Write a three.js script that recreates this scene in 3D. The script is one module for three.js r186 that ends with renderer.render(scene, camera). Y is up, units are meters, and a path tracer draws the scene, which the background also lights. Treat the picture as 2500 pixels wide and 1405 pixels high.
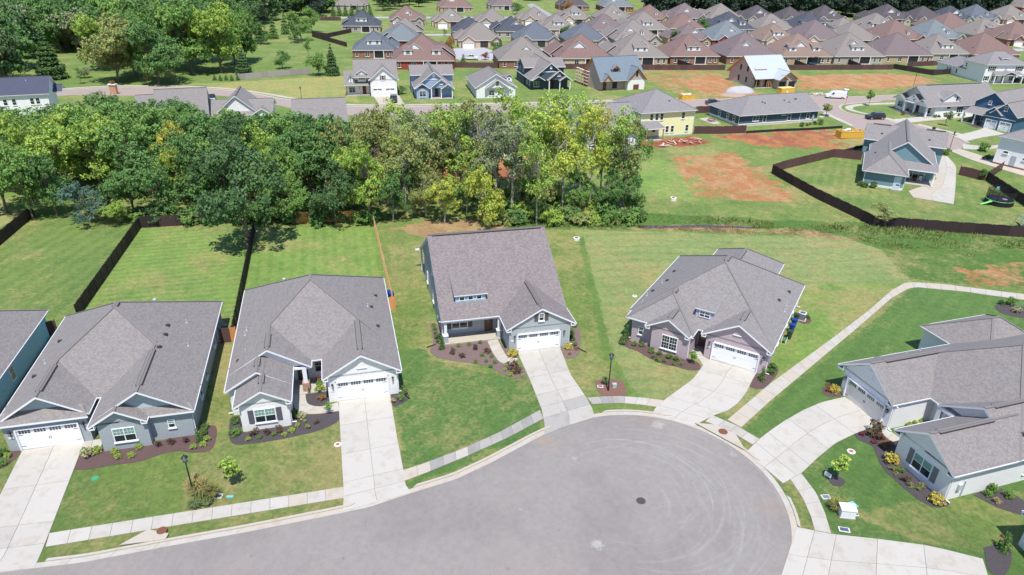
import * as THREE from 'three';
import { mergeGeometries } from 'three/addons/utils/BufferGeometryUtils.js';

// ---------------------------------------------------------------- camera, sky, sun, exposure
const scene = new THREE.Scene();
const CAM_H = 41.689, PITCH = 0.473145, ROLL = 0.021519, FOC = 1668.15, PW = 2500, PH = 1405;
const camera = new THREE.PerspectiveCamera(2 * Math.atan(PH / 2 / FOC) * 180 / Math.PI, PW / PH, 1, 3000);
camera.position.set(0, CAM_H, 0);
camera.rotation.order = 'YXZ';
camera.rotation.set(-PITCH, 0, ROLL);
camera.updateMatrixWorld();
const renderer = new THREE.WebGLRenderer({ antialias: true });
renderer.toneMapping = THREE.LinearToneMapping;
renderer.toneMappingExposure = 1.31;
renderer.shadowMap.enabled = true;
const SUN = new THREE.Vector3(0.045, 0.915, 0.40).normalize();
{ // clear summer sky: air only
  const w = 128, h = 64, d = new Float32Array(w * h * 4);
  for (let j = 0; j < h; j++) for (let i = 0; i < w; i++) {
    const el = ((j + 0.5) / h - 0.5) * Math.PI, t = Math.max(0, Math.sin(el));
    const k = Math.pow(1 - t, 3.5), o = (j * w + i) * 4;
    d[o] = 0.20 + 0.52 * k; d[o + 1] = 0.36 + 0.50 * k; d[o + 2] = 0.78 + 0.27 * k; d[o + 3] = 1;
  }
  const t = new THREE.DataTexture(d, w, h, THREE.RGBAFormat, THREE.FloatType);
  t.mapping = THREE.EquirectangularReflectionMapping; t.magFilter = THREE.LinearFilter; t.needsUpdate = true;
  scene.background = t; scene.environment = t;
  scene.backgroundIntensity = 0.66; scene.environmentIntensity = 0.66;
}
const sun = new THREE.DirectionalLight(new THREE.Color(1, 0.955, 0.885), 4.4);
sun.position.copy(SUN).multiplyScalar(400).add(new THREE.Vector3(0, 0, -150));
sun.target.position.set(0, 0, -150);
sun.castShadow = true;
Object.assign(sun.shadow.camera, { left: -320, right: 320, top: 320, bottom: -320, near: 10, far: 900 });
sun.shadow.mapSize.set(4096, 4096);
scene.add(sun, sun.target);

// ---------------------------------------------------------------- small tools
let seed = 7;
const rnd = () => { seed = (seed * 1664525 + 1013904223) >>> 0; return seed / 4294967296; };
const rr = (a, b) => a + (b - a) * rnd();
const pick = (a) => a[Math.floor(rnd() * a.length)];
// a photo pixel and a height above the ground give a point in the place
const _R = new THREE.Vector3(), _U = new THREE.Vector3(), _F = new THREE.Vector3();
camera.matrixWorld.extractBasis(_R, _U, _F); _F.negate();
function G(px, py, h = 0) {
  const d = _F.clone().addScaledVector(_R, (px - PW / 2) / FOC).addScaledVector(_U, -(py - PH / 2) / FOC);
  return new THREE.Vector3(0, CAM_H, 0).addScaledVector(d, (h - CAM_H) / d.y);
}
function pxOf(p) { const v = p.clone().sub(camera.position), z = v.dot(_F); return [PW / 2 + FOC * v.dot(_R) / z, PH / 2 - FOC * v.dot(_U) / z]; }
const reg = (x0, y0, s) => (x, y) => [x0 + x / s, y0 + y / s];
const r1 = reg(0, 640, 1.836), r2 = reg(520, 620, 2.809), r3 = reg(960, 520, 2.809), r4 = reg(1400, 580, 3.1935), r5 = reg(1880, 660, 1.8855), r7 = reg(900, 900, 2.3585), r6 = reg(0, 980, 2.5);
const gp = (r, l) => l.map(([x, y]) => G(...r(x, y)));
const px = (x, y) => [x, y];

const taken = new Map();
function numbered(n) { const k = taken.get(n) || 0; taken.set(n, k + 1); return k ? n + '_' + String(k).padStart(3, '0') : n; }
function tag(o, label, category, group, kind) {
  if (label) o.userData.label = label;
  if (category) o.userData.category = category;
  if (group) o.userData.group = group;
  if (kind) o.userData.kind = kind;
  return o;
}
function thing(name, label, category, pos, turn = 0, group) {
  const o = new THREE.Group(); o.name = numbered(name); scene.add(o);
  if (pos) o.position.copy(pos); o.rotation.y = turn;
  return tag(o, label, category, group);
}
function structure(name, m) { const o = m || new THREE.Group(); o.name = numbered(name); o.userData.kind = 'structure'; scene.add(o); return o; }
function part(name, geo, mat, parent) {
  const m = new THREE.Mesh(geo, mat); m.name = name; m.castShadow = m.receiveShadow = true; parent.add(m); return m;
}
function copyOf(o, name, pos, turn, label, scale) {
  const c = o.clone(); c.name = numbered(name || o.name.replace(/_\d\d\d$/, '')); scene.add(c);
  if (pos) c.position.copy(pos);
  if (turn !== undefined) c.rotation.y = turn;
  if (scale) c.scale.multiplyScalar(scale);
  c.userData = { ...o.userData }; if (label) c.userData.label = label;
  return c;
}
const merge = (l) => mergeGeometries(l.map((g) => { const n = g.index ? g.toNonIndexed() : g; for (const k of Object.keys(n.attributes)) if (!['position', 'normal', 'uv'].includes(k)) n.deleteAttribute(k); return n; }));

// lit photo colour (sRGB bytes) to base colour
const lin = (c) => { c /= 255; return c <= 0.04045 ? c / 12.92 : Math.pow((c + 0.055) / 1.055, 2.4); };
const KEXP = 1.66, KWALL = 1.04;
const al = (r, g, b, k = KEXP) => new THREE.Color(lin(r) / k, lin(g) / k, lin(b) / k);
const M = (r, g, b, rough = 0.85, extra = {}) => new THREE.MeshStandardMaterial({ color: al(r, g, b, KWALL), roughness: rough, ...extra });

// value noise
const NT = new Float32Array(65536); for (let i = 0; i < 65536; i++) NT[i] = rnd();
function vn(x, y) {
  const xi = Math.floor(x), yi = Math.floor(y); let fx = x - xi, fy = y - yi;
  fx = fx * fx * (3 - 2 * fx); fy = fy * fy * (3 - 2 * fy);
  const a = NT[(xi & 255) + ((yi & 255) << 8)], b = NT[((xi + 1) & 255) + ((yi & 255) << 8)], c = NT[(xi & 255) + (((yi + 1) & 255) << 8)], d = NT[((xi + 1) & 255) + (((yi + 1) & 255) << 8)];
  return a + (b - a) * fx + (c - a) * fy + (a - b - c + d) * fx * fy;
}
const fbm = (x, y) => 0.5 * vn(x, y) + 0.27 * vn(x * 2.1 + 17, y * 2.1 + 5) + 0.15 * vn(x * 4.3 + 3, y * 4.3 + 71) + 0.08 * vn(x * 9.1, y * 9.1);
const sm = (a, b, x) => { x = Math.min(1, Math.max(0, (x - a) / (b - a))); return x * x * (3 - 2 * x); };
const g8 = (c) => { c = Math.min(1, Math.max(0, c)); return 255 * (c <= 0.0031308 ? 12.92 * c : 1.055 * Math.pow(c, 1 / 2.4) - 0.055); };
function tex(w, h, fn, srgb = true) { // fn(i, j) -> linear [r, g, b]
  const d = new Uint8Array(w * h * 4);
  for (let j = 0; j < h; j++) for (let i = 0; i < w; i++) {
    const c = fn(i, j), o = (j * w + i) * 4;
    if (srgb) { d[o] = g8(c[0]); d[o + 1] = g8(c[1]); d[o + 2] = g8(c[2]); } else { d[o] = d[o + 1] = d[o + 2] = 255 * Math.min(1, Math.max(0, c)); }
    d[o + 3] = 255;
  }
  const t = new THREE.DataTexture(d, w, h); t.wrapS = t.wrapT = THREE.RepeatWrapping; t.magFilter = THREE.LinearFilter; t.minFilter = THREE.LinearMipmapLinearFilter; t.generateMipmaps = true;
  if (srgb) t.colorSpace = THREE.SRGBColorSpace;
  t.needsUpdate = true; return t;
}
const rep = (t, s) => { t.repeat.set(s, s); return t; };

// ---------------------------------------------------------------- surface materials (uv in metres)
// roof shingles: courses of 14 cm with tabs of mixed granule tone; tile of 5.72 m
const CAPM = new Map();
function shingleMat(r, g, b, spread = 0.10, tint = [0, 0, 0]) {
  const N = 640, size = 5.72, rows = 40, tone = [], c0 = al(r, g, b);
  for (let k = 0; k < rows; k++) { const row = []; let x = 0; while (x < size) { const w = rr(0.1, 0.26); row.push([x, rnd(), rnd()]); x += w; } tone.push(row); }
  const map = tex(N, N, (i, j) => {
    const y = j / N * rows, k = Math.floor(y) % rows, x = i / N * size; let t = tone[k][0];
    for (const q of tone[k]) if (q[0] <= x) t = q; else break;
    const f = 1 + spread * (t[1] - 0.5) * 2 + 0.08 * (rnd() - 0.5) + 0.05 * (vn(i / 60, j / 60) - 0.5), w = (t[2] - 0.5) * 0.07;
    return [c0.r * f * (1 + w), c0.g * f, c0.b * f * (1 - w * 0.6)];
  });
  const bump = tex(256, 256, (i, j) => { const y = j / 256 * rows; return 1 - (y - Math.floor(y)); }, false);
  map.repeat.set(1 / size, 1 / size); bump.repeat.set(1 / size, 1 / size);
  const mat = new THREE.MeshStandardMaterial({ map, bumpMap: bump, bumpScale: 0.01, roughness: 0.92 }); CAPM.set(mat, new THREE.MeshStandardMaterial({ color: c0.clone().multiplyScalar(0.84), roughness: 0.92 })); return mat;
}
const lapBump = rep(tex(8, 256, (i, j) => 1 - (j * 8 / 256) % 1, false), 1 / 1.28);
const brickBump = rep(tex(256, 256, (i, j) => { const row = Math.floor(j / 256 * 16), y = (j / 256 * 16) % 1, x = (i / 256 * 6 + (row & 1) * 0.5) % 1; return (y < 0.13 || x < 0.05 ? 0 : 0.8 + 0.2 * rnd()); }, false), 1 / 1.28);
const grain = (r, g, b, amt, scale, N = 256, size = 2) => {
  const c = wallC(r, g, b), t = tex(N, N, (i, j) => { const f = 1 + amt * ((rnd() - 0.5) + scale * (vn(i / 16, j / 16) - 0.5)); return [c.r * f, c.g * f, c.b * f]; });
  t.repeat.set(1 / size, 1 / size); return t;
};
const wallC = (r, g, b) => { const c = al(r, g, b, 0.74); c.r = Math.min(c.r, 0.84); c.g = Math.min(c.g, 0.84); c.b = Math.min(c.b, 0.84); return c; };
const siding = (r, g, b) => new THREE.MeshStandardMaterial({ color: wallC(r, g, b), roughness: 0.75, bumpMap: lapBump, bumpScale: 0.02 });
const brickPaint = (r, g, b) => { const t = grain(r, g, b, 0.10, 0.6, 256, 2.56); return new THREE.MeshStandardMaterial({ map: t, bumpMap: brickBump, bumpScale: 0.012, roughness: 0.8 }); };
const brickRaw = (r, g, b) => {
  const c = al(r, g, b, KWALL), t = tex(256, 256, (i, j) => { const row = Math.floor(j / 16), col = Math.floor(i / 256 * 6 + (row & 1) * 0.5), m = (j % 16) < 2 || (i / 256 * 6 + (row & 1) * 0.5) % 1 < 0.05; const f = m ? 1.25 : 0.75 + 0.5 * NT[(row * 37 + (col % 6) * 11) & 65535]; return [c.r * f, c.g * f, c.b * f]; });
  t.repeat.set(1 / 1.28, 1 / 1.28); return new THREE.MeshStandardMaterial({ map: t, bumpMap: brickBump, bumpScale: 0.01, roughness: 0.85 });
};
const WHITE = M(238, 240, 244, 0.5), OFFW = M(225, 222, 218, 0.7), BLACK = M(38, 38, 42, 0.5), DARK = M(60, 56, 58, 0.8);
const GUTTER = M(214, 216, 220, 0.5);
const GLASS = new THREE.MeshPhysicalMaterial({ color: new THREE.Color(0.018, 0.03, 0.034), roughness: 0.06, metalness: 0, specularIntensity: 1, clearcoat: 0.6, clearcoatRoughness: 0.03 });
const BLIND = M(120, 160, 150, 0.25, { });
const CREAMDOOR = M(240, 242, 246, 0.45);

// ---------------------------------------------------------------- geometry tools
// house frame: u to the right along the front, v back from the front, h up  ->  x = u, y = h, z = -v
const P3 = (u, v, h) => new THREE.Vector3(u, h, -v);
function polyGeo(polys, uvf) { // polys: arrays of Vector3 (convex, planar); uv along the plane in metres
  const pos = [], uv = [], nor = [];
  for (const p of polys) {
    const n = new THREE.Vector3(); for (let i = 0; i < p.length; i++) { const a = p[i], b = p[(i + 1) % p.length]; n.x += (a.y - b.y) * (a.z + b.z); n.y += (a.z - b.z) * (a.x + b.x); n.z += (a.x - b.x) * (a.y + b.y); }
    n.normalize();
    let hd = new THREE.Vector3(0, 1, 0).cross(n); if (hd.lengthSq() < 1e-6) hd.set(1, 0, 0); hd.normalize();
    const sd = n.clone().cross(hd);
    for (let i = 1; i < p.length - 1; i++) for (const q of [p[0], p[i], p[i + 1]]) { pos.push(q.x, q.y, q.z); uv.push(q.dot(hd), q.dot(sd)); nor.push(n.x, n.y, n.z); }
  }
  const g = new THREE.BufferGeometry();
  g.setAttribute('position', new THREE.Float32BufferAttribute(pos, 3)); g.setAttribute('normal', new THREE.Float32BufferAttribute(nor, 3)); g.setAttribute('uv', new THREE.Float32BufferAttribute(uv, 2));
  return g;
}
// a prism between a lower and an upper copy of a polygon (u, v pairs), uv in metres
function prism(poly, h0, h1, cap = true) {
  const f = [], n = poly.length;
  let area = 0; for (let i = 0; i < n; i++) { const a = poly[i], b = poly[(i + 1) % n]; area += a[0] * b[1] - b[0] * a[1]; }
  const p = area < 0 ? poly.slice().reverse() : poly;
  for (let i = 0; i < n; i++) { const a = p[i], b = p[(i + 1) % n]; f.push([P3(a[0], a[1], h0), P3(b[0], b[1], h0), P3(b[0], b[1], h1), P3(a[0], a[1], h1)]); }
  if (cap) { f.push(p.map((a) => P3(a[0], a[1], h1))); }
  return polyGeo(f);
}
const boxUV = (u0, u1, v0, v1, h0, h1) => prism([[u0, v0], [u1, v0], [u1, v1], [u0, v1]], h0, h1);
function bx(w, h, d, x = 0, y = 0, z = 0) { const g = new THREE.BoxGeometry(w, h, d); g.translate(x, y, z); return g; }
function cyl(r0, r1, h, seg, x = 0, y = 0, z = 0) { const g = new THREE.CylinderGeometry(r0, r1, h, seg); g.translate(x, y + h / 2, z); return g; }
function bar(a, b, r, seg = 6) { const d = b.clone().sub(a), g = new THREE.CylinderGeometry(r, r, d.length(), seg); g.applyQuaternion(new THREE.Quaternion().setFromUnitVectors(new THREE.Vector3(0, 1, 0), d.clone().normalize())); const m = a.clone().add(b).multiplyScalar(0.5); g.translate(m.x, m.y, m.z); return g; }

// a roof slope: a plate of thickness t below its top polygon
function slopes(list, t = 0.2) {
  const top = [], trim = [];
  for (const p of list) {
    top.push(p);
    const lo = p.map((q) => new THREE.Vector3(q.x, q.y - t, q.z));
    for (let i = 0; i < p.length; i++) { const k = (i + 1) % p.length; trim.push([lo[i], lo[k], p[k], p[i]]); }
    trim.push(lo.slice().reverse());
  }
  return [polyGeo(top), polyGeo(trim)];
}
let gutters = true;
function addRoof(H, list, mat, trimMat = WHITE, name = 'roof', t = 0.2) {
  const [a, b] = slopes(list, t); const m = part(name, a, mat, H); part('fascia', b, trimMat, m); if (name === 'roof') ridgeCaps(m, list, mat);
  if (gutters && name === 'roof') for (const f of list) { let lo = 1e9; f.forEach((q) => { lo = Math.min(lo, q.y); }); for (let i = 0; i < f.length; i++) { const p = f[i], q = f[(i + 1) % f.length]; if (Math.abs(p.y - lo) > 0.01 || Math.abs(q.y - lo) > 0.01) continue; const c = new THREE.Vector3(); f.forEach((r) => c.add(r)); c.multiplyScalar(1 / f.length); const d = q.clone().sub(p), L = d.length(), n = new THREE.Vector3(-d.z, 0, d.x).normalize(), mid = p.clone().add(q).multiplyScalar(0.5); if (n.dot(mid.clone().sub(c)) < 0) n.negate(); const g = bx(L - 0.02, 0.1, 0.075), k = part('gutter', g, GUTTER, m); k.position.set(mid.x + n.x * 0.042, lo - 0.06, mid.z + n.z * 0.042); k.rotation.y = Math.atan2(-d.z, d.x); } }
  return m;
}
// ridge cap tiles along hips and ridges
function ridgeCaps(H, faces, mat) {
  const seen = new Map(), key = (p) => p.toArray().map((v) => v.toFixed(2)).join(), l = [];
  for (const f of faces) for (let i = 0; i < f.length; i++) { const a = f[i], b = f[(i + 1) % f.length], k = [key(a), key(b)].sort().join('|'); if (!seen.has(k)) { seen.set(k, 1); continue; } const d = b.clone().sub(a), L = d.length(), g = new THREE.BoxGeometry(0.26, 0.035, L - 0.05), x = new THREE.Vector3(0, 1, 0).cross(d).normalize(), z = d.clone().normalize(), y = z.clone().cross(x), m = a.clone().add(b).multiplyScalar(0.5); g.applyMatrix4(new THREE.Matrix4().makeBasis(x, y, z).setPosition(m.x, m.y + 0.02, m.z)); l.push(g); }
  if (l.length) part('ridge_cap', merge(l), CAPM.get(mat) || mat, H);
}
function hipFaces(u0, u1, v0, v1, e, p) {
  const w = u1 - u0, d = v1 - v0;
  if (d >= w) { const k = w / 2, um = (u0 + u1) / 2, h = e + p * k, a = P3(um, v0 + k, h), b = P3(um, v1 - k, h);
    const same = d - w < 0.02;
    return [[P3(u0, v0, e), P3(u1, v0, e), a], same ? [P3(u1, v0, e), P3(u1, v1, e), a] : [P3(u1, v0, e), P3(u1, v1, e), b, a], [P3(u1, v1, e), P3(u0, v1, e), b], same ? [P3(u0, v1, e), P3(u0, v0, e), a] : [P3(u0, v1, e), P3(u0, v0, e), a, b]]; }
  const k = d / 2, vm = (v0 + v1) / 2, h = e + p * k, a = P3(u0 + k, vm, h), b = P3(u1 - k, vm, h);
  return [[P3(u0, v0, e), P3(u1, v0, e), b, a], [P3(u1, v0, e), P3(u1, v1, e), b], [P3(u1, v1, e), P3(u0, v1, e), a, b], [P3(u0, v1, e), P3(u0, v0, e), a]];
}
function gableV(u0, u1, v0, v1, e, p) { const um = (u0 + u1) / 2, h = e + p * (u1 - u0) / 2; return [[P3(u0, v1, e), P3(u0, v0, e), P3(um, v0, h), P3(um, v1, h)], [P3(u1, v0, e), P3(u1, v1, e), P3(um, v1, h), P3(um, v0, h)]]; }
function gableU(u0, u1, v0, v1, e, p) { const vm = (v0 + v1) / 2, h = e + p * (v1 - v0) / 2; return [[P3(u0, v0, e), P3(u1, v0, e), P3(u1, vm, h), P3(u0, vm, h)], [P3(u1, v1, e), P3(u0, v1, e), P3(u0, vm, h), P3(u1, vm, h)]]; }
// hip on the back end only, gable in front (or the other way)
function halfHipV(u0, u1, v0, v1, e, p, front = false) { const k = (u1 - u0) / 2, um = u0 + k, h = e + p * k;
  if (front) return [[P3(u0, v0, e), P3(u1, v0, e), P3(um, v0 + k, h)], [P3(u1, v0, e), P3(u1, v1, e), P3(um, v1, h), P3(um, v0 + k, h)], [P3(u0, v1, e), P3(u0, v0, e), P3(um, v0 + k, h), P3(um, v1, h)]];
  return [[P3(u0, v1, e), P3(u0, v0, e), P3(um, v0, h), P3(um, v1 - k, h)], [P3(u1, v0, e), P3(u1, v1, e), P3(um, v1 - k, h), P3(um, v0, h)], [P3(u1, v1, e), P3(u0, v1, e), P3(um, v1 - k, h)]]; }
// gable wall triangle in the plane v = const, facing the front
function triWallV(u0, u1, v, h0, e, p, t = 0.16) { const um = (u0 + u1) / 2, h = e + p * (u1 - u0) / 2, q = (vv) => [P3(u0, vv, h0), P3(u1, vv, h0), P3(u1, vv, e), P3(um, vv, h), P3(u0, vv, e)]; const a = q(v), b = q(v + t).reverse(); const f = [a, b]; return polyGeo(f); }
function triWallU(v0, v1, u, h0, e, p, dir) { const vm = (v0 + v1) / 2, h = e + p * (v1 - v0) / 2, q = [P3(u, v0, h0), P3(u, v1, h0), P3(u, v1, e), P3(u, vm, h), P3(u, v0, e)]; return polyGeo([dir > 0 ? q : q.reverse()]); }

// window facing +z around its lower middle; frame with panes and glazing bars as its pieces
const winCache = new Map();
function windowAt(H, w, h, u, v, h0, face = 'f', o = {}) {
  const { sashes = 1, grid = [2, 2], sill = true, mat = WHITE, upper = 'glass', name = 'window', bars = true } = o;
  const key = [w, h, sashes, grid, sill, bars].join();
  let c = winCache.get(key);
  if (!c) {
    const t = 0.075, d = 0.1, fr = [bx(w, t, d, 0, h - t / 2, 0), bx(w, t, d, 0, t / 2, 0)], panes = [], mun = [];
    for (let i = 0; i <= sashes; i++) fr.push(bx(t, h - 2 * t, d, -w / 2 + t / 2 + i * (w - t) / sashes, h / 2, 0));
    if (sill) fr.push(bx(w + 0.14, 0.1, d + 0.08, 0, -0.05, 0.02));
    const pw = (w - t) / sashes - t;
    for (let i = 0; i < sashes; i++) {
      const x = -w / 2 + t + pw / 2 + i * (pw + t);
      if (grid[1] > 0) { fr.push(bx(pw, 0.05, 0.07, x, h / 2, 0)); panes.push([pw, h / 2 - t, x, h * 0.75 - t / 2 + 0.01], [pw, h / 2 - t, x, h * 0.25 + t / 2 - 0.01]); }
      else panes.push([pw, h - 2 * t, x, h / 2]);
      if (bars) { const gx = grid[0], lo = h / 2, hi = h - t; for (let k = 1; k < gx; k++) mun.push(bx(0.022, hi - lo, 0.05, x - pw / 2 + pw * k / gx, (hi + lo) / 2, 0)); mun.push(bx(pw, 0.022, 0.05, x, (hi + lo) / 2, 0)); if (o.fullBars) { for (let k = 1; k < gx; k++) mun.push(bx(0.022, lo - t, 0.05, x - pw / 2 + pw * k / gx, (lo + t) / 2, 0)); mun.push(bx(pw, 0.022, 0.05, x, (lo + t) / 2, 0)); } }
    }
    c = { fr: merge(fr), panes: panes.map(([a, b, x, y]) => bx(a, b, 0.03, x, y, 0)), mun: mun.length ? merge(mun) : null }; winCache.set(key, c);
  }
  const m = part(name, c.fr, mat, H);
  c.panes.forEach((g, i) => part('pane', g, upper === 'blind' && i % 2 === 0 ? BLIND : GLASS, m));
  if (c.mun) part('glazing_bars', c.mun, mat, m);
  place(m, u, v, h0, face, 0.02); return m;
}
function place(m, u, v, h, face, out = 0) {
  const a = { f: 0, r: Math.PI / 2, b: Math.PI, l: -Math.PI / 2 }[face] ?? face;
  m.rotation.y = a; m.position.set(u + Math.sin(a) * out, h, -v + Math.cos(a) * out); return m;
}
let shutGeo = new Map();
function shutter(H, w, h, u, v, h0, face, mat) {
  const key = w + ',' + h; if (!shutGeo.has(key)) { const l = [bx(w, h, 0.03, 0, h / 2, 0)]; for (const s of [0.06, 0.5, 0.94]) l.push(bx(w, 0.09, 0.02, 0, h * s, 0.02)); shutGeo.set(key, merge(l)); }
  return place(part('shutter', shutGeo.get(key), mat, H), u, v, h0, face, 0.03);
}
// sectional garage door facing +z around its lower middle
const doorCache = new Map();
function garageDoor(H, w, h, u, v, face = 'f', o = {}) {
  const key = [w, h, o.lites || 4, o.sets || 4].join(); let c = doorCache.get(key);
  if (!c) {
    const n = 4, sh = h / n, secs = []; for (let i = 0; i < n; i++) secs.push(bx(w, sh - 0.012, 0.05, 0, sh * (i + 0.5), 0));
    const sets = o.sets || 4, li = o.lites || 4, wins = [], hard = [], trim = [bx(0.12, h + 0.12, 0.22, -w / 2 - 0.06, h / 2 + 0.06, 0.06), bx(0.12, h + 0.12, 0.22, w / 2 + 0.06, h / 2 + 0.06, 0.06), bx(w + 0.24, 0.12, 0.22, 0, h + 0.06, 0.061)];
    for (let s = 0; s < sets; s++) { const l = [], cx = -w / 2 + w / sets * (s + 0.5), ww = w / sets * 0.78; for (let k = 0; k < li; k++) for (let r = 0; r < 2; r++) l.push(bx(ww / li * 0.8, 0.16, 0.02, cx - ww / 2 + ww / li * (k + 0.5), h - sh * 0.5 + (r - 0.5) * 0.2, 0.022)); wins.push(merge(l)); }
    for (const s of [-1, 1]) { hard.push(bx(0.035, 0.26, 0.03, s * 0.07, h * 0.46, 0.04)); for (const y of [0.14, 0.7]) hard.push(bx(0.4, 0.035, 0.015, s * (w / 2 - 0.22), h * y + 0.06, 0.035)); }
    c = { secs, wins, trim: merge(trim), hard }; doorCache.set(key, c);
  }
  const m = part('garage_door', c.trim, WHITE, H);
  c.secs.forEach((g) => part('door_panel', g, o.mat || CREAMDOOR, m)); c.wins.forEach((g) => part('door_window', g, GLASS, m)); c.hard.forEach((g, i) => part(i % 3 ? 'hinge' : 'handle', g, BLACK, m));
  return place(m, u, v, 0.03, face, -0.02);
}
function lantern(H, u, v, h, face) {
  const g = merge([bx(0.12, 0.3, 0.05, 0, 0, 0.02), bx(0.2, 0.05, 0.2, 0, 0.2, 0.16), cyl(0.02, 0.1, 0.1, 4, 0, 0.22, 0.16), bx(0.14, 0.03, 0.14, 0, -0.18, 0.16), bx(0.015, 0.36, 0.015, -0.07, 0, 0.1), bx(0.015, 0.36, 0.015, 0.07, 0, 0.1), bx(0.015, 0.36, 0.015, -0.07, 0, 0.23), bx(0.015, 0.36, 0.015, 0.07, 0, 0.23)]);
  const m = part('wall_lantern', g, BLACK, H); part('lantern_glass', bx(0.12, 0.34, 0.12, 0, 0, 0.165), M(150, 150, 150, 0.2), m);
  return place(m, u, v, h, face, 0);
}
function downspout(H, u, v, h, face, mat = WHITE) { const g = merge([bx(0.09, h - 0.2, 0.07, 0, h / 2 + 0.1, 0.05), bx(0.09, 0.07, 0.45, 0, 0.16, 0.25), bx(0.09, 0.07, 0.4, 0, h - 0.05, 0.2)]); return place(part('downspout', g, mat, H), u, v, 0, face, 0); }
const PIPE = merge([cyl(0.05, 0.05, 0.45, 8), cyl(0.09, 0.12, 0.12, 8)]), VENTG = merge([bx(0.42, 0.06, 0.42, 0, 0.05, 0), bx(0.34, 0.14, 0.3, 0, 0.12, 0.03)]);
function vents(H, list, hf) { for (const [u, v, kind] of list) { const m = part(kind === 'p' ? 'vent_pipe' : kind === 'd' ? 'flue' : 'roof_vent', kind === 'p' ? PIPE : kind === 'd' ? FLUE : VENTG, kind === 'p' || kind === 'd' ? M(190, 195, 200, 0.5) : DARK, H); m.position.set(u, hf(u, v) - 0.05, -v); } }
const FLUE = merge([cyl(0.11, 0.11, 0.7, 10), cyl(0.18, 0.18, 0.22, 10, 0, 0.7, 0)]);
function ridgeVent(H, u0, v0, u1, v1, h, mat) { const L = Math.hypot(u1 - u0, v1 - v0), m = part('ridge_vent', merge([bx(0.24, 0.05, L, 0.11, -0.03, 0), bx(0.24, 0.05, L, -0.11, -0.03, 0), bx(0.1, 0.05, L, 0, 0.035, 0)]), CAPM.get(mat) || mat, H); part('vent_edge', bx(0.05, 0.07, L, 0.26, -0.08, 0), DARK, m); part('vent_edge', bx(0.05, 0.07, L, -0.26, -0.08, 0), DARK, m); m.position.set((u0 + u1) / 2, h + 0.03, -(v0 + v1) / 2); m.rotation.y = Math.atan2(-(u1 - u0), (v1 - v0)); return m; }
const capTile = new Map();
function lineTrim(H, a, b, w, hgt, mat, name) { const d = b.clone().sub(a), g = bx(w, hgt, d.length()); const m = part(name, g, mat, H); m.position.copy(a).add(b).multiplyScalar(0.5); m.lookAt(m.position.clone().add(d)); return m; }
// ---------------------------------------------------------------- ground
function inPoly(p, x, z) { let c = false; for (let i = 0, j = p.length - 1; i < p.length; j = i++) { const a = p[i], b = p[j]; if ((a.z > z) !== (b.z > z) && x < (b.x - a.x) * (z - a.z) / (b.z - a.z) + a.x) c = !c; } return c; }
const C = (r, g, b) => { const c = al(r, g, b); return [c.r, c.g, c.b]; };
const mix = (a, b, t) => [a[0] + (b[0] - a[0]) * t, a[1] + (b[1] - a[1]) * t, a[2] + (b[2] - a[2]) * t];
const GR = { mid: C(132, 160, 76), lime: C(146, 182, 84), dark: C(92, 134, 62), dry: C(190, 178, 116), pale: C(160, 180, 108), straw: C(200, 170, 122), lush: C(108, 148, 70), wild: C(98, 140, 52) };
const DIRT = { tan: C(212, 164, 116), red: C(188, 106, 78), orange: C(208, 138, 88), brown: C(120, 92, 72), grey: C(205, 198, 190) };
function zone(poly, o) { const b = new THREE.Box2(); poly.forEach((p) => b.expandByPoint(new THREE.Vector2(p.x, p.z))); return { poly, b, g: GR.mid, dry: 0.4, rag: 0.35, st: null, dirt: null, cov: 0, ...o }; }
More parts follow.
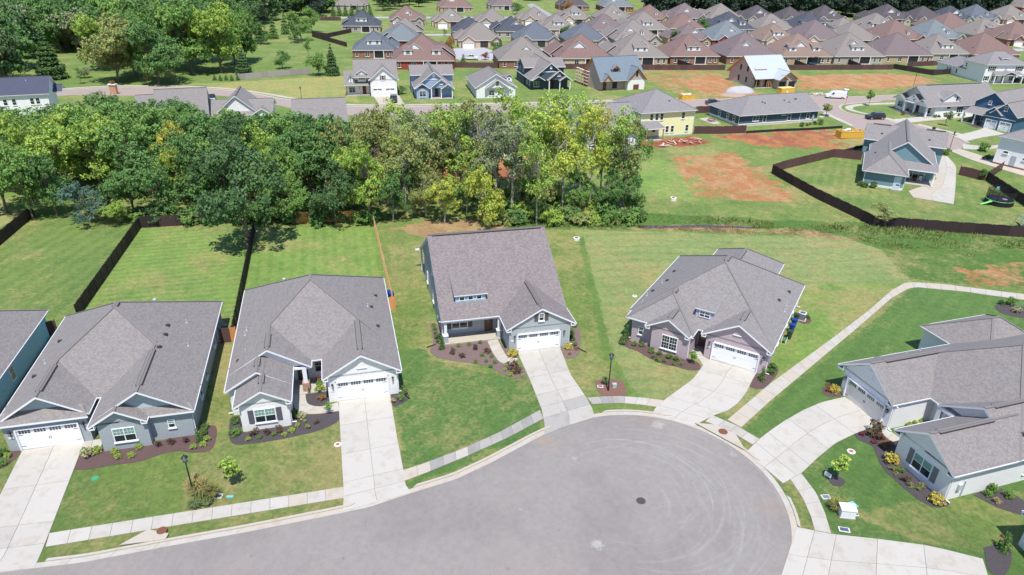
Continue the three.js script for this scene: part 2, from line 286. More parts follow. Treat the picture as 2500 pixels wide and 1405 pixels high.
function paint(name, x0, x1, z0, z1, W, H, zones, def, y) {
  const mask = new Uint8Array(W * H);
  zones.forEach((q, k) => {
    const i0 = Math.max(0, Math.floor((q.b.min.x - x0) / (x1 - x0) * W)), i1 = Math.min(W - 1, Math.ceil((q.b.max.x - x0) / (x1 - x0) * W));
    const j0 = Math.max(0, Math.floor((q.b.min.y - z0) / (z1 - z0) * H)), j1 = Math.min(H - 1, Math.ceil((q.b.max.y - z0) / (z1 - z0) * H));
    for (let j = j0; j <= j1; j++) for (let i = i0; i <= i1; i++) if (inPoly(q.poly, x0 + (i + 0.5) / W * (x1 - x0), z0 + (j + 0.5) / H * (z1 - z0))) mask[j * W + i] = k + 1;
  });
  const sx = W / (x1 - x0), sz = H / (z1 - z0);
  const map = tex(W, H, (i, j) => {
    const x = x0 + (i + 0.5) / sx, z = z0 + (j + 0.5) / sz;
    const q0 = mask[j * W + i], rag = q0 ? zones[q0 - 1].rag : 0.35;
    const dx = (fbm(x * 0.45 + 9, z * 0.45) - 0.5) * 2 * rag * 2, dz = (fbm(x * 0.45, z * 0.45 + 31) - 0.5) * 2 * rag * 2;
    const jit = sx > 8 ? 0.3 : 1.5; let ii = Math.round(i + (dx + (rnd() - 0.5) * jit) * sx), jj = Math.round(j + (dz + (rnd() - 0.5) * jit) * sz); ii = ii < 0 ? 0 : ii >= W ? W - 1 : ii; jj = jj < 0 ? 0 : jj >= H ? H - 1 : jj;
    const k = mask[jj * W + ii], q = k ? zones[k - 1] : def;
    const n1 = fbm(x * 0.16 + 3, z * 0.16), n2 = fbm(x * 0.9 + 40, z * 0.9), n3 = rnd(), n4 = vn(x * 5, z * 5);
    let c = mix(q.g, GR.dark, 0.45 * sm(0.3, 0.85, fbm(x * 0.3 + 70, z * 0.3 + 8)) * (1 - (q.flat || 0)));
    let d = sm(0.58 - q.dry * 0.46, 0.92 - q.dry * 0.36, n1 * 0.55 + n2 * 0.3 + 0.15 * n4);
    if (q.st) { const [ang, per, amp, cur] = q.st; let s = x * Math.cos(ang) + z * Math.sin(ang); if (cur) s += cur * Math.sin((x * Math.sin(ang) - z * Math.cos(ang)) * 0.06) + 2 * (fbm(x * .05, z * .05) - .5); const w = Math.sin(s / per * Math.PI * 2) * (0.5 + n2), lt = w > 0 ? GR.pale : GR.dark; c = mix(c, lt, Math.abs(w) * amp * 0.55); d += w * amp * 0.15; const m = vn(s * 9, (x * Math.sin(ang) - z * Math.cos(ang)) * 0.8); d += (m - 0.5) * amp * 0.9; }
    c = mix(c, q.dryc || GR.dry, Math.min(0.92, Math.max(0, d * 0.85)));
    if (q.dirt) { const t = fbm(x * 0.22 + 11, z * 0.22 + 5) * 0.6 + n2 * 0.4, sp = fbm(x * 1.6 + 3, z * 1.6 + 77), e = sm(0.6 - q.cov * 0.42, 0.82 - q.cov * 0.3, t * 0.58 + sp * 0.42) * (q.mx || 0.97); c = mix(c, mix(q.dirt, q.dirt2 || DIRT.tan, sm(0.35, 0.65, fbm(x * 0.5, z * 0.3 + 50))), e); }
    const f = 0.74 + 0.24 * n3 + 0.24 * n4 + 0.22 * (vn(x * 2.2 + 7, z * 2.2) - 0.4) + 0.10 * (vn(x * 1.1 + 3, z * 4.5) - 0.5);
    return [c[0] * f, c[1] * f, c[2] * f];
  });
  map.wrapS = map.wrapT = THREE.ClampToEdgeWrapping;
  const g = new THREE.PlaneGeometry(x1 - x0, z1 - z0); g.rotateX(-Math.PI / 2);
  const uv = g.attributes.uv, ps = g.attributes.position; for (let i = 0; i < uv.count; i++) uv.setXY(i, (ps.getX(i) + (x1 - x0) / 2) / (x1 - x0), (ps.getZ(i) + (z1 - z0) / 2) / (z1 - z0));
  const m = new THREE.Mesh(g, new THREE.MeshStandardMaterial({ map, roughness: 0.95, bumpMap: grassBump, bumpScale: 0.03 })); m.position.set((x0 + x1) / 2, y, (z0 + z1) / 2); m.receiveShadow = true;
  return structure(name, m);
}
const grassBump = tex(512, 512, () => rnd(), false); grassBump.repeat.set(90, 60);
const yaw15 = 14.8 * Math.PI / 180;
const nearZones = [
  zone(gp(px, [[-200, 640], [75, 520], [335, 545], [172, 768], [115, 775], [-200, 775]]), { g: GR.mid, dry: 0.22, st: [-yaw15 + 0.35, 2.2, 0.30] }),
  zone(gp(px, [[338, 552], [622, 575], [560, 850], [545, 735], [172, 775]]), { g: GR.lime, dry: 0.3, st: [Math.PI / 2 - yaw15, 1.3, 0.5] }),
  zone(gp(px, [[625, 560], [915, 552], [955, 760], [560, 850]]), { g: GR.lime, dry: 0.28, st: [-yaw15, 1.5, 0.3] }),
  zone(gp(px, [[470, 1060], [545, 840], [580, 840], [560, 970], [560, 1090], [500, 1100]]), { g: GR.mid, dry: 0.95 }),
  zone(gp(px, [[175, 1150], [520, 1090], [480, 1240], [110, 1320]]), { g: GR.mid, dry: 0.34 }),
  zone(gp(px, [[480, 1060], [835, 1020], [838, 1195], [450, 1250]]), { g: GR.mid, dry: 0.72 }),
  zone(gp(px, [[90, 1370], [120, 1330], [835, 1215], [835, 1245], [400, 1320]]), { g: GR.mid, dry: 0.6 }),
  zone(gp(px, [[945, 600], [1030, 590], [1070, 840], [1050, 880], [1000, 880], [960, 760]]), { g: GR.mid, dry: 0.66 }),
  zone(gp(px, [[955, 860], [1040, 850], [1060, 880], [1290, 930], [1330, 1010], [985, 1155]]), { g: GR.lush, dry: 0.18, st: [0.5, 1.6, 0.16] }),
  zone(gp(px, [[985, 1180], [1320, 1020], [1320, 1050], [1000, 1190]]), { g: GR.lush, dry: 0.1 }),
  zone(gp(px, [[1325, 560], [1420, 560], [1470, 740], [1495, 900], [1440, 970], [1395, 870], [1340, 640]]), { g: GR.mid, dry: 0.58 }),
  zone(gp(px, [[1405, 560], [2130, 585], [2230, 690], [1800, 1015], [1560, 980], [1500, 860], [1465, 760]]), { g: GR.pale, dry: 0.5, flat: 0.6, st: [1.35, 2.4, 0.36, 3.0] }),
  zone(gp(px, [[1412, 585], [1424, 575], [1498, 880], [1478, 885], [1452, 760]]), { g: mix(GR.mid, GR.lush, 0.35), dry: 0.26, rag: 0.12 }),
  zone(gp(px, [[1880, 730], [2030, 690], [2215, 690], [1830, 985], [1880, 870]]), { g: GR.lime, dry: 0.55, st: [0.7, 2.0, 0.15] }),
  zone(gp(px, [[1815, 1045], [2230, 702], [2700, 745], [2700, 1500], [2030, 1305], [1955, 1155], [1850, 1075]]), { g: GR.lush, dry: 0.12, st: [0.75, 1.8, 0.14] }),
  zone(gp(px, [[2060, 1250], [2500, 1200], [2500, 1350], [2270, 1335]]), { g: GR.mid, dry: 0.5 }),
  zone(gp(px, [[2140, 600], [2500, 615], [2700, 720], [2300, 690], [2220, 680]]), { g: GR.wild, dry: 0.30 }),
  zone(gp(px, [[2330, 655], [2520, 640], [2520, 705], [2380, 700]]), { g: GR.wild, dry: 0.3, dirt: DIRT.tan, dirt2: DIRT.orange, cov: 0.62, rag: 1.5 }),
  zone(gp(px, [[945, 560], [1060, 535], [1240, 540], [1220, 560], [1040, 580]]), { g: GR.mid, dry: 0.8, dirt: GR.straw, dirt2: C(186, 150, 108), cov: 1, rag: 1 }),
  zone(gp(px, [[1200, 500], [1560, 520], [2130, 545], [2500, 572], [2700, 640], [2160, 612], [2060, 580], [1600, 560], [1240, 560]]), { g: GR.wild, dry: 0.25, rag: 0.8 }),
  zone(gp(px, [[1420, 556], [1750, 550], [1980, 562], [2110, 590], [2050, 585], [1900, 572], [1600, 562]]), { g: GR.wild, dry: 0.3, dirt: DIRT.brown, dirt2: GR.straw, cov: 0.9, rag: 0.8 }),
];
const midZones = [
  zone(gp(px, [[1555, 365], [1700, 330], [1890, 400], [2140, 545], [1540, 545], [1500, 450]]), { g: GR.mid, dry: 0.5, st: [1.0, 3, 0.12] }),
  zone(gp(px, [[1540, 400], [1620, 385], [1740, 500], [1560, 520]]), { g: GR.lime, dry: 0.3, st: [1.9, 2.2, 0.2] }),
  zone(gp(px, [[1640, 385], [1790, 372], [1900, 440], [1960, 500], [1700, 480]]), { g: GR.mid, dry: 0.5, dirt: DIRT.tan, dirt2: DIRT.orange, cov: 0.95, rag: 4 }),
  zone(gp(px, [[1600, 505], [1720, 495], [1780, 500], [1640, 530]]), { g: GR.mid, dry: 0.5, dirt: DIRT.tan, dirt2: DIRT.orange, cov: 0.7, rag: 1.5 }),
  zone(gp(px, [[1740, 330], [2040, 315], [2120, 345], [2060, 365], [1860, 360]]), { g: GR.mid, dry: 0.5, dirt: DIRT.red, dirt2: DIRT.orange, cov: 1.05, rag: 4.5 }),
  zone(gp(px, [[2040, 318], [2120, 330], [2150, 350], [2070, 362]]), { g: GR.mid, dry: 0.5, dirt: DIRT.tan, dirt2: GR.pale, cov: 0.9, rag: 1.6 }),
  zone(gp(px, [[1550, 345], [1700, 332], [1740, 345], [1680, 362], [1560, 360]]), { g: GR.mid, dry: 0.5, dirt: DIRT.red, dirt2: C(170, 80, 60), cov: 1.1, rag: 2.6 }),
  zone(gp(px, [[1030, 385], [1330, 375], [1340, 420], [1250, 440], [1030, 440]]), { g: GR.mid, dry: 0.6, dirt: DIRT.red, dirt2: DIRT.orange, cov: 1.0, rag: 3.5 }),
  zone(gp(px, [[1890, 412], [2045, 372], [2120, 388], [2110, 450], [2330, 500], [2360, 405], [2500, 470], [2500, 572], [2130, 548]]), { g: GR.mid, dry: 0.42, st: [0.45, 1.8, 0.3] }),
  zone(gp(px, [[1555, 172], [1790, 170], [1760, 245], [1690, 245], [1560, 190]]), { g: GR.mid, dry: 0.45, dirt: DIRT.orange, dirt2: DIRT.tan, cov: 0.5, rag: 3 }),
  zone(gp(px, [[1620, 195], [1790, 185], [1800, 215], [1900, 235], [1780, 240], [1700, 222]]), { g: GR.mid, dry: 0.5, dirt: DIRT.orange, dirt2: DIRT.tan, cov: 1.0, rag: 4.5 }),
  zone(gp(px, [[1935, 184], [2200, 178], [2300, 195], [2210, 218], [1950, 218]]), { g: GR.dry, dry: 0.8, dirt: DIRT.orange, dirt2: DIRT.tan, cov: 1.0, rag: 4.5 }),
  zone(gp(px, [[480, 205], [840, 185], [880, 250], [600, 230]]), { g: GR.pale, dry: 0.85, st: [1.5, 4, 0.22], dryc: C(192, 182, 106) }),
  zone(gp(px, [[165, 110], [640, 100], [840, 110], [830, 180], [560, 200], [160, 215]]), { g: GR.mid, dry: 0.22, st: [0.3, 4, 0.1] }),
  zone(gp(px, [[640, 45], [780, 40], [780, 60], [640, 75]]), { g: DIRT.orange, dry: 0, dirt: DIRT.orange, dirt2: DIRT.red, cov: 1.2, rag: 3 }),
];
const ground = new THREE.Mesh(new THREE.PlaneGeometry(2600, 2600), new THREE.MeshStandardMaterial({ roughness: 0.95, map: rep(tex(512, 512, (i, j) => { const t = fbm(i / 26, j / 26), c = mix(GR.mid, GR.dry, sm(0.45, 0.8, t) * 0.7), f = 0.85 + 0.3 * rnd(); return [c[0] * f, c[1] * f, c[2] * f]; }), 40) }));
ground.rotation.x = -Math.PI / 2; ground.position.set(0, -0.03, -500); ground.receiveShadow = true; structure('ground', ground);
paint('far_lawn', -190, 230, -350, -118, 2048, 1132, midZones, zone([], { g: GR.mid, dry: 0.35 }), -0.012);
paint('lawn', -80, 90, -118, -20, 2048, 1180, nearZones, zone([], { g: GR.mid, dry: 0.45 }), 0);

// ---------------------------------------------------------------- concrete and asphalt
const concMat = [[221, 216, 206], [226, 221, 211], [213, 208, 199], [222, 211, 195], [197, 193, 187], [181, 180, 177]].map(([r, g, b], k) => new THREE.MeshStandardMaterial({ roughness: 0.9, map: (() => { const c = C(r, g, b), st = C(r * 0.86, g * 0.8, b * 0.72), t = tex(256, 256, (i, j) => { const a = mix(c, st, 0.34 * sm(0.48, 0.85, fbm(i / 40 + k * 9, j / 40)) + 0.12 * sm(0.8, 0.93, vn(i / 7 + 50, j / 9 + k * 3))), f = 0.94 + 0.12 * rnd(); return [a[0] * f, a[1] * f, a[2] * f]; }); t.repeat.set(1 / 5, 1 / 5); return t; })() }));
const CON = (k = 0) => concMat[k];
function polyline(pts) { const L = [0]; for (let i = 1; i < pts.length; i++) L.push(L[i - 1] + pts[i].distanceTo(pts[i - 1])); const T = L[L.length - 1]; return (s) => { const d = Math.min(Math.max(s, 0), 1) * T; let i = 1; while (i < L.length - 1 && L[i] < d) i++; const t = (d - L[i - 1]) / Math.max(1e-6, L[i] - L[i - 1]); return pts[i - 1].clone().lerp(pts[i], t); }; }
function smooth(pts, n = 40) { return new THREE.CatmullRomCurve3(pts, false, 'centripetal').getPoints(n); }
function solid(outline, y0, y1, uvWorld = true) { // outline: world points
  const p = outline.map((q) => [q.x, -q.z]); const tri = THREE.ShapeUtils.triangulateShape(p.map((a) => new THREE.Vector2(...a)), []);
  let area = 0; for (let i = 0; i < p.length; i++) { const a = p[i], b = p[(i + 1) % p.length]; area += a[0] * b[1] - b[0] * a[1]; }
  const polys = tri.map((t) => (area > 0 ? t : [t[0], t[2], t[1]]).map((k) => new THREE.Vector3(p[k][0], y1, -p[k][1])));
  for (let i = 0; i < p.length; i++) { const [a, b] = area > 0 ? [p[i], p[(i + 1) % p.length]] : [p[(i + 1) % p.length], p[i]]; polys.push([new THREE.Vector3(a[0], y0, -a[1]), new THREE.Vector3(b[0], y0, -b[1]), new THREE.Vector3(b[0], y1, -b[1]), new THREE.Vector3(a[0], y1, -a[1])]); }
  return polyGeo(polys);
}
// a run of cast slabs between two edges; every slab is a piece of its own with an open joint round it
function slabs(parent, L, R, sCuts, tCuts, o = {}) {
  const { y1 = 0.04, y0 = -0.03, gap = 0.03, name = 'concrete_slab', pickMat = () => CON(rnd() < 0.6 ? 0 : rnd() < 0.5 ? 1 : rnd() < 0.5 ? 2 : 3), sub = 3 } = o;
  const fl = polyline(L), fr = polyline(R), at = (s, t) => fl(s).lerp(fr(s), t);
  for (let i = 0; i < sCuts.length - 1; i++) for (let j = 0; j < tCuts.length - 1; j++) {
    const len = at(0, 0.5).distanceTo(at(1, 0.5)) || 1, wid = Math.max(0.2, at((sCuts[i] + sCuts[i + 1]) / 2, 0).distanceTo(at((sCuts[i] + sCuts[i + 1]) / 2, 1))), gs = gap / 2 / Math.max(len, fl(0).distanceTo(fl(1))), gt = gap / 2 / wid;
    const s0 = sCuts[i] + gs, s1 = sCuts[i + 1] - gs, t0 = tCuts[j] + gt, t1 = tCuts[j + 1] - gt, out = [];
    for (let k = 0; k <= sub; k++) out.push(at(s0 + (s1 - s0) * k / sub, t0)); for (let k = sub; k >= 0; k--) out.push(at(s0 + (s1 - s0) * k / sub, t1));
    part(name, solid(out, y0, y1), pickMat(i, j), parent);
  }
}
const range = (n) => Array.from({ length: n + 1 }, (_, i) => i / n);
const jointMat = M(120, 110, 96, 0.95);
function bed(parent, L, R, y = 0.008) { const out = [...L, ...R.slice().reverse()]; part('joint_bed', solid(out, -0.02, y), jointMat, parent); }

// asphalt street with its turning circle
const edgePx = [[-420, 1470], [0, 1398], [200, 1374], [400, 1336], [600, 1300], [800, 1260], [900, 1239], [1014, 1201], [1112, 1171], [1197, 1131], [1281, 1086], [1328, 1061]];
const CC = new THREE.Vector3(11.72, 0, -42.96), CRAD = 11.45;
const edge = gp(px, edgePx);
{ const a0 = Math.atan2(edge[edge.length - 1].z - CC.z, edge[edge.length - 1].x - CC.x); for (let k = 1; k <= 60; k++) { const a = a0 + 0.04 + (Math.PI * 1.42) * k / 60; edge.push(new THREE.Vector3(CC.x + CRAD * Math.cos(a), 0, CC.z + CRAD * Math.sin(a))); } }
const roadOut = [...edge, new THREE.Vector3(4, 0, -33.5), new THREE.Vector3(-8, 0, -32), new THREE.Vector3(-50, 0, -20)];
{
  const x0 = -62, x1 = 26, z0 = -57, z1 = -18, W = 2048, H = 908, base = C(173, 167, 162), pale = C(204, 199, 197), brown = C(190, 164, 140);
  const spots = [[1458, 1330, 0.5, 0.5], [1606, 1038, 0.6, 0.45], [1790, 1110, 0.35, 0.25], [1402, 1120, 0.25, 0.3], [1270, 1245, 0.15, 0.3]].map(([a, b, r, s]) => [G(a, b), r, s]);
  const dirt = [[1330, 1075, 0.9, 0.55], [1350, 1090, 1.6, 0.2], [1890, 1240, 1.8, 0.3], [1580, 1025, 3, 0.18]].map(([a, b, r, s]) => [G(a, b), r, s]);
  const oil = []; for (let k = 0; k < 26; k++) oil.push([rr(-34, 22), rr(-53, -34), rr(0.06, 0.22), rr(0.12, 0.4)]);
  const arcs = []; for (let k = 0; k < 70; k++) { const r = rr(3, 10.6), a = rr(-2.4, 0.6); arcs.push([CC.x + rr(-1.6, 1.6), CC.z + rr(-1.6, 1.6), r, a, a + rr(0.4, 1.9), rr(0.05, 0.22), rr(0.08, 0.3)]); }
  arcs.push([10.2, -43.6, 7.0, -2.2, 0.35, 0.06, 0.7], [10.4, -43.2, 6.4, -2.4, -0.6, 0.05, 0.4]);
  const map = tex(W, H, (i, j) => {
    const x = x0 + (i + 0.5) / W * (x1 - x0), z = z0 + (j + 0.5) / H * (z1 - z0), n = fbm(x * 0.25, z * 0.25), n2 = fbm(x * 1.5 + 7, z * 1.5);
    let c = mix(base, C(164, 157, 153), sm(0.35, 0.8, n)); c = mix(c, C(180, 170, 164), 0.6 * sm(0.5, 0.75, fbm(x * 0.12 + 30, z * 0.12)));
    for (const a of arcs) { const dx = x - a[0], dz = z - a[1], r = Math.hypot(dx, dz), e = Math.abs(r - a[2]); if (e < a[5]) { const t = Math.atan2(dz, dx); if (t > a[3] && t < a[4]) c = mix(c, pale, a[6] * (1 - e / a[5]) * (0.4 + n2) * sm(0, 0.25, t - a[3]) * sm(0, 0.25, a[4] - t)); } }
    for (const [p, r, s] of spots) { const d = Math.hypot(x - p.x, z - p.z) / r; if (d < 1.4) c = mix(c, C(222, 220, 219), s * sm(0.7, 0.3, d * 0.6 + (fbm(x * 9, z * 9) - 0.5) * 1.1)); }
    for (const o of oil) { const d = Math.hypot(x - o[0], z - o[1]) / o[2]; if (d < 1.6) c = mix(c, C(104, 94, 92), o[3] * sm(1.4, 0.4, d + (n2 - 0.5) * 1.4)); }
    for (const [p, r, s] of dirt) { const d = Math.hypot(x - p.x, (z - p.z) * 1.6) / r; if (d < 1.5) c = mix(c, brown, s * sm(1.3, 0.2, d + (n2 - 0.5) * 1.2)); }
    const ck = Math.abs(fbm(x * 0.35 + 5, z * 0.35 + 12) - 0.5), f = (0.93 + 0.14 * rnd()) * (ck < 0.0022 ? 0.86 : 1) * (0.96 + 0.1 * vn(x * 3, z * 3)); return [c[0] * f, c[1] * f, c[2] * f];
  });
  map.wrapS = map.wrapT = THREE.ClampToEdgeWrapping;
  const g = solid(roadOut, -0.03, 0.008), uv = g.attributes.uv, ps = g.attributes.position; for (let i = 0; i < uv.count; i++) uv.setXY(i, (ps.getX(i) - x0) / (x1 - x0), (ps.getZ(i) - z0) / (z1 - z0));
  const m = new THREE.Mesh(g, new THREE.MeshStandardMaterial({ map, roughness: 0.88, bumpMap: rep(tex(256, 256, () => rnd(), false), 60), bumpScale: 0.006 })); m.receiveShadow = true; structure('road', m);
}
// gutter and kerb follow the asphalt edge
const offs = (pts, d) => pts.map((p, i) => { const a = pts[Math.max(0, i - 1)], b = pts[Math.min(pts.length - 1, i + 1)], t = b.clone().sub(a).normalize(); return new THREE.Vector3(p.x + t.z * d, 0, p.z - t.x * d); });
const sAt = (q) => { let best = 0, bd = 1e9; const f = polyline(edge); for (let i = 0; i <= 2000; i++) { const d = f(i / 2000).distanceTo(q); if (d < bd) { bd = d; best = i / 2000; } } return best; };
const gutter = structure('gutter'); slabs(gutter, offs(edge, -0.03), offs(edge, 0.48), range(36), [0, 1], { y1: 0.02, gap: 0.015, name: 'gutter_slab', sub: 4, pickMat: () => CON(rnd() < 0.7 ? 3 : 0) });
const kerb = structure('kerb');
const eo = offs(edge, 0.48), ei = offs(edge, 0.72);
function kerbRun(a, b) { const f = polyline(eo), g = polyline(ei), s0 = sAt(G(...a)), s1 = sAt(G(...b)), n = Math.max(2, Math.round((s1 - s0) * 90 / 2.4)); const L = [], R = []; for (let k = 0; k <= n * 4; k++) { L.push(f(s0 + (s1 - s0) * k / n / 4)); R.push(g(s0 + (s1 - s0) * k / n / 4)); } slabs(kerb, L, R, range(Math.max(1, Math.round(n / 1.2))), [0, 1], { y1: 0.11, gap: 0.012, name: 'kerb_stone', sub: 3, pickMat: () => CON(rnd() < 0.6 ? 3 : 0) }); }
kerbRun([-400, 1470], [-110, 1415]); kerbRun([100, 1380], [838, 1245]); kerbRun([990, 1205], [1322, 1060]); kerbRun([1448, 1018], [1604, 1016]); kerbRun([1690, 1040], [1822, 1115]); kerbRun([1912, 1200], [1930, 1270]);
// pavements
const walk = structure('sidewalk');
const run = (Lp, Rp, n, o) => { const L = gp(px, Lp), R = gp(px, Rp); bed(walk, L, R); slabs(walk, L, R, range(n), [0, 1], o); };
run([[120, 1303], [480, 1246], [838, 1190]], [[110, 1337], [480, 1276], [840, 1217]], 15);
run([[-400, 1385], [-250, 1362]], [[-420, 1420], [-260, 1392]], 3);
run([[984, 1149], [1031, 1134], [1129, 1097], [1218, 1057], [1318, 1002]], [[986, 1176], [1042, 1155], [1146, 1112], [1239, 1070], [1327, 1023]], 12, { pickMat: (i) => CON([3, 3, 5, 4, 0, 5, 4, 4, 5, 4, 5, 4][i]) });
run([[1433, 972], [1475, 969], [1515, 968], [1578, 973], [1621, 979]], [[1447, 988], [1480, 986], [1515, 985], [1565, 989], [1604, 995]], 6, { pickMat: (i) => CON([4, 5, 4, 0, 1, 3][i]) });
run([[1740, 1015], [1798, 1040], [1854, 1073]], [[1722, 1030], [1780, 1052], [1838, 1087]], 4);
run([[1957, 1157], [1994, 1206], [2015, 1254], [2030, 1304]], [[1930, 1172], [1960, 1217], [1981, 1265], [1989, 1296]], 4);
const path = structure('path');
{ const L = gp(px, [[1776, 1026], [1880, 938], [2039, 822], [2119, 761], [2177, 710], [2209, 692], [2230, 690], [2304, 694.5], [2410, 708], [2560, 726]]), R = gp(px, [[1810, 1045], [1880, 981], [1960, 914], [2092, 803], [2177, 729], [2219, 705], [2240, 702], [2357, 713], [2420, 722], [2560, 741]]); bed(path, L, R); slabs(path, L, R, range(34), [0, 1], { pickMat: () => CON(rnd() < 0.5 ? 3 : 0) }); }
// driveways
const drives = [];
function drive(Lp, Rp, sc, tc, o) { const d = structure('driveway'), L = gp(px, Lp), R = gp(px, Rp); bed(d, L, R); slabs(d, L, R, sc, tc, { y1: 0.045, ...o }); return d; }
drive([[54, 1101], [-24, 1256], [-85, 1370], [-130, 1410]], [[206, 1079], [119, 1304], [100, 1352], [84, 1388]], [0, 0.36, 0.68, 0.84, 1], [0, 0.5, 1], { pickMat: () => CON(pick([0, 1, 2])) });
drive([[826, 981], [832, 1090], [838, 1190], [838, 1225], [836, 1250]], [[952, 964], [968, 1060], [985, 1150], [989, 1183], [1004, 1205]], [0, 0.26, 0.54, 0.78, 0.89, 1], [0, 0.5, 1], { pickMat: () => CON(pick([0, 1, 1])) });
drive([[1262, 860], [1293, 927], [1322, 1000], [1330, 1040], [1328, 1060]], [[1367, 848], [1393, 915], [1432, 972], [1447, 1000], [1452, 1020]], [0, 0.36, 0.58, 0.72, 0.84, 1], [0, 0.5, 1], { pickMat: (i) => CON(i < 3 ? pick([0, 2, 2]) : pick([2, 4, 4])) });
drive([[1734, 878], [1722, 885], [1708, 905], [1691, 928], [1660, 950], [1622, 978], [1600, 997], [1590, 1016]], [[1848, 911], [1838, 928], [1823, 959], [1804, 984], [1779, 1003], [1744, 1015], [1715, 1030], [1695, 1042]], [0, 0.2, 0.45, 0.7, 0.85, 1], [0, 0.5, 1], { pickMat: () => CON(pick([0, 1, 1])), sub: 5 });
drive([[2063, 970], [2007, 983], [1960, 1003], [1912, 1031], [1880, 1053], [1854, 1073], [1822, 1105]], [[2156, 1034], [2110, 1052], [2084, 1062], [2039, 1084], [1997, 1119], [1957, 1157], [1912, 1182]], [0, 0.25, 0.52, 0.74, 0.88, 1], [0, 0.5, 1], { pickMat: () => CON(pick([0, 1, 1])), sub: 5 });
drive([[2400, 1366], [2272, 1334], [2150, 1318], [2030, 1305], [1989, 1297], [1945, 1288]], [[2430, 1460], [2290, 1450], [2150, 1445], [2030, 1440], [1975, 1435], [1900, 1430]], [0, 0.3, 0.55, 0.78, 0.9, 1], [0, 0.5, 1], { pickMat: () => CON(pick([0, 1, 1])) });
// entry walks
const walkTo = (Lp, Rp, n, o) => { const L = smooth(gp(px, Lp), 24), R = smooth(gp(px, Rp), 24); bed(walk, L, R); slabs(walk, L, R, range(n), [0, 1], o); };
walkTo([[206, 1078], [222, 1076], [246, 1073]], [[200, 1092], [222, 1096], [250, 1090]], 2);
walkTo([r2(545, 870), r2(545, 1000), r2(560, 1060), r2(610, 1095), r2(720, 1100), r2(868, 1080)], [r2(625, 900), r2(632, 960), r2(650, 1030), r2(690, 1045), r2(760, 1048), r2(855, 1020)], 6);
walkTo([r3(645, 882), r3(690, 975), r3(740, 1030), r3(810, 1045)], [r3(715, 865), r3(752, 940), r3(790, 990), r3(860, 1000)], 5);
walkTo([r4(930, 900), r4(985, 960), r4(1010, 1000)], [r4(1010, 930), r4(1060, 955), r4(1075, 960)], 2);
walkTo([r5(520, 705), r5(560, 745), r5(600, 775)], [r5(480, 720), r5(540, 775), r5(580, 808)], 3);
// street inlets: a raised top slab with a manhole lid over an open throat
const RUST = M(118, 74, 58, 0.8), IRON = M(78, 68, 72, 0.7);
function lidAt(p, r, mat, label) {
  const t = thing('manhole_cover', label, 'manhole cover', p, 0);
  part('rim', merge([new THREE.TorusGeometry(r, 0.035, 6, 28).rotateX(Math.PI / 2)]), mat, t); part('lid', merge([cyl(r - 0.03, r - 0.03, 0.02, 28), ...range(6).slice(1, 6).map((k) => bx(2 * Math.sqrt(Math.max(0.01, (r - 0.06) ** 2 - ((k - 0.5) * 2 * r) ** 2)), 0.012, 0.03, 0, 0.022, (k - 0.5) * 2 * r)), cyl(0.05, 0.05, 0.03, 8)]), mat, t); return t;
}
function inlet(out, lid, label) {
  const t = thing('storm_inlet', label, 'storm drain', G(...lid), 0), o = G(...lid);
  const rel = out.map((q) => G(...q).sub(o));
  part('top_slab', solid(rel, 0.1, 0.17), CON(3), t); const inner = rel.map((q) => q.clone().multiplyScalar(0.9)); part('throat', solid(inner, -0.02, 0.1), BLACK, t);
}
inlet([[292, 1335], [362, 1297], [412, 1307], [404, 1321]], [392, 1310], 'concrete storm inlet with a wedge top slab beside the pavement under the lamp post');
lidAt(G(396, 1300).setY(0.175), 0.36, RUST, 'rusty round manhole cover on the storm inlet across from the lamp post with grasses');
inlet([[1697, 1036], [1748, 1041], [1795, 1063], [1820, 1103]], [1768, 1064], 'concrete storm inlet between the two curved driveways on the turning circle');
lidAt(G(1765, 1058).setY(0.175), 0.4, RUST, 'rusty round manhole cover on the storm inlet at the foot of the footpath');
lidAt(G(1565, 1224).setY(0.012), 0.36, IRON, 'dark iron manhole cover in the middle of the turning circle');
// ---------------------------------------------------------------- houses on the turning circle
const rad = (d) => d * Math.PI / 180;
const SH = { taupe: shingleMat(162, 156, 154, 0.14), brown: shingleMat(156, 146, 146, 0.2), grey: shingleMat(164, 159, 158, 0.14), slate: shingleMat(163, 159, 160, 0.12) };
function house(name, label, org, yawDeg, group) { return thing(name, label, 'house', org, rad(yawDeg), group); }
const wall = (H, u0, u1, v0, v1, h0, h1, m, n = 'wall') => part(n, boxUV(u0, u1, v0, v1, h0, h1), m, H);
const E0 = 3.05;
// little boxed returns at the feet of a gable
function returns(H, u0, u1, v, e, roofMat, w = 0.55) {
  for (const s of [0, 1]) { const a = s ? u1 - w : u0, b = s ? u1 : u0 + w; const m = part('eave_return', boxUV(a + 0.02, b - 0.02, v + 0.01, v + 0.5, e - 0.34, e - 0.2), WHITE, H); part('return_roof', polyGeo([[P3(a + 0.02, v + 0.01, e - 0.2), P3(b - 0.02, v + 0.01, e - 0.2), P3(b - 0.02, v + 0.5, e + 0.0), P3(a + 0.02, v + 0.5, e + 0.0)]]), roofMat, m); part('return_post', boxUV(s ? a + 0.02 : b - 0.1, s ? a + 0.1 : b - 0.02, v + 0.015, v + 0.3, e - 0.2, e + 0.12), WHITE, m); }
}
const ADDR = M(225, 225, 222, 0.6);
function plate(H, u, v, h, face) { place(part('address_plate', bx(0.42, 0.2, 0.03), ADDR, H), u, v, h, face, 0.02); }

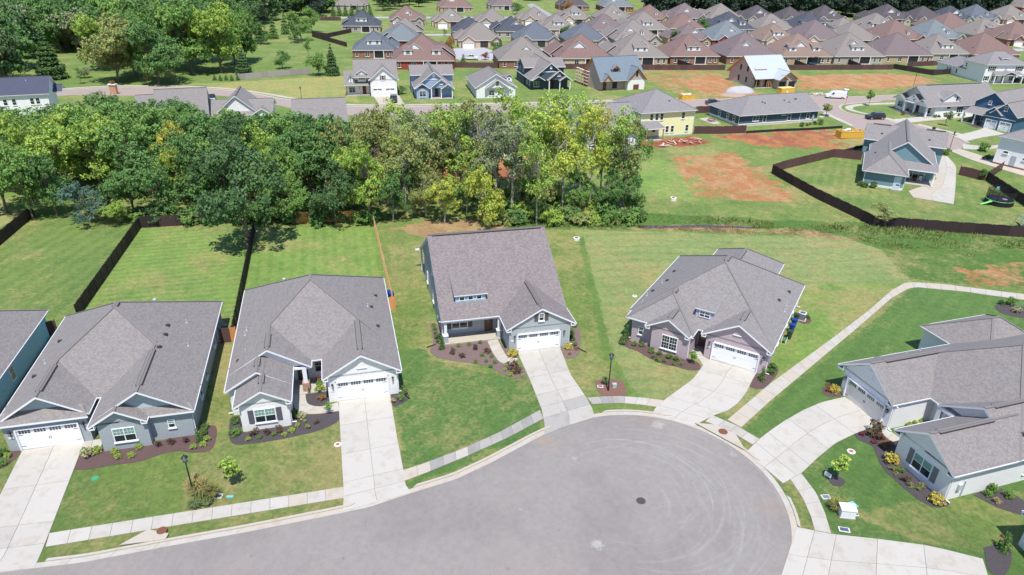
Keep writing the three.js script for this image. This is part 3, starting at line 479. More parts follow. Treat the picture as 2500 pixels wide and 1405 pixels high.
{ // blue-grey brick house, garage on the left
  const br = brickPaint(144, 152, 157), sd = siding(148, 162, 168), org = G(54.5, 1099.7);
  const H = house('brick_house', 'blue-grey brick house with twin shingled front gables and a white double garage', org, 14.8);
  const hf = (u, v) => E0 + 0.63 * Math.min(u + 1.35, 15.05 - u, v - 2.4, 19.75 - v);
  wall(H, -0.95, 14.65, 2.9, 19.35, 0, 3.1, br); wall(H, -0.95, 5.75, 0, 2.9, 0, 3.08, br); wall(H, 7.1, 14.65, -1.2, 2.9, 0, 3.08, br); wall(H, 7.1, 11.05, -1.85, -1.2, 0, 3.08, br);
  addRoof(H, hipFaces(-1.35, 15.05, 2.4, 19.75, E0, 0.63), SH.taupe);
  addRoof(H, gableV(-1.35, 6.05, 0.05, 6.6, E0 + 0.002, 0.63), SH.taupe); part('gable_wall', triWallV(-0.9, 5.6, 0.75, E0, E0 + 0.1, 0.63), sd, H);
  addRoof(H, [[P3(-1.35, -0.38, E0 - 0.02), P3(6.05, -0.38, E0 - 0.02), P3(5.5, 0.76, E0 + 0.62), P3(-0.8, 0.76, E0 + 0.62)]], SH.taupe, WHITE, 'skirt_roof');
  part('gable_vent', boxUV(1.95, 2.75, 0.70, 0.76, 4.2, 4.9), sd, H);
  addRoof(H, gableV(6.5, 15.05, -1.5, 7.2, E0 - 0.002, 0.62), SH.taupe); part('gable_wall', triWallV(7.0, 14.55, -0.85, E0, E0 + 0.1, 0.62), sd, H);
  addRoof(H, gableV(6.5, 11.25, -2.25, -0.6, E0 - 0.01, 0.6), SH.taupe); part('gable_wall', triWallV(7.1, 11.05, -1.85, 2.9, 3.08, 0.6), br, H);
  addRoof(H, [[P3(10.9, -1.6, E0 - 0.03), P3(15.05, -1.6, E0 - 0.03), P3(14.6, -0.84, E0 + 0.45), P3(9.9, -0.84, E0 + 0.45)]], SH.taupe, WHITE, 'skirt_roof');
  part('gable_vent', boxUV(10.4, 11.2, -0.9, -0.84, 4.3, 5.0), sd, H);
  returns(H, 6.5, 11.25, -2.24, E0, SH.taupe);
  garageDoor(H, 4.88, 2.18, 2.47, 0); lantern(H, -0.45, 0, 1.95, 'f'); lantern(H, 5.35, 0, 1.95, 'f'); plate(H, -0.5, 0, 1.45, 'f');
  windowAt(H, 1.85, 1.5, 9.08, -1.85, 0.85, 'f', { sashes: 2, grid: [3, 2], upper: 'blind' }); windowAt(H, 0.62, 0.95, 12.85, -1.2, 1.2, 'f', { grid: [2, 2], upper: 'blind' });
  windowAt(H, 0.9, 1.5, 14.65, 3.6, 0.9, 'r', { grid: [2, 2] }); windowAt(H, 0.9, 1.5, 14.65, 7.0, 0.9, 'r', { grid: [2, 2] }); windowAt(H, 0.9, 1.5, 14.65, 13.2, 0.9, 'r', { grid: [2, 2] });
  downspout(H, 14.65, -1.05, 2.9, 'r'); downspout(H, 14.65, 15.5, 2.9, 'r'); downspout(H, 14.65, 19.2, 2.9, 'r');
  part('front_door', boxUV(5.8, 6.8, 2.78, 2.9, 0.15, 2.35), M(120, 96, 84, 0.6), H);
  ridgeVent(H, 2.35, 1.0, 2.35, 5.2, E0 + 0.63 * 3.7, SH.taupe); ridgeVent(H, 10.78, -0.4, 10.78, 5.6, E0 + 0.62 * 4.275, SH.taupe); ridgeVent(H, 6.85, 10.7, 6.85, 11.5, E0 + 0.63 * 8.2, SH.taupe);
  vents(H, [[12.6, 12.4, 'p'], [11.2, 10.6], [11.3, 8.8], [13.3, 8.2, 'p'], [11.2, 6.3], [13.4, 2.3, 'p'], [0.8, 11.5], [0.2, 5.8], [0.6, 7.6, 'p'], [8.4, 18.2, 'd']], hf);
}
{ // pale grey house with the stepped gables
  const br = brickPaint(212, 210, 214), sd = siding(206, 207, 216), org = G(825.9, 980.1);
  const H = house('brick_house', 'pale grey brick house with three stepped gables and a white double garage', org, 14.8);
  const hf = (u, v) => E0 + 0.63 * Math.min(u + 10.2, 6.4 - u, v - 3.35, 21 - v);
  wall(H, -9.85, 6.0, 4.6, 20.6, 0, 3.1, br); wall(H, -9.85, -4.4, -0.1, 4.6, 0, 3.08, br); wall(H, -8.75, -4.4, -2.9, -0.1, 0, 3.08, br); wall(H, -0.85, 6.0, -0.02, 4.6, 0, 3.08, br);
  addRoof(H, hipFaces(-10.2, 6.4, 3.35, 21.0, E0, 0.63), SH.taupe);
  addRoof(H, gableV(-1.25, 6.4, -0.42, 7.2, E0 + 0.002, 0.6), SH.taupe); part('gable_wall', triWallV(-0.85, 6.0, -0.02, 2.9, 3.08, 0.6), br, H); returns(H, -1.25, 6.4, -0.41, E0, SH.taupe);
  addRoof(H, gableV(-10.2, -2.3, 2.2, 7.6, E0 + 0.004, 0.63), SH.taupe); part('gable_wall', triWallV(-9.8, -2.7, 2.65, E0, E0 + 0.08, 0.63), sd, H);
  addRoof(H, gableV(-10.2, -4.05, -0.5, 5.6, E0 - 0.004, 0.6), SH.taupe); part('gable_wall', triWallV(-9.8, -4.4, -0.1, E0 - 0.1, E0 + 0.05, 0.6), br, H);
  addRoof(H, gableV(-9.2, -4.06, -3.28, 3.4, E0 - 0.012, 0.58), SH.taupe); part('gable_wall', triWallV(-8.75, -4.4, -2.9, 2.9, 3.08, 0.58), br, H); returns(H, -9.2, -4.06, -3.27, E0, SH.taupe);
  part('porch_ceiling', boxUV(-4.4, -0.85, 3.4, 4.6, 2.78, 2.84), OFFW, H); part('porch_floor', boxUV(-4.38, -0.87, 1.9, 4.58, 0.02, 0.1), CON(0), H);
  const col = part('porch_column', prism([[-3.25, 2.35], [-2.85, 2.35], [-2.85, 2.75], [-3.25, 2.75]], 1.1, 2.95), WHITE, H); part('pier', boxUV(-3.4, -2.7, 2.2, 2.9, 0.02, 1.1), brickRaw(175, 140, 125), col);
  part('porch_beam', boxUV(-4.4, -2.3, 2.4, 2.7, 2.7, 2.9), WHITE, H);
  const fd = part('front_door', boxUV(-3.9, -2.9, 4.5, 4.6, 0.1, 2.3), M(70, 62, 66, 0.5), H); part('door_glass', boxUV(-3.65, -3.15, 4.48, 4.5, 0.9, 2.1), GLASS, fd);
  windowAt(H, 1.0, 1.5, -1.7, 4.6, 0.8, 'f', { grid: [2, 2] });
  garageDoor(H, 4.95, 2.2, 2.48, -0.02); lantern(H, -0.4, -0.02, 1.95, 'f'); lantern(H, 5.5, -0.02, 1.95, 'f'); plate(H, -0.45, -0.02, 1.3, 'f');
  const gv = part('gable_vent', boxUV(2.2, 2.95, -0.07, -0.02, 3.7, 4.5), br, H); part('vent_sill', boxUV(2.1, 3.05, -0.12, -0.02, 3.6, 3.7), WHITE, gv); part('vent_head', boxUV(2.2, 2.95, -0.1, -0.02, 4.5, 4.6), WHITE, gv);
  windowAt(H, 1.9, 1.55, -6.58, -2.9, 0.8, 'f', { sashes: 2, grid: [3, 2], upper: 'blind' }); const shm = M(96, 92, 104, 0.6); shutter(H, 0.5, 1.5, -7.83, -2.9, 0.82, 'f', shm); shutter(H, 0.5, 1.5, -5.33, -2.9, 0.82, 'f', shm);
  windowAt(H, 0.7, 1.2, -4.4, 0.9, 1.0, 'r', { grid: [2, 2] }); windowAt(H, 0.7, 1.0, -9.85, 1.2, 1.3, 'l', { grid: [2, 2] });
  downspout(H, 6.0, 0.15, 2.9, 'r'); downspout(H, -4.4, -2.6, 2.9, 'r'); downspout(H, -9.85, 0.1, 2.9, 'l');
  ridgeVent(H, -6.25, 2.8, -6.25, 5.4, E0 + 0.63 * 3.95, SH.taupe); ridgeVent(H, 2.58, 0.8, 2.58, 6.6, E0 + 0.6 * 3.825, SH.taupe); ridgeVent(H, -7.12, 0.6, -7.12, 2.0, E0 + 0.6 * 3.07, SH.taupe); ridgeVent(H, -6.63, -1.9, -6.63, -0.5, E0 + 0.58 * 2.57, SH.taupe);
  vents(H, [[5.0, 14.5], [4.3, 11], [3.9, 10.7, 'p'], [4.7, 7], [-8.9, 9.5, 'p'], [-9.0, 8.6, 'p'], [-8.6, 4.8, 'p'], [-9.3, 4.1], [-5.4, 19.6, 'd']], hf);
}
{ // storey-and-a-half house with the porch and wide dormer
  const br = brickPaint(154, 161, 163), sd = siding(128, 140, 144), org = G(1262.4, 859.6), e = 3.1;
  const H = house('cape_house', 'grey cape house with a tall roof, a three-window shed dormer and a porch', org, 14.3);
  const hf = (u, v) => e + 0.6 * Math.min(v - 3.15, 24 - v);
  wall(H, -7.75, 6.1, 5.0, 21.0, 0, 3.7, br); wall(H, -0.95, 6.1, 0, 5.0, 0, 3.12, br); wall(H, -3.0, 6.1, 21.0, 23.6, 0, 3.2, br);
  part('gable_wall', triWallU(5.0, 22.2, -7.73, 3.4, e + 0.9, 0.6, -1), sd, H); part('gable_wall', triWallU(5.0, 22.2, 6.08, 3.4, e + 0.9, 0.6, 1), sd, H);
  addRoof(H, gableU(-8.1, 6.75, 3.15, 24.0, e, 0.6), SH.brown);
  addRoof(H, gableV(-1.35, 6.76, -0.25, 8.0, e + 0.003, 0.57), SH.brown); part('gable_wall', triWallV(-0.95, 6.1, 0, 3.0, 3.14, 0.585), br, H); returns(H, -1.35, 6.76, -0.24, e, SH.brown, 0.62);
  addRoof(H, [[P3(-6.3, 4.88, 5.27), P3(-2.35, 4.88, 5.27), P3(-2.35, 10.4, 7.1), P3(-6.3, 10.4, 7.1)]], SH.brown, WHITE, 'dormer_roof', 0.12); 
  part('dormer_wall', polyGeo([[P3(-6.1, 5.1, 4.1), P3(-2.6, 5.1, 4.1), P3(-2.6, 5.1, 5.2), P3(-6.1, 5.1, 5.2)], [P3(-2.6, 5.1, 4.1), P3(-2.6, 9.9, 6.85), P3(-2.6, 9.9, 6.9), P3(-2.6, 5.1, 5.2)], [P3(-6.1, 9.9, 6.85), P3(-6.1, 5.1, 4.1), P3(-6.1, 5.1, 5.2), P3(-6.1, 9.9, 6.9)]]), siding(150, 170, 184), H);
  part('dormer_sill', boxUV(-6.12, -2.58, 5.03, 5.11, 4.2, 4.4), M(150, 170, 184), H);
  for (const u of [-5.35, -4.35, -3.35]) windowAt(H, 0.66, 0.62, u, 5.1, 4.46, 'f', { grid: [2, 0], sill: false });
  part('porch_floor', boxUV(-7.8, -0.97, 3.0, 4.98, 0.0, 0.16), CON(3), H); part('porch_ceiling', boxUV(-7.8, -0.97, 3.4, 4.98, 2.86, 2.92), OFFW, H); part('porch_beam', boxUV(-7.85, -0.97, 3.3, 3.55, 2.7, 2.92), WHITE, H);
  for (const u of [-7.6, -1.35]) { const c = part('porch_column', prism([[u - 0.16, 3.3], [u + 0.16, 3.3], [u + 0.16, 3.6], [u - 0.16, 3.6]], 1.15, 2.72), WHITE, H); part('pier', boxUV(u - 0.26, u + 0.26, 3.18, 3.72, 0, 1.05), br, c); part('pier_cap', boxUV(u - 0.3, u + 0.3, 3.14, 3.76, 1.05, 1.15), WHITE, c); }
  const fd = part('front_door', boxUV(-2.75, -1.75, 4.93, 5.0, 0.16, 2.4), M(96, 66, 54, 0.5), H); part('door_glass', boxUV(-2.45, -2.05, 4.91, 4.93, 1.3, 2.25), GLASS, fd);
  windowAt(H, 1.9, 1.4, -5.7, 5.0, 0.95, 'f', { sashes: 2, grid: [1, 2], bars: false }); const shm = M(92, 82, 80, 0.6); shutter(H, 0.5, 1.35, -6.95, 5.0, 0.97, 'f', shm); shutter(H, 0.5, 1.35, -4.45, 5.0, 0.97, 'f', shm);
  garageDoor(H, 4.92, 2.18, 2.46, 0, 'f', { lites: 5 }); lantern(H, -0.35, 0, 1.95, 'f'); lantern(H, 5.45, 0, 1.95, 'f'); plate(H, -0.55, 0, 1.5, 'f');
  windowAt(H, 0.62, 0.95, 2.7, 0, 3.75, 'f', { grid: [2, 2] }); shutter(H, 0.42, 0.95, 2.1, 0, 3.75, 'f', shm); shutter(H, 0.42, 0.95, 3.3, 0, 3.75, 'f', shm);
  for (const [v, h] of [[8, 1], [12, 1], [12.4, 4.6], [17.5, 1]]) windowAt(H, 0.8, 1.5, -7.75, v, h, 'l', { grid: [2, 2] });
  part('back_post', boxUV(-7.95, -7.7, 23.2, 23.5, 0, 3.2), WHITE, H); part('back_porch_floor', boxUV(-7.8, -3, 21, 23.6, 0, 0.15), CON(2), H);
  part('gutter_end', boxUV(-8.6, -8.1, 23.7, 24.0, 2.9, 3.05), WHITE, H);
  downspout(H, 6.1, 0.15, 2.95, 'r'); downspout(H, -7.9, 3.6, 2.9, 'l');
  ridgeVent(H, 2.7, 0.9, 2.7, 6.6, e + 0.57 * 4.055, SH.brown); ridgeVent(H, -7.5, 13.575, 6.2, 13.575, e + 0.6 * 10.425, SH.brown);
}
{ // mauve-grey brick house with the small dormer
  const br = brickPaint(164, 150, 156), org = G(1734.2, 879.1), V0 = 0.2;
  const H = house('brick_house', 'mauve-grey brick house with a small twin-window dormer and bins along its side', org, -30.3);
  const hf = (u, v) => E0 + 0.63 * Math.min(u + 10.25, 6.2 - u, v - 0.6, 19 - v);
  wall(H, -9.85, 5.85, 2.2, 18.6, 0, 3.1, br); wall(H, -9.2, -6.6, -0.75, 2.2, 0, 3.08, br); wall(H, -6.6, -2.3, -1.5, 2.2, 0, 3.08, br); wall(H, -0.85, 5.85, V0, 2.2, 0, 3.08, br); wall(H, -6.0, 2.2, 18.6, 23.9, 0, 3.08, br);
  addRoof(H, hipFaces(-10.25, 6.2, 0.6, 19.0, E0, 0.63), SH.grey);
  addRoof(H, halfHipV(-6.4, 2.6, 15, 24.3, E0 + 0.002, 0.63), SH.grey);
  addRoof(H, halfHipV(-9.95, -2.0, -1.12, 6.5, E0 - 0.002, 0.63, true), SH.grey);
  addRoof(H, gableV(-7.35, -2.2, -1.88, 2.8, E0 + 0.004, 0.6), SH.grey); part('gable_wall', triWallV(-6.6, -2.3, -1.5, 2.9, 3.1, 0.62), br, H); returns(H, -7.35, -2.2, -1.87, E0, SH.grey);
  addRoof(H, gableV(-1.4, 6.2, -0.18, 5.2, E0 + 0.006, 0.6), SH.grey); part('gable_wall', triWallV(-0.85, 5.85, V0, 2.9, 3.12, 0.62), br, H); returns(H, -1.4, 6.2, -0.17, E0, SH.grey);
  addRoof(H, [[P3(-2.95, 1.66, 5.04), P3(-0.7, 1.66, 5.04), P3(-0.7, 5.2, 6.0), P3(-2.95, 5.2, 6.0)]], SH.grey, WHITE, 'dormer_roof', 0.12);
  part('dormer_wall', polyGeo([[P3(-2.85, 1.85, 3.8), P3(-0.8, 1.85, 3.8), P3(-0.8, 1.85, 5.05), P3(-2.85, 1.85, 5.05)], [P3(-0.8, 1.85, 3.8), P3(-0.8, 4.9, 5.7), P3(-0.8, 4.9, 5.9), P3(-0.8, 1.85, 5.05)], [P3(-2.85, 4.9, 5.7), P3(-2.85, 1.85, 3.8), P3(-2.85, 1.85, 5.05), P3(-2.85, 4.9, 5.9)]]), siding(150, 150, 166), H);
  windowAt(H, 1.25, 0.8, -1.83, 1.85, 4.0, 'f', { sashes: 2, grid: [2, 2], sill: false });
  part('porch_floor', boxUV(-2.28, -0.87, 0.2, 2.18, 0.0, 0.1), CON(0), H); part('porch_beam', boxUV(-2.28, -0.87, 0.7, 0.85, 2.78, 3.0), WHITE, H);
  const fd = part('front_door', boxUV(-2.1, -1.1, 2.12, 2.2, 0.1, 2.3), M(84, 62, 56, 0.5), H); part('door_glass', boxUV(-1.85, -1.35, 2.1, 2.12, 1.1, 2.15), GLASS, fd);
  garageDoor(H, 4.9, 2.18, 2.5, V0); lantern(H, -0.42, V0, 1.95, 'f'); lantern(H, 5.42, V0, 1.95, 'f'); plate(H, -0.5, V0, 1.45, 'f');
  windowAt(H, 1.85, 1.75, -4.45, -1.5, 0.65, 'f', { sashes: 2, grid: [3, 2], fullBars: true }); windowAt(H, 0.62, 1.05, -8.1, -0.75, 1.05, 'f', { grid: [2, 2] });
  part('gable_vent', boxUV(2.0, 2.7, V0 - 0.05, V0, 3.9, 4.5), br, H); part('vent_sill', boxUV(1.9, 2.8, V0 - 0.1, V0, 3.8, 3.9), WHITE, H);
  for (const v of [6, 11, 15]) windowAt(H, 0.8, 1.4, 5.85, v, 0.9, 'r', { grid: [2, 2] });
  downspout(H, 5.85, 0.35, 2.9, 'r'); downspout(H, 5.85, 18.3, 2.9, 'r'); downspout(H, -9.2, -0.6, 2.9, 'l'); downspout(H, -2.3, -1.35, 2.9, 'r');
  ridgeVent(H, 2.4, 1.2, 2.4, 3.6, E0 + 0.6 * 3.8, SH.grey); ridgeVent(H, -4.78, -1.3, -4.78, 1.0, E0 + 0.6 * 2.575, SH.grey); ridgeVent(H, -2.02, 9.2, -2.02, 10.6, E0 + 0.63 * 8.225, SH.grey); ridgeVent(H, -1.9, 16, -1.9, 19.2, E0 + 0.63 * 4.5, SH.grey); ridgeVent(H, -5.97, 3.1, -5.97, 4.0, E0 + 0.63 * 3.975, SH.grey);
  vents(H, [[5.0, 14.2], [4.5, 10.6], [5.4, 10.9, 'p'], [5.5, 9.3, 'p'], [-8.6, 11.5], [-9, 8, 'p'], [-8.4, 8.2], [-9.2, 5.5], [-9.5, 4.2, 'p'], [-9.2, 1.9, 'p']], hf);
}
{ // white brick house turned to the circle
  const br = brickPaint(246, 247, 245), org = G(2061.4, 967.1), p = 0.66;
  const H = house('brick_house', 'white brick house with two projecting gables, cream garage door and yellow shrubs', org, -72.3);
  const hf = (u, v) => E0 + 0.63 * Math.min(u + 1.5, 15.1 - u, v - 4.2, 40 - v);
  wall(H, -1.15, 14.75, 5.2, 26, 0, 3.1, br); wall(H, -0.7, 5.7, 0, 5.2, 0, 3.08, br); wall(H, 9.2, 14.75, -2.5, 5.2, 0, 3.08, br); wall(H, -5.25, -1.2, 14.9, 24, 0, 3.08, br);
  addRoof(H, hipFaces(-1.5, 15.1, 4.2, 26.4, E0, 0.63), SH.taupe);
  addRoof(H, gableV(-1.5, 5.85, -0.32, 9.4, E0 + 0.002, p), SH.taupe); part('gable_wall', triWallV(-0.7, 5.7, 0, 2.9, 3.2, 0.7), br, H); returns(H, -1.5, 5.85, -0.31, E0, SH.taupe, 0.75);
  addRoof(H, gableV(6.9, 15.1, 3.95, 10.5, E0 + 0.004, 0.63), SH.taupe); part('gable_wall', triWallV(7.4, 14.75, 4.5, 2.9, E0 + 0.1, 0.63), br, H);
  addRoof(H, gableV(8.75, 15.1, -2.9, 7.0, E0 - 0.004, 0.64), SH.taupe); part('gable_wall', triWallV(9.2, 14.75, -2.5, 2.9, 3.15, 0.66), br, H); returns(H, 8.75, 15.1, -2.89, E0, SH.taupe, 0.75);
  addRoof(H, hipFaces(-5.6, 3.4, 14.5, 24.4, E0 + 0.006, 0.63), SH.taupe);
  part('porch_floor', boxUV(5.75, 9.15, 2.6, 5.18, 0, 0.12), CON(0), H); part('porch_beam', boxUV(6.9, 9.2, 4.0, 4.3, 2.7, 2.95), WHITE, H); part('porch_column', boxUV(7.0, 7.4, 4.0, 4.4, 0.1, 2.8), WHITE, H);
  const fd = part('front_door', boxUV(7.6, 8.6, 5.1, 5.2, 0.12, 2.35), M(90, 76, 70, 0.5), H); part('door_glass', boxUV(7.85, 8.35, 5.08, 5.1, 1.0, 2.15), GLASS, fd);
  garageDoor(H, 4.88, 2.18, 2.47, 0, 'f', { mat: M(226, 222, 214, 0.5) }); lantern(H, -0.38, 0, 1.95, 'f'); lantern(H, 5.3, 0, 1.95, 'f');
  part('gable_vent', boxUV(1.9, 2.6, -0.05, 0, 3.7, 4.6), br, H);
  windowAt(H, 1.95, 1.6, 12.0, -2.5, 0.75, 'f', { sashes: 2, grid: [1, 2], bars: false, upper: 'blind' }); const shm = M(118, 122, 124, 0.6); shutter(H, 0.5, 1.55, 10.72, -2.5, 0.77, 'f', shm); shutter(H, 0.5, 1.55, 13.28, -2.5, 0.77, 'f', shm);
  windowAt(H, 0.95, 1.5, 14.75, 6.5, 0.8, 'r', { grid: [1, 2], bars: false, upper: 'blind' }); windowAt(H, 0.95, 1.5, 14.75, 11, 0.8, 'r', { grid: [1, 2], bars: false });
  const mt = part('meter_box', boxUV(14.75, 14.95, -1.5, -1.1, 1.0, 1.6), M(190, 196, 200, 0.5), H); part('conduit', boxUV(14.75, 14.82, -0.8, -0.7, 0, 1.8), M(170, 176, 180, 0.5), mt); part('gable_louver', boxUV(14.75, 14.8, 5.2, 5.9, 2.4, 2.7), M(150, 152, 156), H);
  downspout(H, 5.7, 0.15, 2.9, 'r'); downspout(H, 14.75, -2.35, 2.9, 'r');
  ridgeVent(H, 2.17, 1.4, 2.17, 8.0, E0 + p * 3.675, SH.taupe); ridgeVent(H, 11.92, -2.0, 11.92, 4.0, E0 + 0.64 * 3.175, SH.taupe); ridgeVent(H, 11.0, 5, 11.0, 9, E0 + 0.63 * 4.1, SH.taupe);
  vents(H, [[13.4, 6.2], [13.9, 5.0], [-0.4, 9, 'p'], [-5, 19, 'p'], [0.2, 6.5, 'p']], hf);
}
{ // neighbour at the lower right, mostly out of view
  const br = brickPaint(246, 247, 245), org = G(2486, 1330);
  const H = house('brick_house', 'white brick gable house with a black wall lantern at the end of the driveway', org, -86);
  wall(H, 0, 7, 0, 12, 0, 3.1, br); addRoof(H, gableV(-0.5, 7.5, -0.4, 12, E0, 0.66), SH.taupe); part('gable_wall', triWallV(0, 7, 0, 3.0, 3.15, 0.66), br, H); returns(H, -0.5, 7.5, -0.39, E0, SH.taupe, 0.75);
  garageDoor(H, 4.88, 2.18, 3.4, 0, 'f', { mat: M(226, 222, 214, 0.5) }); lantern(H, 0.5, 0, 1.95, 'f');
}
{ // neighbour at the far left
  const br = brickPaint(150, 190, 215), b = G(117, 757, 3.05), c = Math.cos(rad(14.8)), s = Math.sin(rad(14.8)), u = 15.1, v = 19.75;
  const org = new THREE.Vector3(b.x - c * u + s * v, 0, b.z + s * u + c * v);
  const H = house('brick_house', 'pale blue brick house with a plain grey roof beside the blue-grey brick house', org, 14.8);
  wall(H, -0.95, 14.7, -1, 19.35, 0, 3.1, br);
  addRoof(H, hipFaces(-1.35, 15.1, -1.4, 19.75, E0, 0.63), SH.taupe);
  windowAt(H, 0.9, 1.5, 14.7, 3.6, 0.9, 'r', { grid: [2, 2] }); windowAt(H, 0.9, 1.5, 14.7, 9, 0.9, 'r', { grid: [2, 2] });
  vents(H, [[12.6, 12.4], [13.5, 9, 'p']], (uu, vv) => E0 + 0.63 * Math.min(uu + 1.35, 15.05 - uu, vv + 1.4, 19.75 - vv));
}
// ---------------------------------------------------------------- houses on the street behind
const q1 = reg(0, 0, 3.906), q2 = reg(560, 0, 3.906), q3 = reg(1100, 0, 4.1667), q4 = reg(1600, 0, 5), q5 = reg(2000, 0, 5), q6 = reg(1480, 160, 3.0548), q7 = reg(2000, 160, 3.054), q8 = reg(800, 100, 6.25), q9 = reg(2160, 160, 5.403);
const GQ = (r, x, y, h = 0) => G(...r(x, y), h);
const trussG = (H, u, v, h, w, mat) => part('gable_truss', merge([bx(w, 0.12, 0.1, 0, 0, 0), bx(0.12, w * 0.3, 0.1, 0, w * 0.15, 0.01), bx(w * 0.5, 0.1, 0.09, 0, w * 0.14, 0)]), mat, H).position.set(u, h, -v);
{ // teal house with the wide rear gable
  const sd = siding(98, 126, 134), H = house('sided_house', 'teal sided house with a wide rear gable and covered patio inside a dark fence', GQ(q7, 322, 890), -26);
  wall(H, 0, 7.0, 0, 9, 0, 3.1, sd); wall(H, 0.3, 12.3, 9, 30, 0, 3.2, sd); wall(H, -1.0, 14.2, 22.2, 29.6, 0, 4.2, sd); part('footing', boxUV(-0.02, 7.02, -0.03, 0.2, 0, 0.45), WHITE, H);
  addRoof(H, halfHipV(-0.6, 7.4, -0.55, 14, 3.0, 0.72, true), SH.grey);
  addRoof(H, gableV(0.2, 12.6, 8.1, 30.6, 3.02, 0.72), SH.grey); part('gable_wall', triWallV(0.6, 12.2, 8.5, 3.3, 3.3, 0.72), sd, H);
  addRoof(H, [[P3(6.6, 5.0, 3.0), P3(12.6, 5.0, 3.0), P3(12.6, 8.9, 3.75), P3(6.6, 8.9, 3.75)]], SH.grey, WHITE, 'patio_roof');
  addRoof(H, gableU(-1.4, 14.6, 21.6, 30.2, 4.1, 0.6), SH.grey, WHITE, 'wing_roof'); part('gable_wall', triWallU(22.2, 29.6, -1.0, 4.1, 4.2, 0.6, -1), sd, H); part('gable_wall', triWallU(22.2, 29.6, 14.2, 4.1, 4.2, 0.6, 1), sd, H);
  part('patio_floor', boxUV(7.0, 12.3, 4.8, 9, 0, 0.14), CON(2), H); for (const u of [7.15, 12.15]) part('patio_post', boxUV(u - 0.12, u + 0.12, 5.2, 5.44, 0.14, 2.9), WHITE, H);
  windowAt(H, 3.2, 2.1, 9.2, 9, 0.2, 'f', { sashes: 3, grid: [1, 2], bars: false, sill: false, upper: 'blind' }); const d = part('side_door', boxUV(5.3, 6.3, -0.06, 0, 0.3, 2.4), M(190, 214, 232, 0.5), H); part('door_frame', boxUV(5.2, 6.4, -0.03, 0, 0.25, 2.5), WHITE, d);
  part('door_step', boxUV(4.9, 6.7, -1.1, 0, 0, 0.25), CON(2), H);
  for (const [u, v] of [[0, 0], [7.0, 0]]) part('corner_trim', boxUV(u - 0.06, u + 0.06, v - 0.03, v + 0.1, 0.4, 3.0), WHITE, H);
  ridgeVent(H, 6.4, 9, 6.4, 29, 3.02 + 0.72 * 6.2, SH.grey); ridgeVent(H, 0, 25.9, 3.5, 25.9, 4.1 + 0.6 * 4.3, SH.grey); ridgeVent(H, 10.4, 25.9, 14, 25.9, 4.1 + 0.6 * 4.3, SH.grey);
  vents(H, [[0.9, 3.2, 'p'], [1.2, 9.3], [2, 23.4], [0.8, 24.4, 'p'], [11.2, 23.2], [12.6, 23.4, 'p']], (u, v) => v > 20 ? 4.1 + 0.6 * (v - 21.6) : 3 + 0.72 * Math.min(u + 0.6, v + 0.5));
  const pad = structure('patio_pad'), L = [GQ(q7, 640, 925), GQ(q7, 700, 985)], R = [GQ(q7, 1015, 925), GQ(q7, 1005, 1035)];
  const a = [GQ(q7, 905, 672), GQ(q7, 880, 760), GQ(q7, 830, 890), GQ(q7, 660, 930), GQ(q7, 705, 985)], b = [GQ(q7, 960, 680), GQ(q7, 1025, 750), GQ(q7, 1022, 850), GQ(q7, 1015, 960), GQ(q7, 1005, 1035)];
  bed(pad, a, b); slabs(pad, a, b, [0, 0.25, 0.45, 0.7, 1], [0, 0.5, 1], { pickMat: () => CON(pick([0, 3, 1])) });
}
{ // long navy bungalow
  const sd = siding(62, 76, 92), H = house('sided_house', 'long low navy house with white trimmed windows behind a brown fence', GQ(q6, 990, 460), 19.3);
  wall(H, 0, 24.3, 0.2, 13.4, 0.5, 3.05, sd); wall(H, -0.05, 24.35, 0.15, 13.45, 0, 0.5, brickPaint(190, 180, 172), 'footing'); part('water_table', boxUV(-0.08, 24.4, 0.1, 13.5, 0.5, 0.72), WHITE, H);
  addRoof(H, halfHipV(-0.5, 14.4, -0.4, 14, 2.95, 0.5).length ? [[P3(-0.5, -0.4, 2.95), P3(25, -0.4, 2.95), P3(25, 6.8, 6.3), P3(6.7, 6.8, 6.3)], [P3(25, 14, 2.95), P3(-0.5, 14, 2.95), P3(6.7, 6.8, 6.3), P3(25, 6.8, 6.3)], [P3(-0.5, 14, 2.95), P3(-0.5, -0.4, 2.95), P3(6.7, 6.8, 6.3)]] : [], SH.slate);
  for (const [u, w, h, h0, s] of [[4.9, 1.9, 1.2, 1.2, 2], [7.6, 1.1, 1.7, 0.75, 1], [15.2, 1.1, 1.7, 0.75, 1], [13.4, 1.3, 0.45, 2.3, 1], [21.2, 1.0, 1.6, 0.9, 1]]) windowAt(H, w, h, u, 0.2, h0, 'f', { sashes: s, grid: [2, h < 0.6 ? 0 : 2], bars: false });
  for (const v of [2.5, 5.2, 8.8]) windowAt(H, 1.0, 1.5, 0, v, 0.9, 'l', { grid: [1, 2], bars: false });
  part('meter_box', boxUV(22.6, 23.1, 0.02, 0.2, 0.6, 2.0), M(170, 180, 190), H); downspout(H, 0, 0.3, 2.9, 'l'); downspout(H, 18.6, 0.2, 2.9, 'f');
  vents(H, [[9, 4], [9.5, 3.6], [16, 4.2], [17, 3.4], [19.5, 4.4], [19.9, 4.4], [22, 3.2, 'p'], [8, 2, 'p']], (u, v) => 2.95 + 0.465 * (v + 0.4));
}
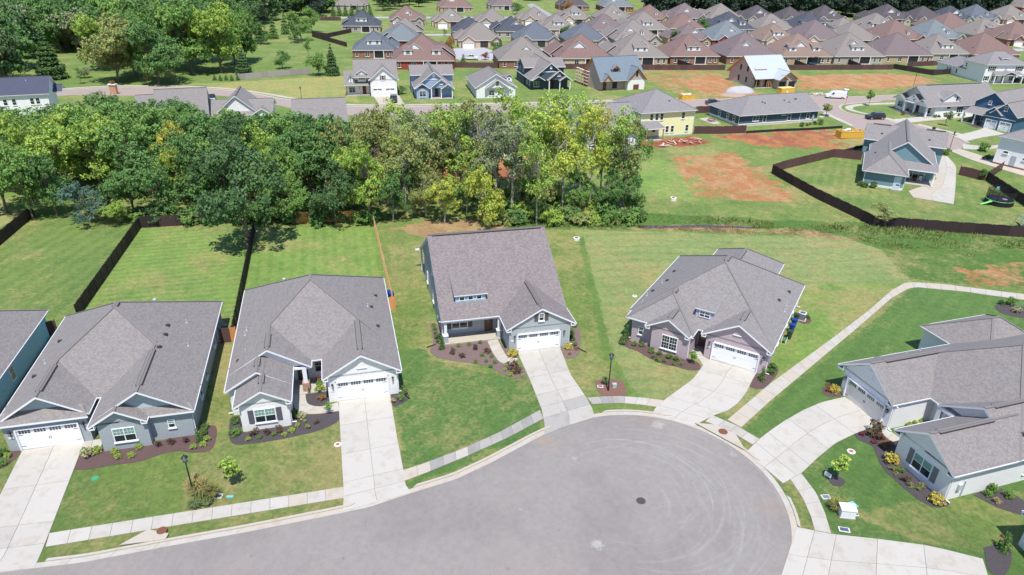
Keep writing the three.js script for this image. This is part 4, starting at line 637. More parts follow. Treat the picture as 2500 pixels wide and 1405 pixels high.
{ // yellow two-storey
  const sd = siding(232, 212, 160), H = house('sided_house', 'yellow two-storey house with a grey hip roof and a small rear porch on red soil', GQ(q6, 250, 545), 19);
  wall(H, 0, 14.2, 0.2, 14, 0.35, 6.05, sd); wall(H, 0, 14.2, 0.15, 14, 0, 0.35, M(190, 190, 196), 'footing');
  addRoof(H, hipFaces(-0.5, 14.7, -0.35, 14.6, 6.0, 0.52), SH.slate);
  addRoof(H, [[P3(-0.4, -3.1, 2.95), P3(4.9, -3.1, 2.95), P3(4.2, 0.2, 4.0), P3(-0.4, 0.2, 4.0)], [P3(4.9, -3.1, 2.95), P3(4.9, 0.2, 2.95), P3(4.2, 0.2, 4.0)]], SH.slate, WHITE, 'porch_roof');
  const tm = M(176, 130, 84); for (const u of [0.1, 4.5]) part('porch_post', boxUV(u - 0.1, u + 0.1, -2.9, -2.7, 0.1, 2.9), tm, H); part('porch_floor', boxUV(0, 4.7, -3, 0.1, 0, 0.15), CON(2), H); part('porch_beam', boxUV(-0.1, 4.7, -2.95, -2.7, 2.65, 2.9), M(230, 212, 156), H);
  for (const u of [2.7, 4.1, 5.4, 11.2]) windowAt(H, 0.9, 1.6, u, 0.2, 4.0, 'f', { grid: [1, 2], bars: false }); for (const u of [7.2, 8.6, 12.6]) windowAt(H, 0.9, 1.6, u, 0.2, 0.95, 'f', { grid: [1, 2], bars: false }); windowAt(H, 1.0, 0.7, 3.6, 0.2, 1.2, 'f', { grid: [1, 0], bars: false, sill: false });
  part('back_door', boxUV(1.0, 1.9, 0.12, 0.2, 0.3, 2.4), BLACK, H); for (const u of [0.03, 14.17]) part('corner_trim', boxUV(u - 0.08, u + 0.08, 0.15, 0.3, 0.3, 6.0), WHITE, H);
  vents(H, [[1.2, 6, 'p'], [8.6, 3.0]], (u, v) => 6 + 0.52 * Math.min(u + 0.5, v + 0.3));
}
{ // white farmhouse with black trusses
  const sd = siding(238, 240, 246), bl = M(70, 68, 76), H = house('sided_house', 'white farmhouse with black gable trusses, a porch of square columns and a white side dormer', GQ(q9, 560, 690), -74);
  wall(H, -12.4, 0, 2.2, 24, 0, 3.1, sd); wall(H, -12.4, -8.2, 0.2, 2.2, 0, 3.1, sd);
  addRoof(H, gableV(-12.9, 0.5, -0.3, 24.5, 3.0, 0.68), SH.grey); part('gable_wall', triWallV(-12.4, 0, 1.4, 3.0, 3.2, 0.68), sd, H);
  addRoof(H, gableV(-12.9, -8.0, -0.9, 4, 3.02, 0.62), SH.grey); part('gable_wall', triWallV(-12.4, -8.4, -0.4, 3.0, 3.1, 0.62), sd, H); addRoof(H, gableV(-9.0, -2.6, -0.6, 5, 3.04, 0.66), SH.grey); part('gable_wall', triWallV(-8.6, -3.0, -0.1, 3.0, 3.1, 0.66), sd, H); addRoof(H, gableV(-4.6, 0.5, -1.1, 3, 3.01, 0.62), SH.grey); part('gable_wall', triWallV(-4.2, 0.1, -0.7, 3.0, 3.1, 0.62), sd, H);
  trussG(H, -6.2, 1.3, 6.9, 1.7, bl); trussG(H, -5.8, -0.3, 4.6, 1.5, bl); trussG(H, -2.05, -0.9, 4.0, 1.4, bl); 
  part('porch_floor', boxUV(-8.2, 0, -0.8, 2.2, 0, 0.2), CON(2), H); for (const u of [-7.9, -4.4, -0.2]) part('porch_column', boxUV(u - 0.2, u + 0.2, -0.8, -0.4, 0.2, 3.0), WHITE, H); part('porch_beam', boxUV(-8.2, 0.2, -0.85, -0.4, 2.8, 3.05), WHITE, H);
  windowAt(H, 1.9, 1.6, -10.4, 0.2, 0.8, 'f', { sashes: 2, grid: [2, 2] }); part('front_door', boxUV(-6.6, -5.6, 2.1, 2.2, 0.2, 2.4), M(80, 70, 74), H); windowAt(H, 1.1, 1.7, -2.0, 2.2, 0.6, 'f', { grid: [2, 2] }); windowAt(H, 0.9, 0.5, -5.8, -0.1, 3.4, 'f', { sashes: 2, grid: [1, 0], bars: false, sill: false });
  windowAt(H, 2.2, 1.6, 0, 10.5, 1.0, 'r', { sashes: 3, grid: [1, 2], bars: false }); for (const [v, w] of [[6.5, 1.1], [14.5, 0.9]]) windowAt(H, w, 0.5, 0, v, 2.2, 'r', { grid: [1, 0], bars: false, mat: bl, sill: false });
  const df = [[P3(-0.7, 4.7, 3.6), P3(-0.7, 10.4, 3.6), P3(-0.7, 10.4, 4.9), P3(-0.7, 7.55, 6.4), P3(-0.7, 4.7, 4.9)], [P3(-3.5, 4.7, 5.6), P3(-0.7, 4.7, 3.6), P3(-0.7, 4.7, 4.9), P3(-3.5, 4.7, 6)], [P3(-0.7, 10.4, 3.6), P3(-3.5, 10.4, 5.6), P3(-3.5, 10.4, 6), P3(-0.7, 10.4, 4.9)]]; part('dormer_wall', polyGeo(df), sd, H);
  addRoof(H, [[P3(-0.3, 4.4, 4.75), P3(-0.3, 7.55, 6.5), P3(-5.2, 7.55, 6.5), P3(-3.6, 4.4, 4.75)].reverse(), [P3(-0.3, 10.7, 4.75), P3(-0.3, 7.55, 6.5), P3(-5.2, 7.55, 6.5), P3(-3.6, 10.7, 4.75)]], SH.grey, WHITE, 'dormer_roof', 0.15);
  windowAt(H, 0.8, 1.3, -0.7, 9.2, 4.0, 'r', { grid: [1, 2], bars: false }); ridgeVent(H, -6.2, 3, -6.2, 22, 3 + 0.68 * 6.7, SH.grey);
}
{ // dark blue house with two garage doors
  const sd = siding(52, 84, 108), H = house('sided_house', 'dark blue house with two white garage doors under twin gables and a side porch', GQ(q9, 1670, 895), -58);
  wall(H, -7.2, 0, 0, 20, 0, 4.0, sd); wall(H, -12.5, -7.2, 5, 20, 0, 3.1, sd);
  addRoof(H, gableV(-6.2, 0.5, -0.4, 20, 4.0, 0.9), SH.grey); part('gable_wall', triWallV(-5.8, 0.1, 0, 3.9, 4.1, 0.9), sd, H);
  addRoof(H, gableV(-7.6, -3.2, -0.6, 8, 3.9, 0.8), SH.grey); part('gable_wall', triWallV(-7.2, -3.6, -0.2, 3.5, 4.0, 0.8), sd, H); part('gable_band', boxUV(-7.25, 0.05, -0.06, 0, 3.0, 3.15), WHITE, H);
  addRoof(H, gableV(-13, -4, 4.2, 20, 5.2, 0.7), SH.grey); part('gable_wall', triWallV(-12.6, -4.4, 4.6, 3, 5.3, 0.7), sd, H);
  addRoof(H, [[P3(-13.2, 0.6, 2.9), P3(-6.9, 0.6, 2.9), P3(-6.9, 4.8, 4.0), P3(-13.2, 4.8, 4.0)]], SH.grey, WHITE, 'porch_roof'); for (const u of [-12.9, -10, -7.4]) part('porch_column', boxUV(u - 0.15, u + 0.15, 0.9, 1.2, 0.1, 2.8), WHITE, H); part('porch_floor', boxUV(-13, -7.2, 0.8, 5, 0, 0.15), CON(2), H);
  garageDoor(H, 2.6, 2.2, -5.3, 0, 'f', { sets: 2, lites: 3 }); garageDoor(H, 2.6, 2.2, -1.9, 0, 'f', { sets: 2, lites: 3 }); windowAt(H, 0.8, 1.2, -2.85, 0, 5.0, 'f', { grid: [2, 2] }); windowAt(H, 1.2, 1.8, -9.6, 5, 0.5, 'f', { sashes: 2, grid: [1, 2] }); windowAt(H, 0.8, 1.0, -9.0, 4.6, 5.0, 'f', { grid: [2, 2] });
}
{ // white block at the right edge
  const sd = siding(230, 236, 242), o = GQ(q9, 1420, 1290), H = house('sided_house', 'plain white two-storey house wall at the street bend beside a tan concrete drive', o, -56);
  wall(H, 0, 14, 0, 10, 0.4, 6.1, sd); wall(H, -0.03, 14.03, -0.03, 10, 0, 0.4, brickRaw(150, 100, 84), 'footing'); addRoof(H, hipFaces(-0.45, 14.45, -0.45, 10.4, 6.0, 0.55), SH.slate); windowAt(H, 1.0, 0.6, 1.9, 0, 2.6, 'f', { grid: [1, 0], bars: false }); windowAt(H, 0.9, 0.6, 5.8, 0, 2.0, 'f', { grid: [1, 0], bars: false }); part('side_door', boxUV(3.2, 4.2, -0.08, 0, 0.4, 2.5), M(180, 186, 196), H);
}
{ // white two-storey with shutters, top right
  const sd = siding(240, 243, 248), bl = M(58, 64, 74), H = house('sided_house', 'white two-storey house with dark shutters, a columned front porch and a low garage wing', GQ(q5, 1990, 1010), 6);
  wall(H, 0, 15, 0.2, 11.5, 0, 6.1, sd); wall(H, 0.1, 9, 11.5, 25, 0, 3.2, sd);
  addRoof(H, hipFaces(-0.5, 15.5, -0.3, 12, 6.05, 0.6), SH.slate); addRoof(H, halfHipV(-0.4, 9.4, 9, 25.5, 3.1, 0.6), SH.slate);
  addRoof(H, [[P3(2.0, -2.6, 3.0), P3(13, -2.6, 3.0), P3(12, 0.2, 3.9), P3(3, 0.2, 3.9)], ...gableV(4.5, 10.5, -2.9, 0.4, 3.02, 0.35)], SH.slate, WHITE, 'porch_roof', 0.15);
  for (const u of [2.4, 5.6, 9.4, 12.6]) part('porch_column', boxUV(u - 0.16, u + 0.16, -2.4, -2.1, 0.1, 2.9), WHITE, H); part('porch_floor', boxUV(2, 13, -2.5, 0.2, 0, 0.15), CON(2), H); part('front_door', boxUV(7, 8, 0.1, 0.2, 0.15, 2.4), M(90, 60, 56), H);
  for (const [u, h0] of [[2.3, 3.9], [12.4, 3.9], [1.2, 0.7], [13.8, 0.7], [4.3, 0.7], [10.8, 0.7]]) { const w = h0 > 2 ? 1.7 : 1.0; windowAt(H, w, 1.5, u, 0.2, h0, 'f', { sashes: w > 1.2 ? 2 : 1, grid: [2, 2], bars: false }); shutter(H, 0.42, 1.5, u - w / 2 - 0.26, 0.2, h0, 'f', bl); shutter(H, 0.42, 1.5, u + w / 2 + 0.26, 0.2, h0, 'f', bl); }
  windowAt(H, 1.0, 0.5, 7.5, 0.2, 4.3, 'f', { sashes: 2, grid: [1, 0], bars: false }); for (const v of [14, 17.5, 19]) windowAt(H, 0.9, 1.4, 0.1, v, 0.9, 'l', { grid: [1, 2], bars: false }); windowAt(H, 0.8, 1.3, 0, 9.8, 3.9, 'l', { grid: [1, 2], bars: false });
  part('dormer', prism([[6, 1.6], [8.6, 1.6], [8.6, 4.5], [6, 4.5]], 6.8, 7.9), sd, H); addRoof(H, [[P3(5.7, 1.3, 7.95), P3(8.9, 1.3, 7.95), P3(8.9, 5, 8.6), P3(5.7, 5, 8.6)]], SH.slate, WHITE, 'dormer_roof', 0.1); windowAt(H, 1.1, 0.5, 7.3, 1.6, 7.2, 'f', { sashes: 2, grid: [1, 0], bars: false, sill: false });
}
{ // frame house under white roof underlay
  const osb = new THREE.MeshStandardMaterial({ roughness: 0.9, map: rep(tex(256, 256, (i, j) => { const c = C(238, 214, 206), m = ((i % 85) < 2 || (j % 128) < 2) ? 0.7 : 1, p = ((Math.floor(i / 20) + Math.floor(j / 32) * 3) % 5 === 0 && (j % 32) > 22 && (i % 20) < 12) ? 0.72 : 1, f = (0.85 + 0.3 * rnd()) * m * p; return [c[0] * f, c[1] * f, c[2] * f]; }), 1 / 3.66) });
  const wrap = new THREE.MeshStandardMaterial({ roughness: 0.6, map: rep(tex(256, 256, (i, j) => { const c = (j % 43) < 2 ? C(150, 160, 176) : ((j % 43) > 20 && (j % 43) < 24 && (i % 60) < 38) ? C(178, 190, 204) : C(222, 232, 242), f = 0.96 + 0.08 * rnd(); return [c[0] * f, c[1] * f, c[2] * f]; }), 1 / 6) });
  const wood = M(208, 148, 84), H = house('frame_house', 'unfinished timber house with white underlay on its roof and bare board walls', GQ(q4, 1215, 1080), 18);
  wall(H, 0, 13.5, 1.6, 15.0, 0, 3.1, osb); wall(H, 6.4, 13.6, -2.6, 1.6, 0, 3.05, osb);
  addRoof(H, gableU(-0.6, 13.9, -0.5, 16.2, 3.0, 0.72), wrap, wood); part('gable_wall', triWallU(1.6, 15.0, 0.02, 3.0, 4.4, 0.72, -1), osb, H); part('gable_wall', triWallU(0.4, 15.2, 13.48, 3.0, 3.6, 0.72, 1), osb, H);
  addRoof(H, gableV(6.0, 13.95, -3.4, 6, 3.02, 0.62), wrap, wood); part('gable_wall', triWallV(6.4, 13.6, -2.6, 3.0, 3.05, 0.62), osb, H); addRoof(H, gableV(5.9, 9.7, -3.9, -2, 3.0, 0.7), wrap, wood);
  addRoof(H, [[P3(0.9, 2.4, 5.5), P3(5.3, 2.4, 5.5), P3(5.3, 6.6, 7.0), P3(0.9, 6.6, 7.0)]], wrap, wood, 'dormer_roof', 0.12); part('dormer_wall', boxUV(1.2, 5.1, 2.8, 5.0, 4.6, 5.5), osb, H); for (const u of [2.0, 3.1, 4.2]) part('window_opening', boxUV(u - 0.4, u + 0.4, 2.76, 2.8, 4.95, 5.4), BLACK, H);
  for (const [v, h] of [[4.8, 4.4], [8.6, 4.4], [4.8, 1.0], [9, 1.0]]) part('window_opening', boxUV(-0.03, 0, v, v + 0.9, h, h + 1.7), BLACK, H); for (const u of [7.0, 10.6]) part('garage_opening', boxUV(u, u + 2.4, -2.63, -2.6, 0, 2.3), BLACK, H); part('door_opening', boxUV(4.6, 5.6, 1.57, 1.6, 0.1, 2.4), BLACK, H); part('window_opening', boxUV(0.8, 2.6, 1.57, 1.6, 0.5, 2.3), BLACK, H);
  part('slab', boxUV(-0.1, 13.6, -0.4, 15.1, 0, 0.12), CON(2), H); for (const u of [0.2, 2.2, 4.2, 6.1]) part('porch_post', boxUV(u - 0.07, u + 0.07, -0.2, -0.06, 0.1, 2.85), wood, H);
  part('brace', bar(P3(4.3, -1.2, 0.1), P3(5.0, 0.2, 2.8), 0.06), wood, H); part('brace', bar(P3(5.6, -1.2, 0.1), P3(5.0, 0.2, 2.8), 0.06), wood, H);
  // frame house with the blue-grey roof
  const K = house('frame_house', 'unfinished house with a blue-grey shingle roof, bare board gables and scaffold on its side', GQ(q3, 1530, 930), 22), bs = shingleMat(140, 156, 170);
  wall(K, 0, 15, 1.2, 12, 0, 3.1, osb); wall(K, 9, 15, -0.6, 1.2, 0, 3.1, M(240, 238, 236));
  addRoof(K, gableU(-0.6, 15.6, -0.4, 12.8, 3.0, 0.95), bs, wood); part('gable_wall', triWallU(0.2, 12.2, 0.02, 3.0, 3.6, 0.95, -1), osb, K); part('gable_wall', triWallU(0.2, 12.2, 14.98, 3.0, 3.6, 0.95, 1), osb, K);
  addRoof(K, gableV(8.4, 15.6, -1.2, 5, 3.05, 1.05), bs, wood); part('gable_wall', triWallV(8.9, 15.1, -0.6, 3.0, 3.3, 1.05), osb, K); addRoof(K, gableV(0, 3.6, -0.9, 3, 3.1, 1.1), bs, wood); part('gable_wall', triWallV(0.3, 3.3, -0.5, 3.0, 3.3, 1.1), osb, K);
  addRoof(K, gableV(4.2, 7.4, 1.6, 6, 6.1, 0.8), bs, wood, 'dormer_roof'); part('dormer_wall', boxUV(4.5, 7.1, 2, 4.5, 4.6, 6.2), osb, K); part('gable_wall', triWallV(4.5, 7.1, 2, 6.1, 6.2, 0.8), osb, K); part('window_opening', boxUV(4.9, 6.7, 1.96, 2, 4.9, 6.2), BLACK, K); part('window_opening', boxUV(11.6, 12.4, -0.64, -0.6, 4.0, 5.8), BLACK, K); part('window_opening', boxUV(4.5, 6.2, 1.16, 1.2, 0.4, 2.4), BLACK, K); part('door_opening', boxUV(1.2, 2.4, 1.16, 1.2, 0, 2.5), M(110, 66, 52), K); part('garage_opening', boxUV(11, 13, -0.63, -0.6, 0, 1.6), M(120, 70, 56), K);
  const sc = thing('scaffold', 'white plank scaffold bays beside the unfinished blue-roofed house', 'scaffold', GQ(q3, 1400, 880), rad(22)); for (let k = 0; k < 5; k++) { part('plank', bx(0.5, 0.08, 9, -0.6 + k * 0.1, 0.8 + k * 0.95, -4), M(232, 222, 210), sc); } for (let k = 0; k < 6; k++) for (const x of [-0.9, 0.2]) part('upright', cyl(0.05, 0.05, 4.8, 6, x, 0, -k * 1.7), M(214, 150, 130), sc);
}
{ // row along the back street
  const w = siding(240, 240, 240), H = house('sided_house', 'white two-storey house with brown shutters, three front dormer gables and two garage doors', GQ(q8, 680, 850), 12);
  wall(H, -0.3, 7.2, 0, 13, 0, 4.8, w); wall(H, -7.3, -0.3, 3.2, 13, 0, 3.2, w); wall(H, -4.6, -0.3, 3.4, 12, 3, 6.4, w);
  addRoof(H, gableU(-4.9, 7.7, 1.4, 14.4, 5.2, 0.62), SH.taupe); addRoof(H, [[P3(-7.8, 1.4, 3.0), P3(0, 1.4, 3.0), P3(0, 7, 6.2), P3(-7.8, 7, 6.2)], [P3(-7.8, 14, 3.0), P3(-4.9, 14, 3.0), P3(-4.9, 7, 6.2), P3(-7.8, 7, 6.2)]], SH.taupe); part('gable_wall', triWallU(3, 13, -7.3, 3, 3.3, 0.55, -1), w, H);
  addRoof(H, gableV(-0.8, 7.8, -0.5, 9, 4.6, 0.85), SH.taupe); part('gable_wall', triWallV(-0.3, 7.2, 0, 4.5, 4.9, 0.85), w, H); addRoof(H, gableV(-4.2, -1.0, 2.0, 8, 6.2, 0.8), SH.taupe, WHITE, 'dormer_roof'); part('dormer_wall', boxUV(-3.8, -1.4, 2.4, 6, 3.8, 6.4), w, H); part('gable_wall', triWallV(-3.8, -1.4, 2.4, 6.3, 6.3, 0.8), w, H);
  addRoof(H, gableV(-6.6, -5.0, 2.2, 6, 5.0, 0.8), SH.taupe, WHITE, 'dormer_roof', 0.1); part('dormer_wall', boxUV(-6.4, -5.2, 2.5, 5, 3.5, 5.0), w, H); windowAt(H, 0.5, 0.9, -5.8, 2.5, 4.0, 'f', { grid: [1, 2], bars: false });
  const bs = M(120, 98, 90); for (const [u, v, h] of [[-2.6, 2.4, 4.4], [3.3, 0, 4.6]]) { windowAt(H, 0.8, 1.3, u, v, h, 'f', { grid: [1, 2], bars: false }); shutter(H, 0.35, 1.3, u - 0.62, v, h, 'f', bs); shutter(H, 0.35, 1.3, u + 0.62, v, h, 'f', bs); }
  garageDoor(H, 2.5, 2.2, 1.6, 0, 'f', { sets: 2, lites: 3 }); garageDoor(H, 2.5, 2.2, 5.2, 0, 'f', { sets: 2, lites: 3 }); windowAt(H, 1.8, 1.6, -5.6, 3.2, 0.6, 'f', { sashes: 2, grid: [2, 2] }); part('porch_floor', boxUV(-7.3, -0.3, 1.6, 3.2, 0, 0.15), CON(0), H); for (const u of [-7.1, -3.4, -0.6]) part('porch_post', boxUV(u - 0.1, u + 0.1, 1.7, 1.9, 0.1, 2.9), M(170, 124, 92), H); part('front_door', boxUV(-2.6, -1.6, 3.1, 3.2, 0.1, 2.4), M(120, 60, 54), H);
}
{
  const lb = siding(132, 152, 180), H = house('sided_house', 'light blue house with white trimmed stacked gables and a front porch', GQ(q8, 1350, 890), 12);
  wall(H, 0, 10.5, 2, 18, 0, 3.1, lb); wall(H, 0.2, 3.6, 0, 2, 0, 3.1, lb); wall(H, -0.6, 11.6, 9, 16, 0, 5.4, lb);
  addRoof(H, gableV(-0.5, 11.0, 0.2, 18.5, 3.0, 0.78), SH.taupe); part('gable_wall', triWallV(0, 10.5, 0.8, 3, 3.2, 0.78), lb, H); addRoof(H, gableU(-1.0, 12.0, 8.2, 17, 5.3, 0.5), SH.taupe, WHITE, 'wing_roof'); part('gable_wall', triWallU(9, 16, -0.6, 5.3, 5.4, 0.5, -1), lb, H); part('gable_wall', triWallU(9, 16, 11.6, 5.3, 5.4, 0.5, 1), lb, H);
  addRoof(H, gableV(-0.3, 4.0, -0.5, 4, 3.02, 0.65), SH.taupe); part('gable_wall', triWallV(0.2, 3.6, -0.02, 3, 3.1, 0.65), M(96, 96, 108), H); addRoof(H, gableV(4.0, 10.6, -0.2, 7, 3.04, 0.75), SH.taupe); part('gable_wall', triWallV(4.4, 10.2, 0.3, 3, 3.15, 0.75), lb, H); addRoof(H, gableV(7.2, 11.0, -1.0, 4, 3.0, 0.7), SH.taupe); part('gable_wall', triWallV(7.6, 10.6, -0.5, 3, 3.1, 0.7), lb, H);
  part('gable_band', boxUV(2.6, 8, 0.72, 0.8, 5.2, 5.4), WHITE, H); part('gable_vent', boxUV(4.9, 5.6, 0.7, 0.8, 6.0, 6.9), WHITE, H); windowAt(H, 1.0, 0.7, 7.3, 0.3, 4.0, 'f', { sashes: 2, grid: [1, 0], bars: false }); windowAt(H, 1.9, 1.7, 1.9, 0, 0.6, 'f', { sashes: 2, grid: [2, 2] });
  for (const u of [4.4, 7.2, 10.4]) part('porch_column', boxUV(u - 0.14, u + 0.14, -0.5, -0.2, 0.1, 2.9), WHITE, H); part('porch_floor', boxUV(4, 10.6, -0.6, 2, 0, 0.15), CON(2), H); part('front_door', boxUV(5.6, 6.6, 1.9, 2, 0.1, 2.4), M(70, 52, 50), H); for (const v of [4, 7]) windowAt(H, 0.8, 1.4, 0, v, 0.9, 'l', { grid: [1, 2], bars: false });
  ridgeVent(H, 5.25, 1, 5.25, 17, 3 + 0.78 * 5.75, SH.taupe);
}
{
  const gw = siding(222, 222, 222), H = house('sided_house', 'pale house with a long grey roof and a white front gable behind the yellowing trees', GQ(q3, 350, 1000), 12);
  wall(H, -2.5, 9, 0, 19, 0, 3.1, gw); addRoof(H, halfHipV(-3, 9.5, -0.4, 19.4, 3.0, 0.62), SH.taupe); part('gable_wall', triWallV(-2.5, 9, 0.1, 3, 3.15, 0.62), gw, H); addRoof(H, gableV(0, 7, -1.2, 8, 3.02, 0.7), SH.taupe); part('gable_wall', triWallV(0.4, 6.6, -0.7, 3, 3.1, 0.7), siding(244, 244, 244), H); windowAt(H, 1.0, 1.4, 3.5, -0.7, 3.5, 'f', { grid: [2, 2] }); windowAt(H, 1.6, 1.6, 2, 0, 0.7, 'f', { sashes: 2, grid: [2, 2] });
  addRoof(H, gableV(6.5, 8.9, 3, 7, 5.2, 0.8), SH.taupe, WHITE, 'dormer_roof', 0.1); part('dormer_wall', boxUV(6.8, 8.6, 3.3, 6, 4.0, 5.3), siding(244, 244, 244), H); windowAt(H, 0.6, 0.8, 7.7, 3.3, 4.3, 'f', { grid: [1, 0], bars: false }); for (const v of [3, 7, 12]) windowAt(H, 0.8, 1.5, -2.5, v, 0.9, 'l', { grid: [1, 2], bars: false });
  const nv = siding(62, 72, 86), K = house('sided_house', 'navy house with white trimmed stacked gables and a long side wall with shed dormers', GQ(q3, 860, 920), 14);
  wall(K, -1, 11, 2, 20, 0, 3.2, nv); wall(K, -1.2, 11.8, 9, 17, 0, 5.6, nv); addRoof(K, gableV(-1.5, 11.5, 0.2, 20.5, 3.0, 0.76), SH.taupe); part('gable_wall', triWallV(-1, 11, 0.8, 3, 3.2, 0.76), nv, K); addRoof(K, gableU(-1.6, 12.2, 8.2, 18, 5.5, 0.45), SH.taupe, WHITE, 'wing_roof'); part('gable_wall', triWallU(9, 17, -1.2, 5.4, 5.6, 0.45, -1), nv, K);
  addRoof(K, gableV(3.8, 11.3, -0.5, 7, 3.02, 0.75), SH.taupe); part('gable_wall', triWallV(4.2, 10.9, 0, 3, 3.1, 0.75), nv, K); addRoof(K, gableV(-1.2, 3.0, -0.6, 4, 3.04, 0.6), SH.taupe); part('gable_wall', triWallV(-0.8, 2.6, -0.1, 3, 3.1, 0.6), nv, K); addRoof(K, gableV(7.4, 11.5, -1.3, 4, 2.98, 0.65), SH.taupe); part('gable_wall', triWallV(7.8, 11.1, -0.8, 3, 3.1, 0.65), nv, K);
  part('gable_band', boxUV(2.4, 7.4, 0.72, 0.8, 5.2, 5.4), WHITE, K); part('gable_vent', boxUV(4.7, 5.4, 0.7, 0.8, 6.1, 7.0), WHITE, K); windowAt(K, 1.0, 0.7, 7.5, 0, 4.1, 'f', { sashes: 2, grid: [1, 0], bars: false }); for (const [v, h] of [[3, 1], [6, 1], [10.5, 3.9], [14.5, 3.9]]) windowAt(K, 0.8, 1.4, h > 3 ? -1.2 : -1, v, h, 'l', { grid: [1, 2], bars: false }); for (const u of [4.2, 7.6, 10.9]) part('porch_column', boxUV(u - 0.14, u + 0.14, -1, -0.7, 0, 2.9), WHITE, K);
  windowAt(K, 1.8, 1.6, 0.9, 2, 0.7, 'f', { sashes: 2, grid: [2, 2] }); part('front_door', boxUV(5.6, 6.6, 1.9, 2, 0.1, 2.4), M(70, 52, 50), K);
}
{ // houses that show over and through the wood
  const wl = siding(244, 246, 250), dk = shingleMat(92, 96, 118), H = house('sided_house', 'white two-storey house with a dark blue-grey roof above the wood', G(-60, 262), 22);
  { const e0 = G(112.6, 228, 6.1); H.position.set(e0.x, 0, e0.z); }
  wall(H, -24, 0, 0.4, 10, 0, 6.1, wl); addRoof(H, gableU(-24.5, 0.5, 0, 11.4, 6.0, 0.58), dk); part('gable_wall', triWallU(0.4, 10.8, 0, 6, 6.1, 0.58, 1), siding(214, 212, 220), H); addRoof(H, gableU(-3, 2.0, 6.5, 12, 5.2, 0.5), dk);
  for (const u of [-13.2, -10.8, -9, -7.2, -3.5, -2.3]) windowAt(H, 0.9, 1.5, u, 0.4, 3.6, 'f', { grid: [1, 2], bars: false });
  vents(H, [[-12, 2, 'p'], [-4.5, 4.4, 'p']], (u, v) => 6 + 0.58 * v);
  const K = house('sided_house', 'blue-green house with a broad grey roof showing over the wood', G(300, 300), 20), e1 = G(506, 292, 3); K.position.set(e1.x, 0, e1.z); const bg = siding(88, 116, 134);
  wall(K, -14, 0, 0.4, 15, 0, 3.1, bg); addRoof(K, gableU(-11, 0.5, 0, 15.6, 3.0, 0.75), SH.taupe); addRoof(K, gableU(-15, -10.5, 0, 15.2, 2.8, 0.66), SH.taupe); part('gable_wall', triWallU(0.6, 14.8, 0, 3, 3.2, 0.75, 1), bg, K); for (const [v, h] of [[3, 1], [6, 1], [9, 1], [7, 4.6]]) windowAt(K, 0.9, 1.4, 0, v, h, 'r', { grid: [1, 2], bars: false }); vents(K, [[-7, 4], [-5, 4.4], [-3.6, 3.2, 'p'], [-8.5, 3.4], [-4.4, 2.2], [-2.4, 2.8]], (u, v) => 3 + 0.75 * v);
  const Lh = house('sided_house', 'white house with a grey cross-gabled roof peeping over the wood', new THREE.Vector3(-73, 0, -160), 14); wall(Lh, 0, 15, 0.4, 12, 0, 3.2, wl); addRoof(Lh, gableU(-0.5, 15.5, 0, 12.6, 3.1, 0.4), SH.taupe); addRoof(Lh, gableV(2.2, 12.2, 1, 13.5, 3.2, 0.84), SH.taupe); part('gable_wall', triWallV(2.8, 11.6, 1.4, 3, 3.3, 0.84), siding(206, 204, 206), Lh); addRoof(Lh, gableV(10.5, 15.4, -0.8, 6, 3.2, 0.6), SH.taupe, WHITE, 'wing_roof'); part('gable_wall', triWallV(10.9, 15, -0.4, 2.9, 3.3, 0.6), wl, Lh); windowAt(Lh, 1.2, 1.5, 5, 0.4, 0.9, 'f', { sashes: 2, grid: [1, 2], bars: false }); ridgeVent(Lh, 7.2, 2, 7.2, 13, 3.2 + 0.84 * 5, SH.taupe);
  const Mh = house('sided_house', 'house with a plain grey roof slope behind the middle of the wood', new THREE.Vector3(-50.5, 0, -155.5), 15); wall(Mh, 0, 11.5, 0.4, 13, 0, 3.1, siding(214, 210, 200)); addRoof(Mh, gableU(-0.5, 12, 0, 13.4, 3.0, 0.62), SH.taupe); part('gable_wall', triWallU(0.6, 12.8, 11.5, 3, 3.2, 0.62, 1), siding(214, 210, 200), Mh); windowAt(Mh, 1.2, 1.5, 4, 0.4, 0.9, 'f', { sashes: 2, grid: [1, 2], bars: false });
  const Yh = house('sided_house', 'cream house half hidden by the yellowing trees above red soil', G(1140, 394), 18); const ym = siding(234, 208, 160); wall(Yh, 0, 17, 0, 11, 0, 3.2, ym); addRoof(Yh, hipFaces(-0.5, 17.5, -0.5, 11.5, 3.1, 0.6), shingleMat(108, 112, 126)); for (const u of [2, 5.2, 9, 11, 13, 15.4]) windowAt(Yh, 0.9, 1.6, u, 0, 0.8, 'f', { grid: [1, 2], bars: false });
  const Gh = house('sided_house', 'pale grey house with a tall grey roof beside the yellow house, veiled by trees', G(1436, 362), 19); const gm = siding(214, 216, 220); wall(Gh, 0, 12.4, 0, 13, 0, 3.2, gm); addRoof(Gh, gableU(-0.5, 12.9, -0.5, 13.5, 3.1, 0.75), SH.slate); part('gable_wall', triWallU(0, 13, 0, 3, 3.3, 0.75, -1), gm, Gh); part('gable_wall', triWallU(0, 13, 12.4, 3, 3.3, 0.75, 1), gm, Gh); for (const u of [2, 5, 9]) windowAt(Gh, 1.4, 1.6, u, 0, 0.7, 'f', { sashes: 2, grid: [1, 2], bars: false }); part('porch_floor', boxUV(0, 9, -2.4, 0, 0, 0.2), CON(0), Gh);
}
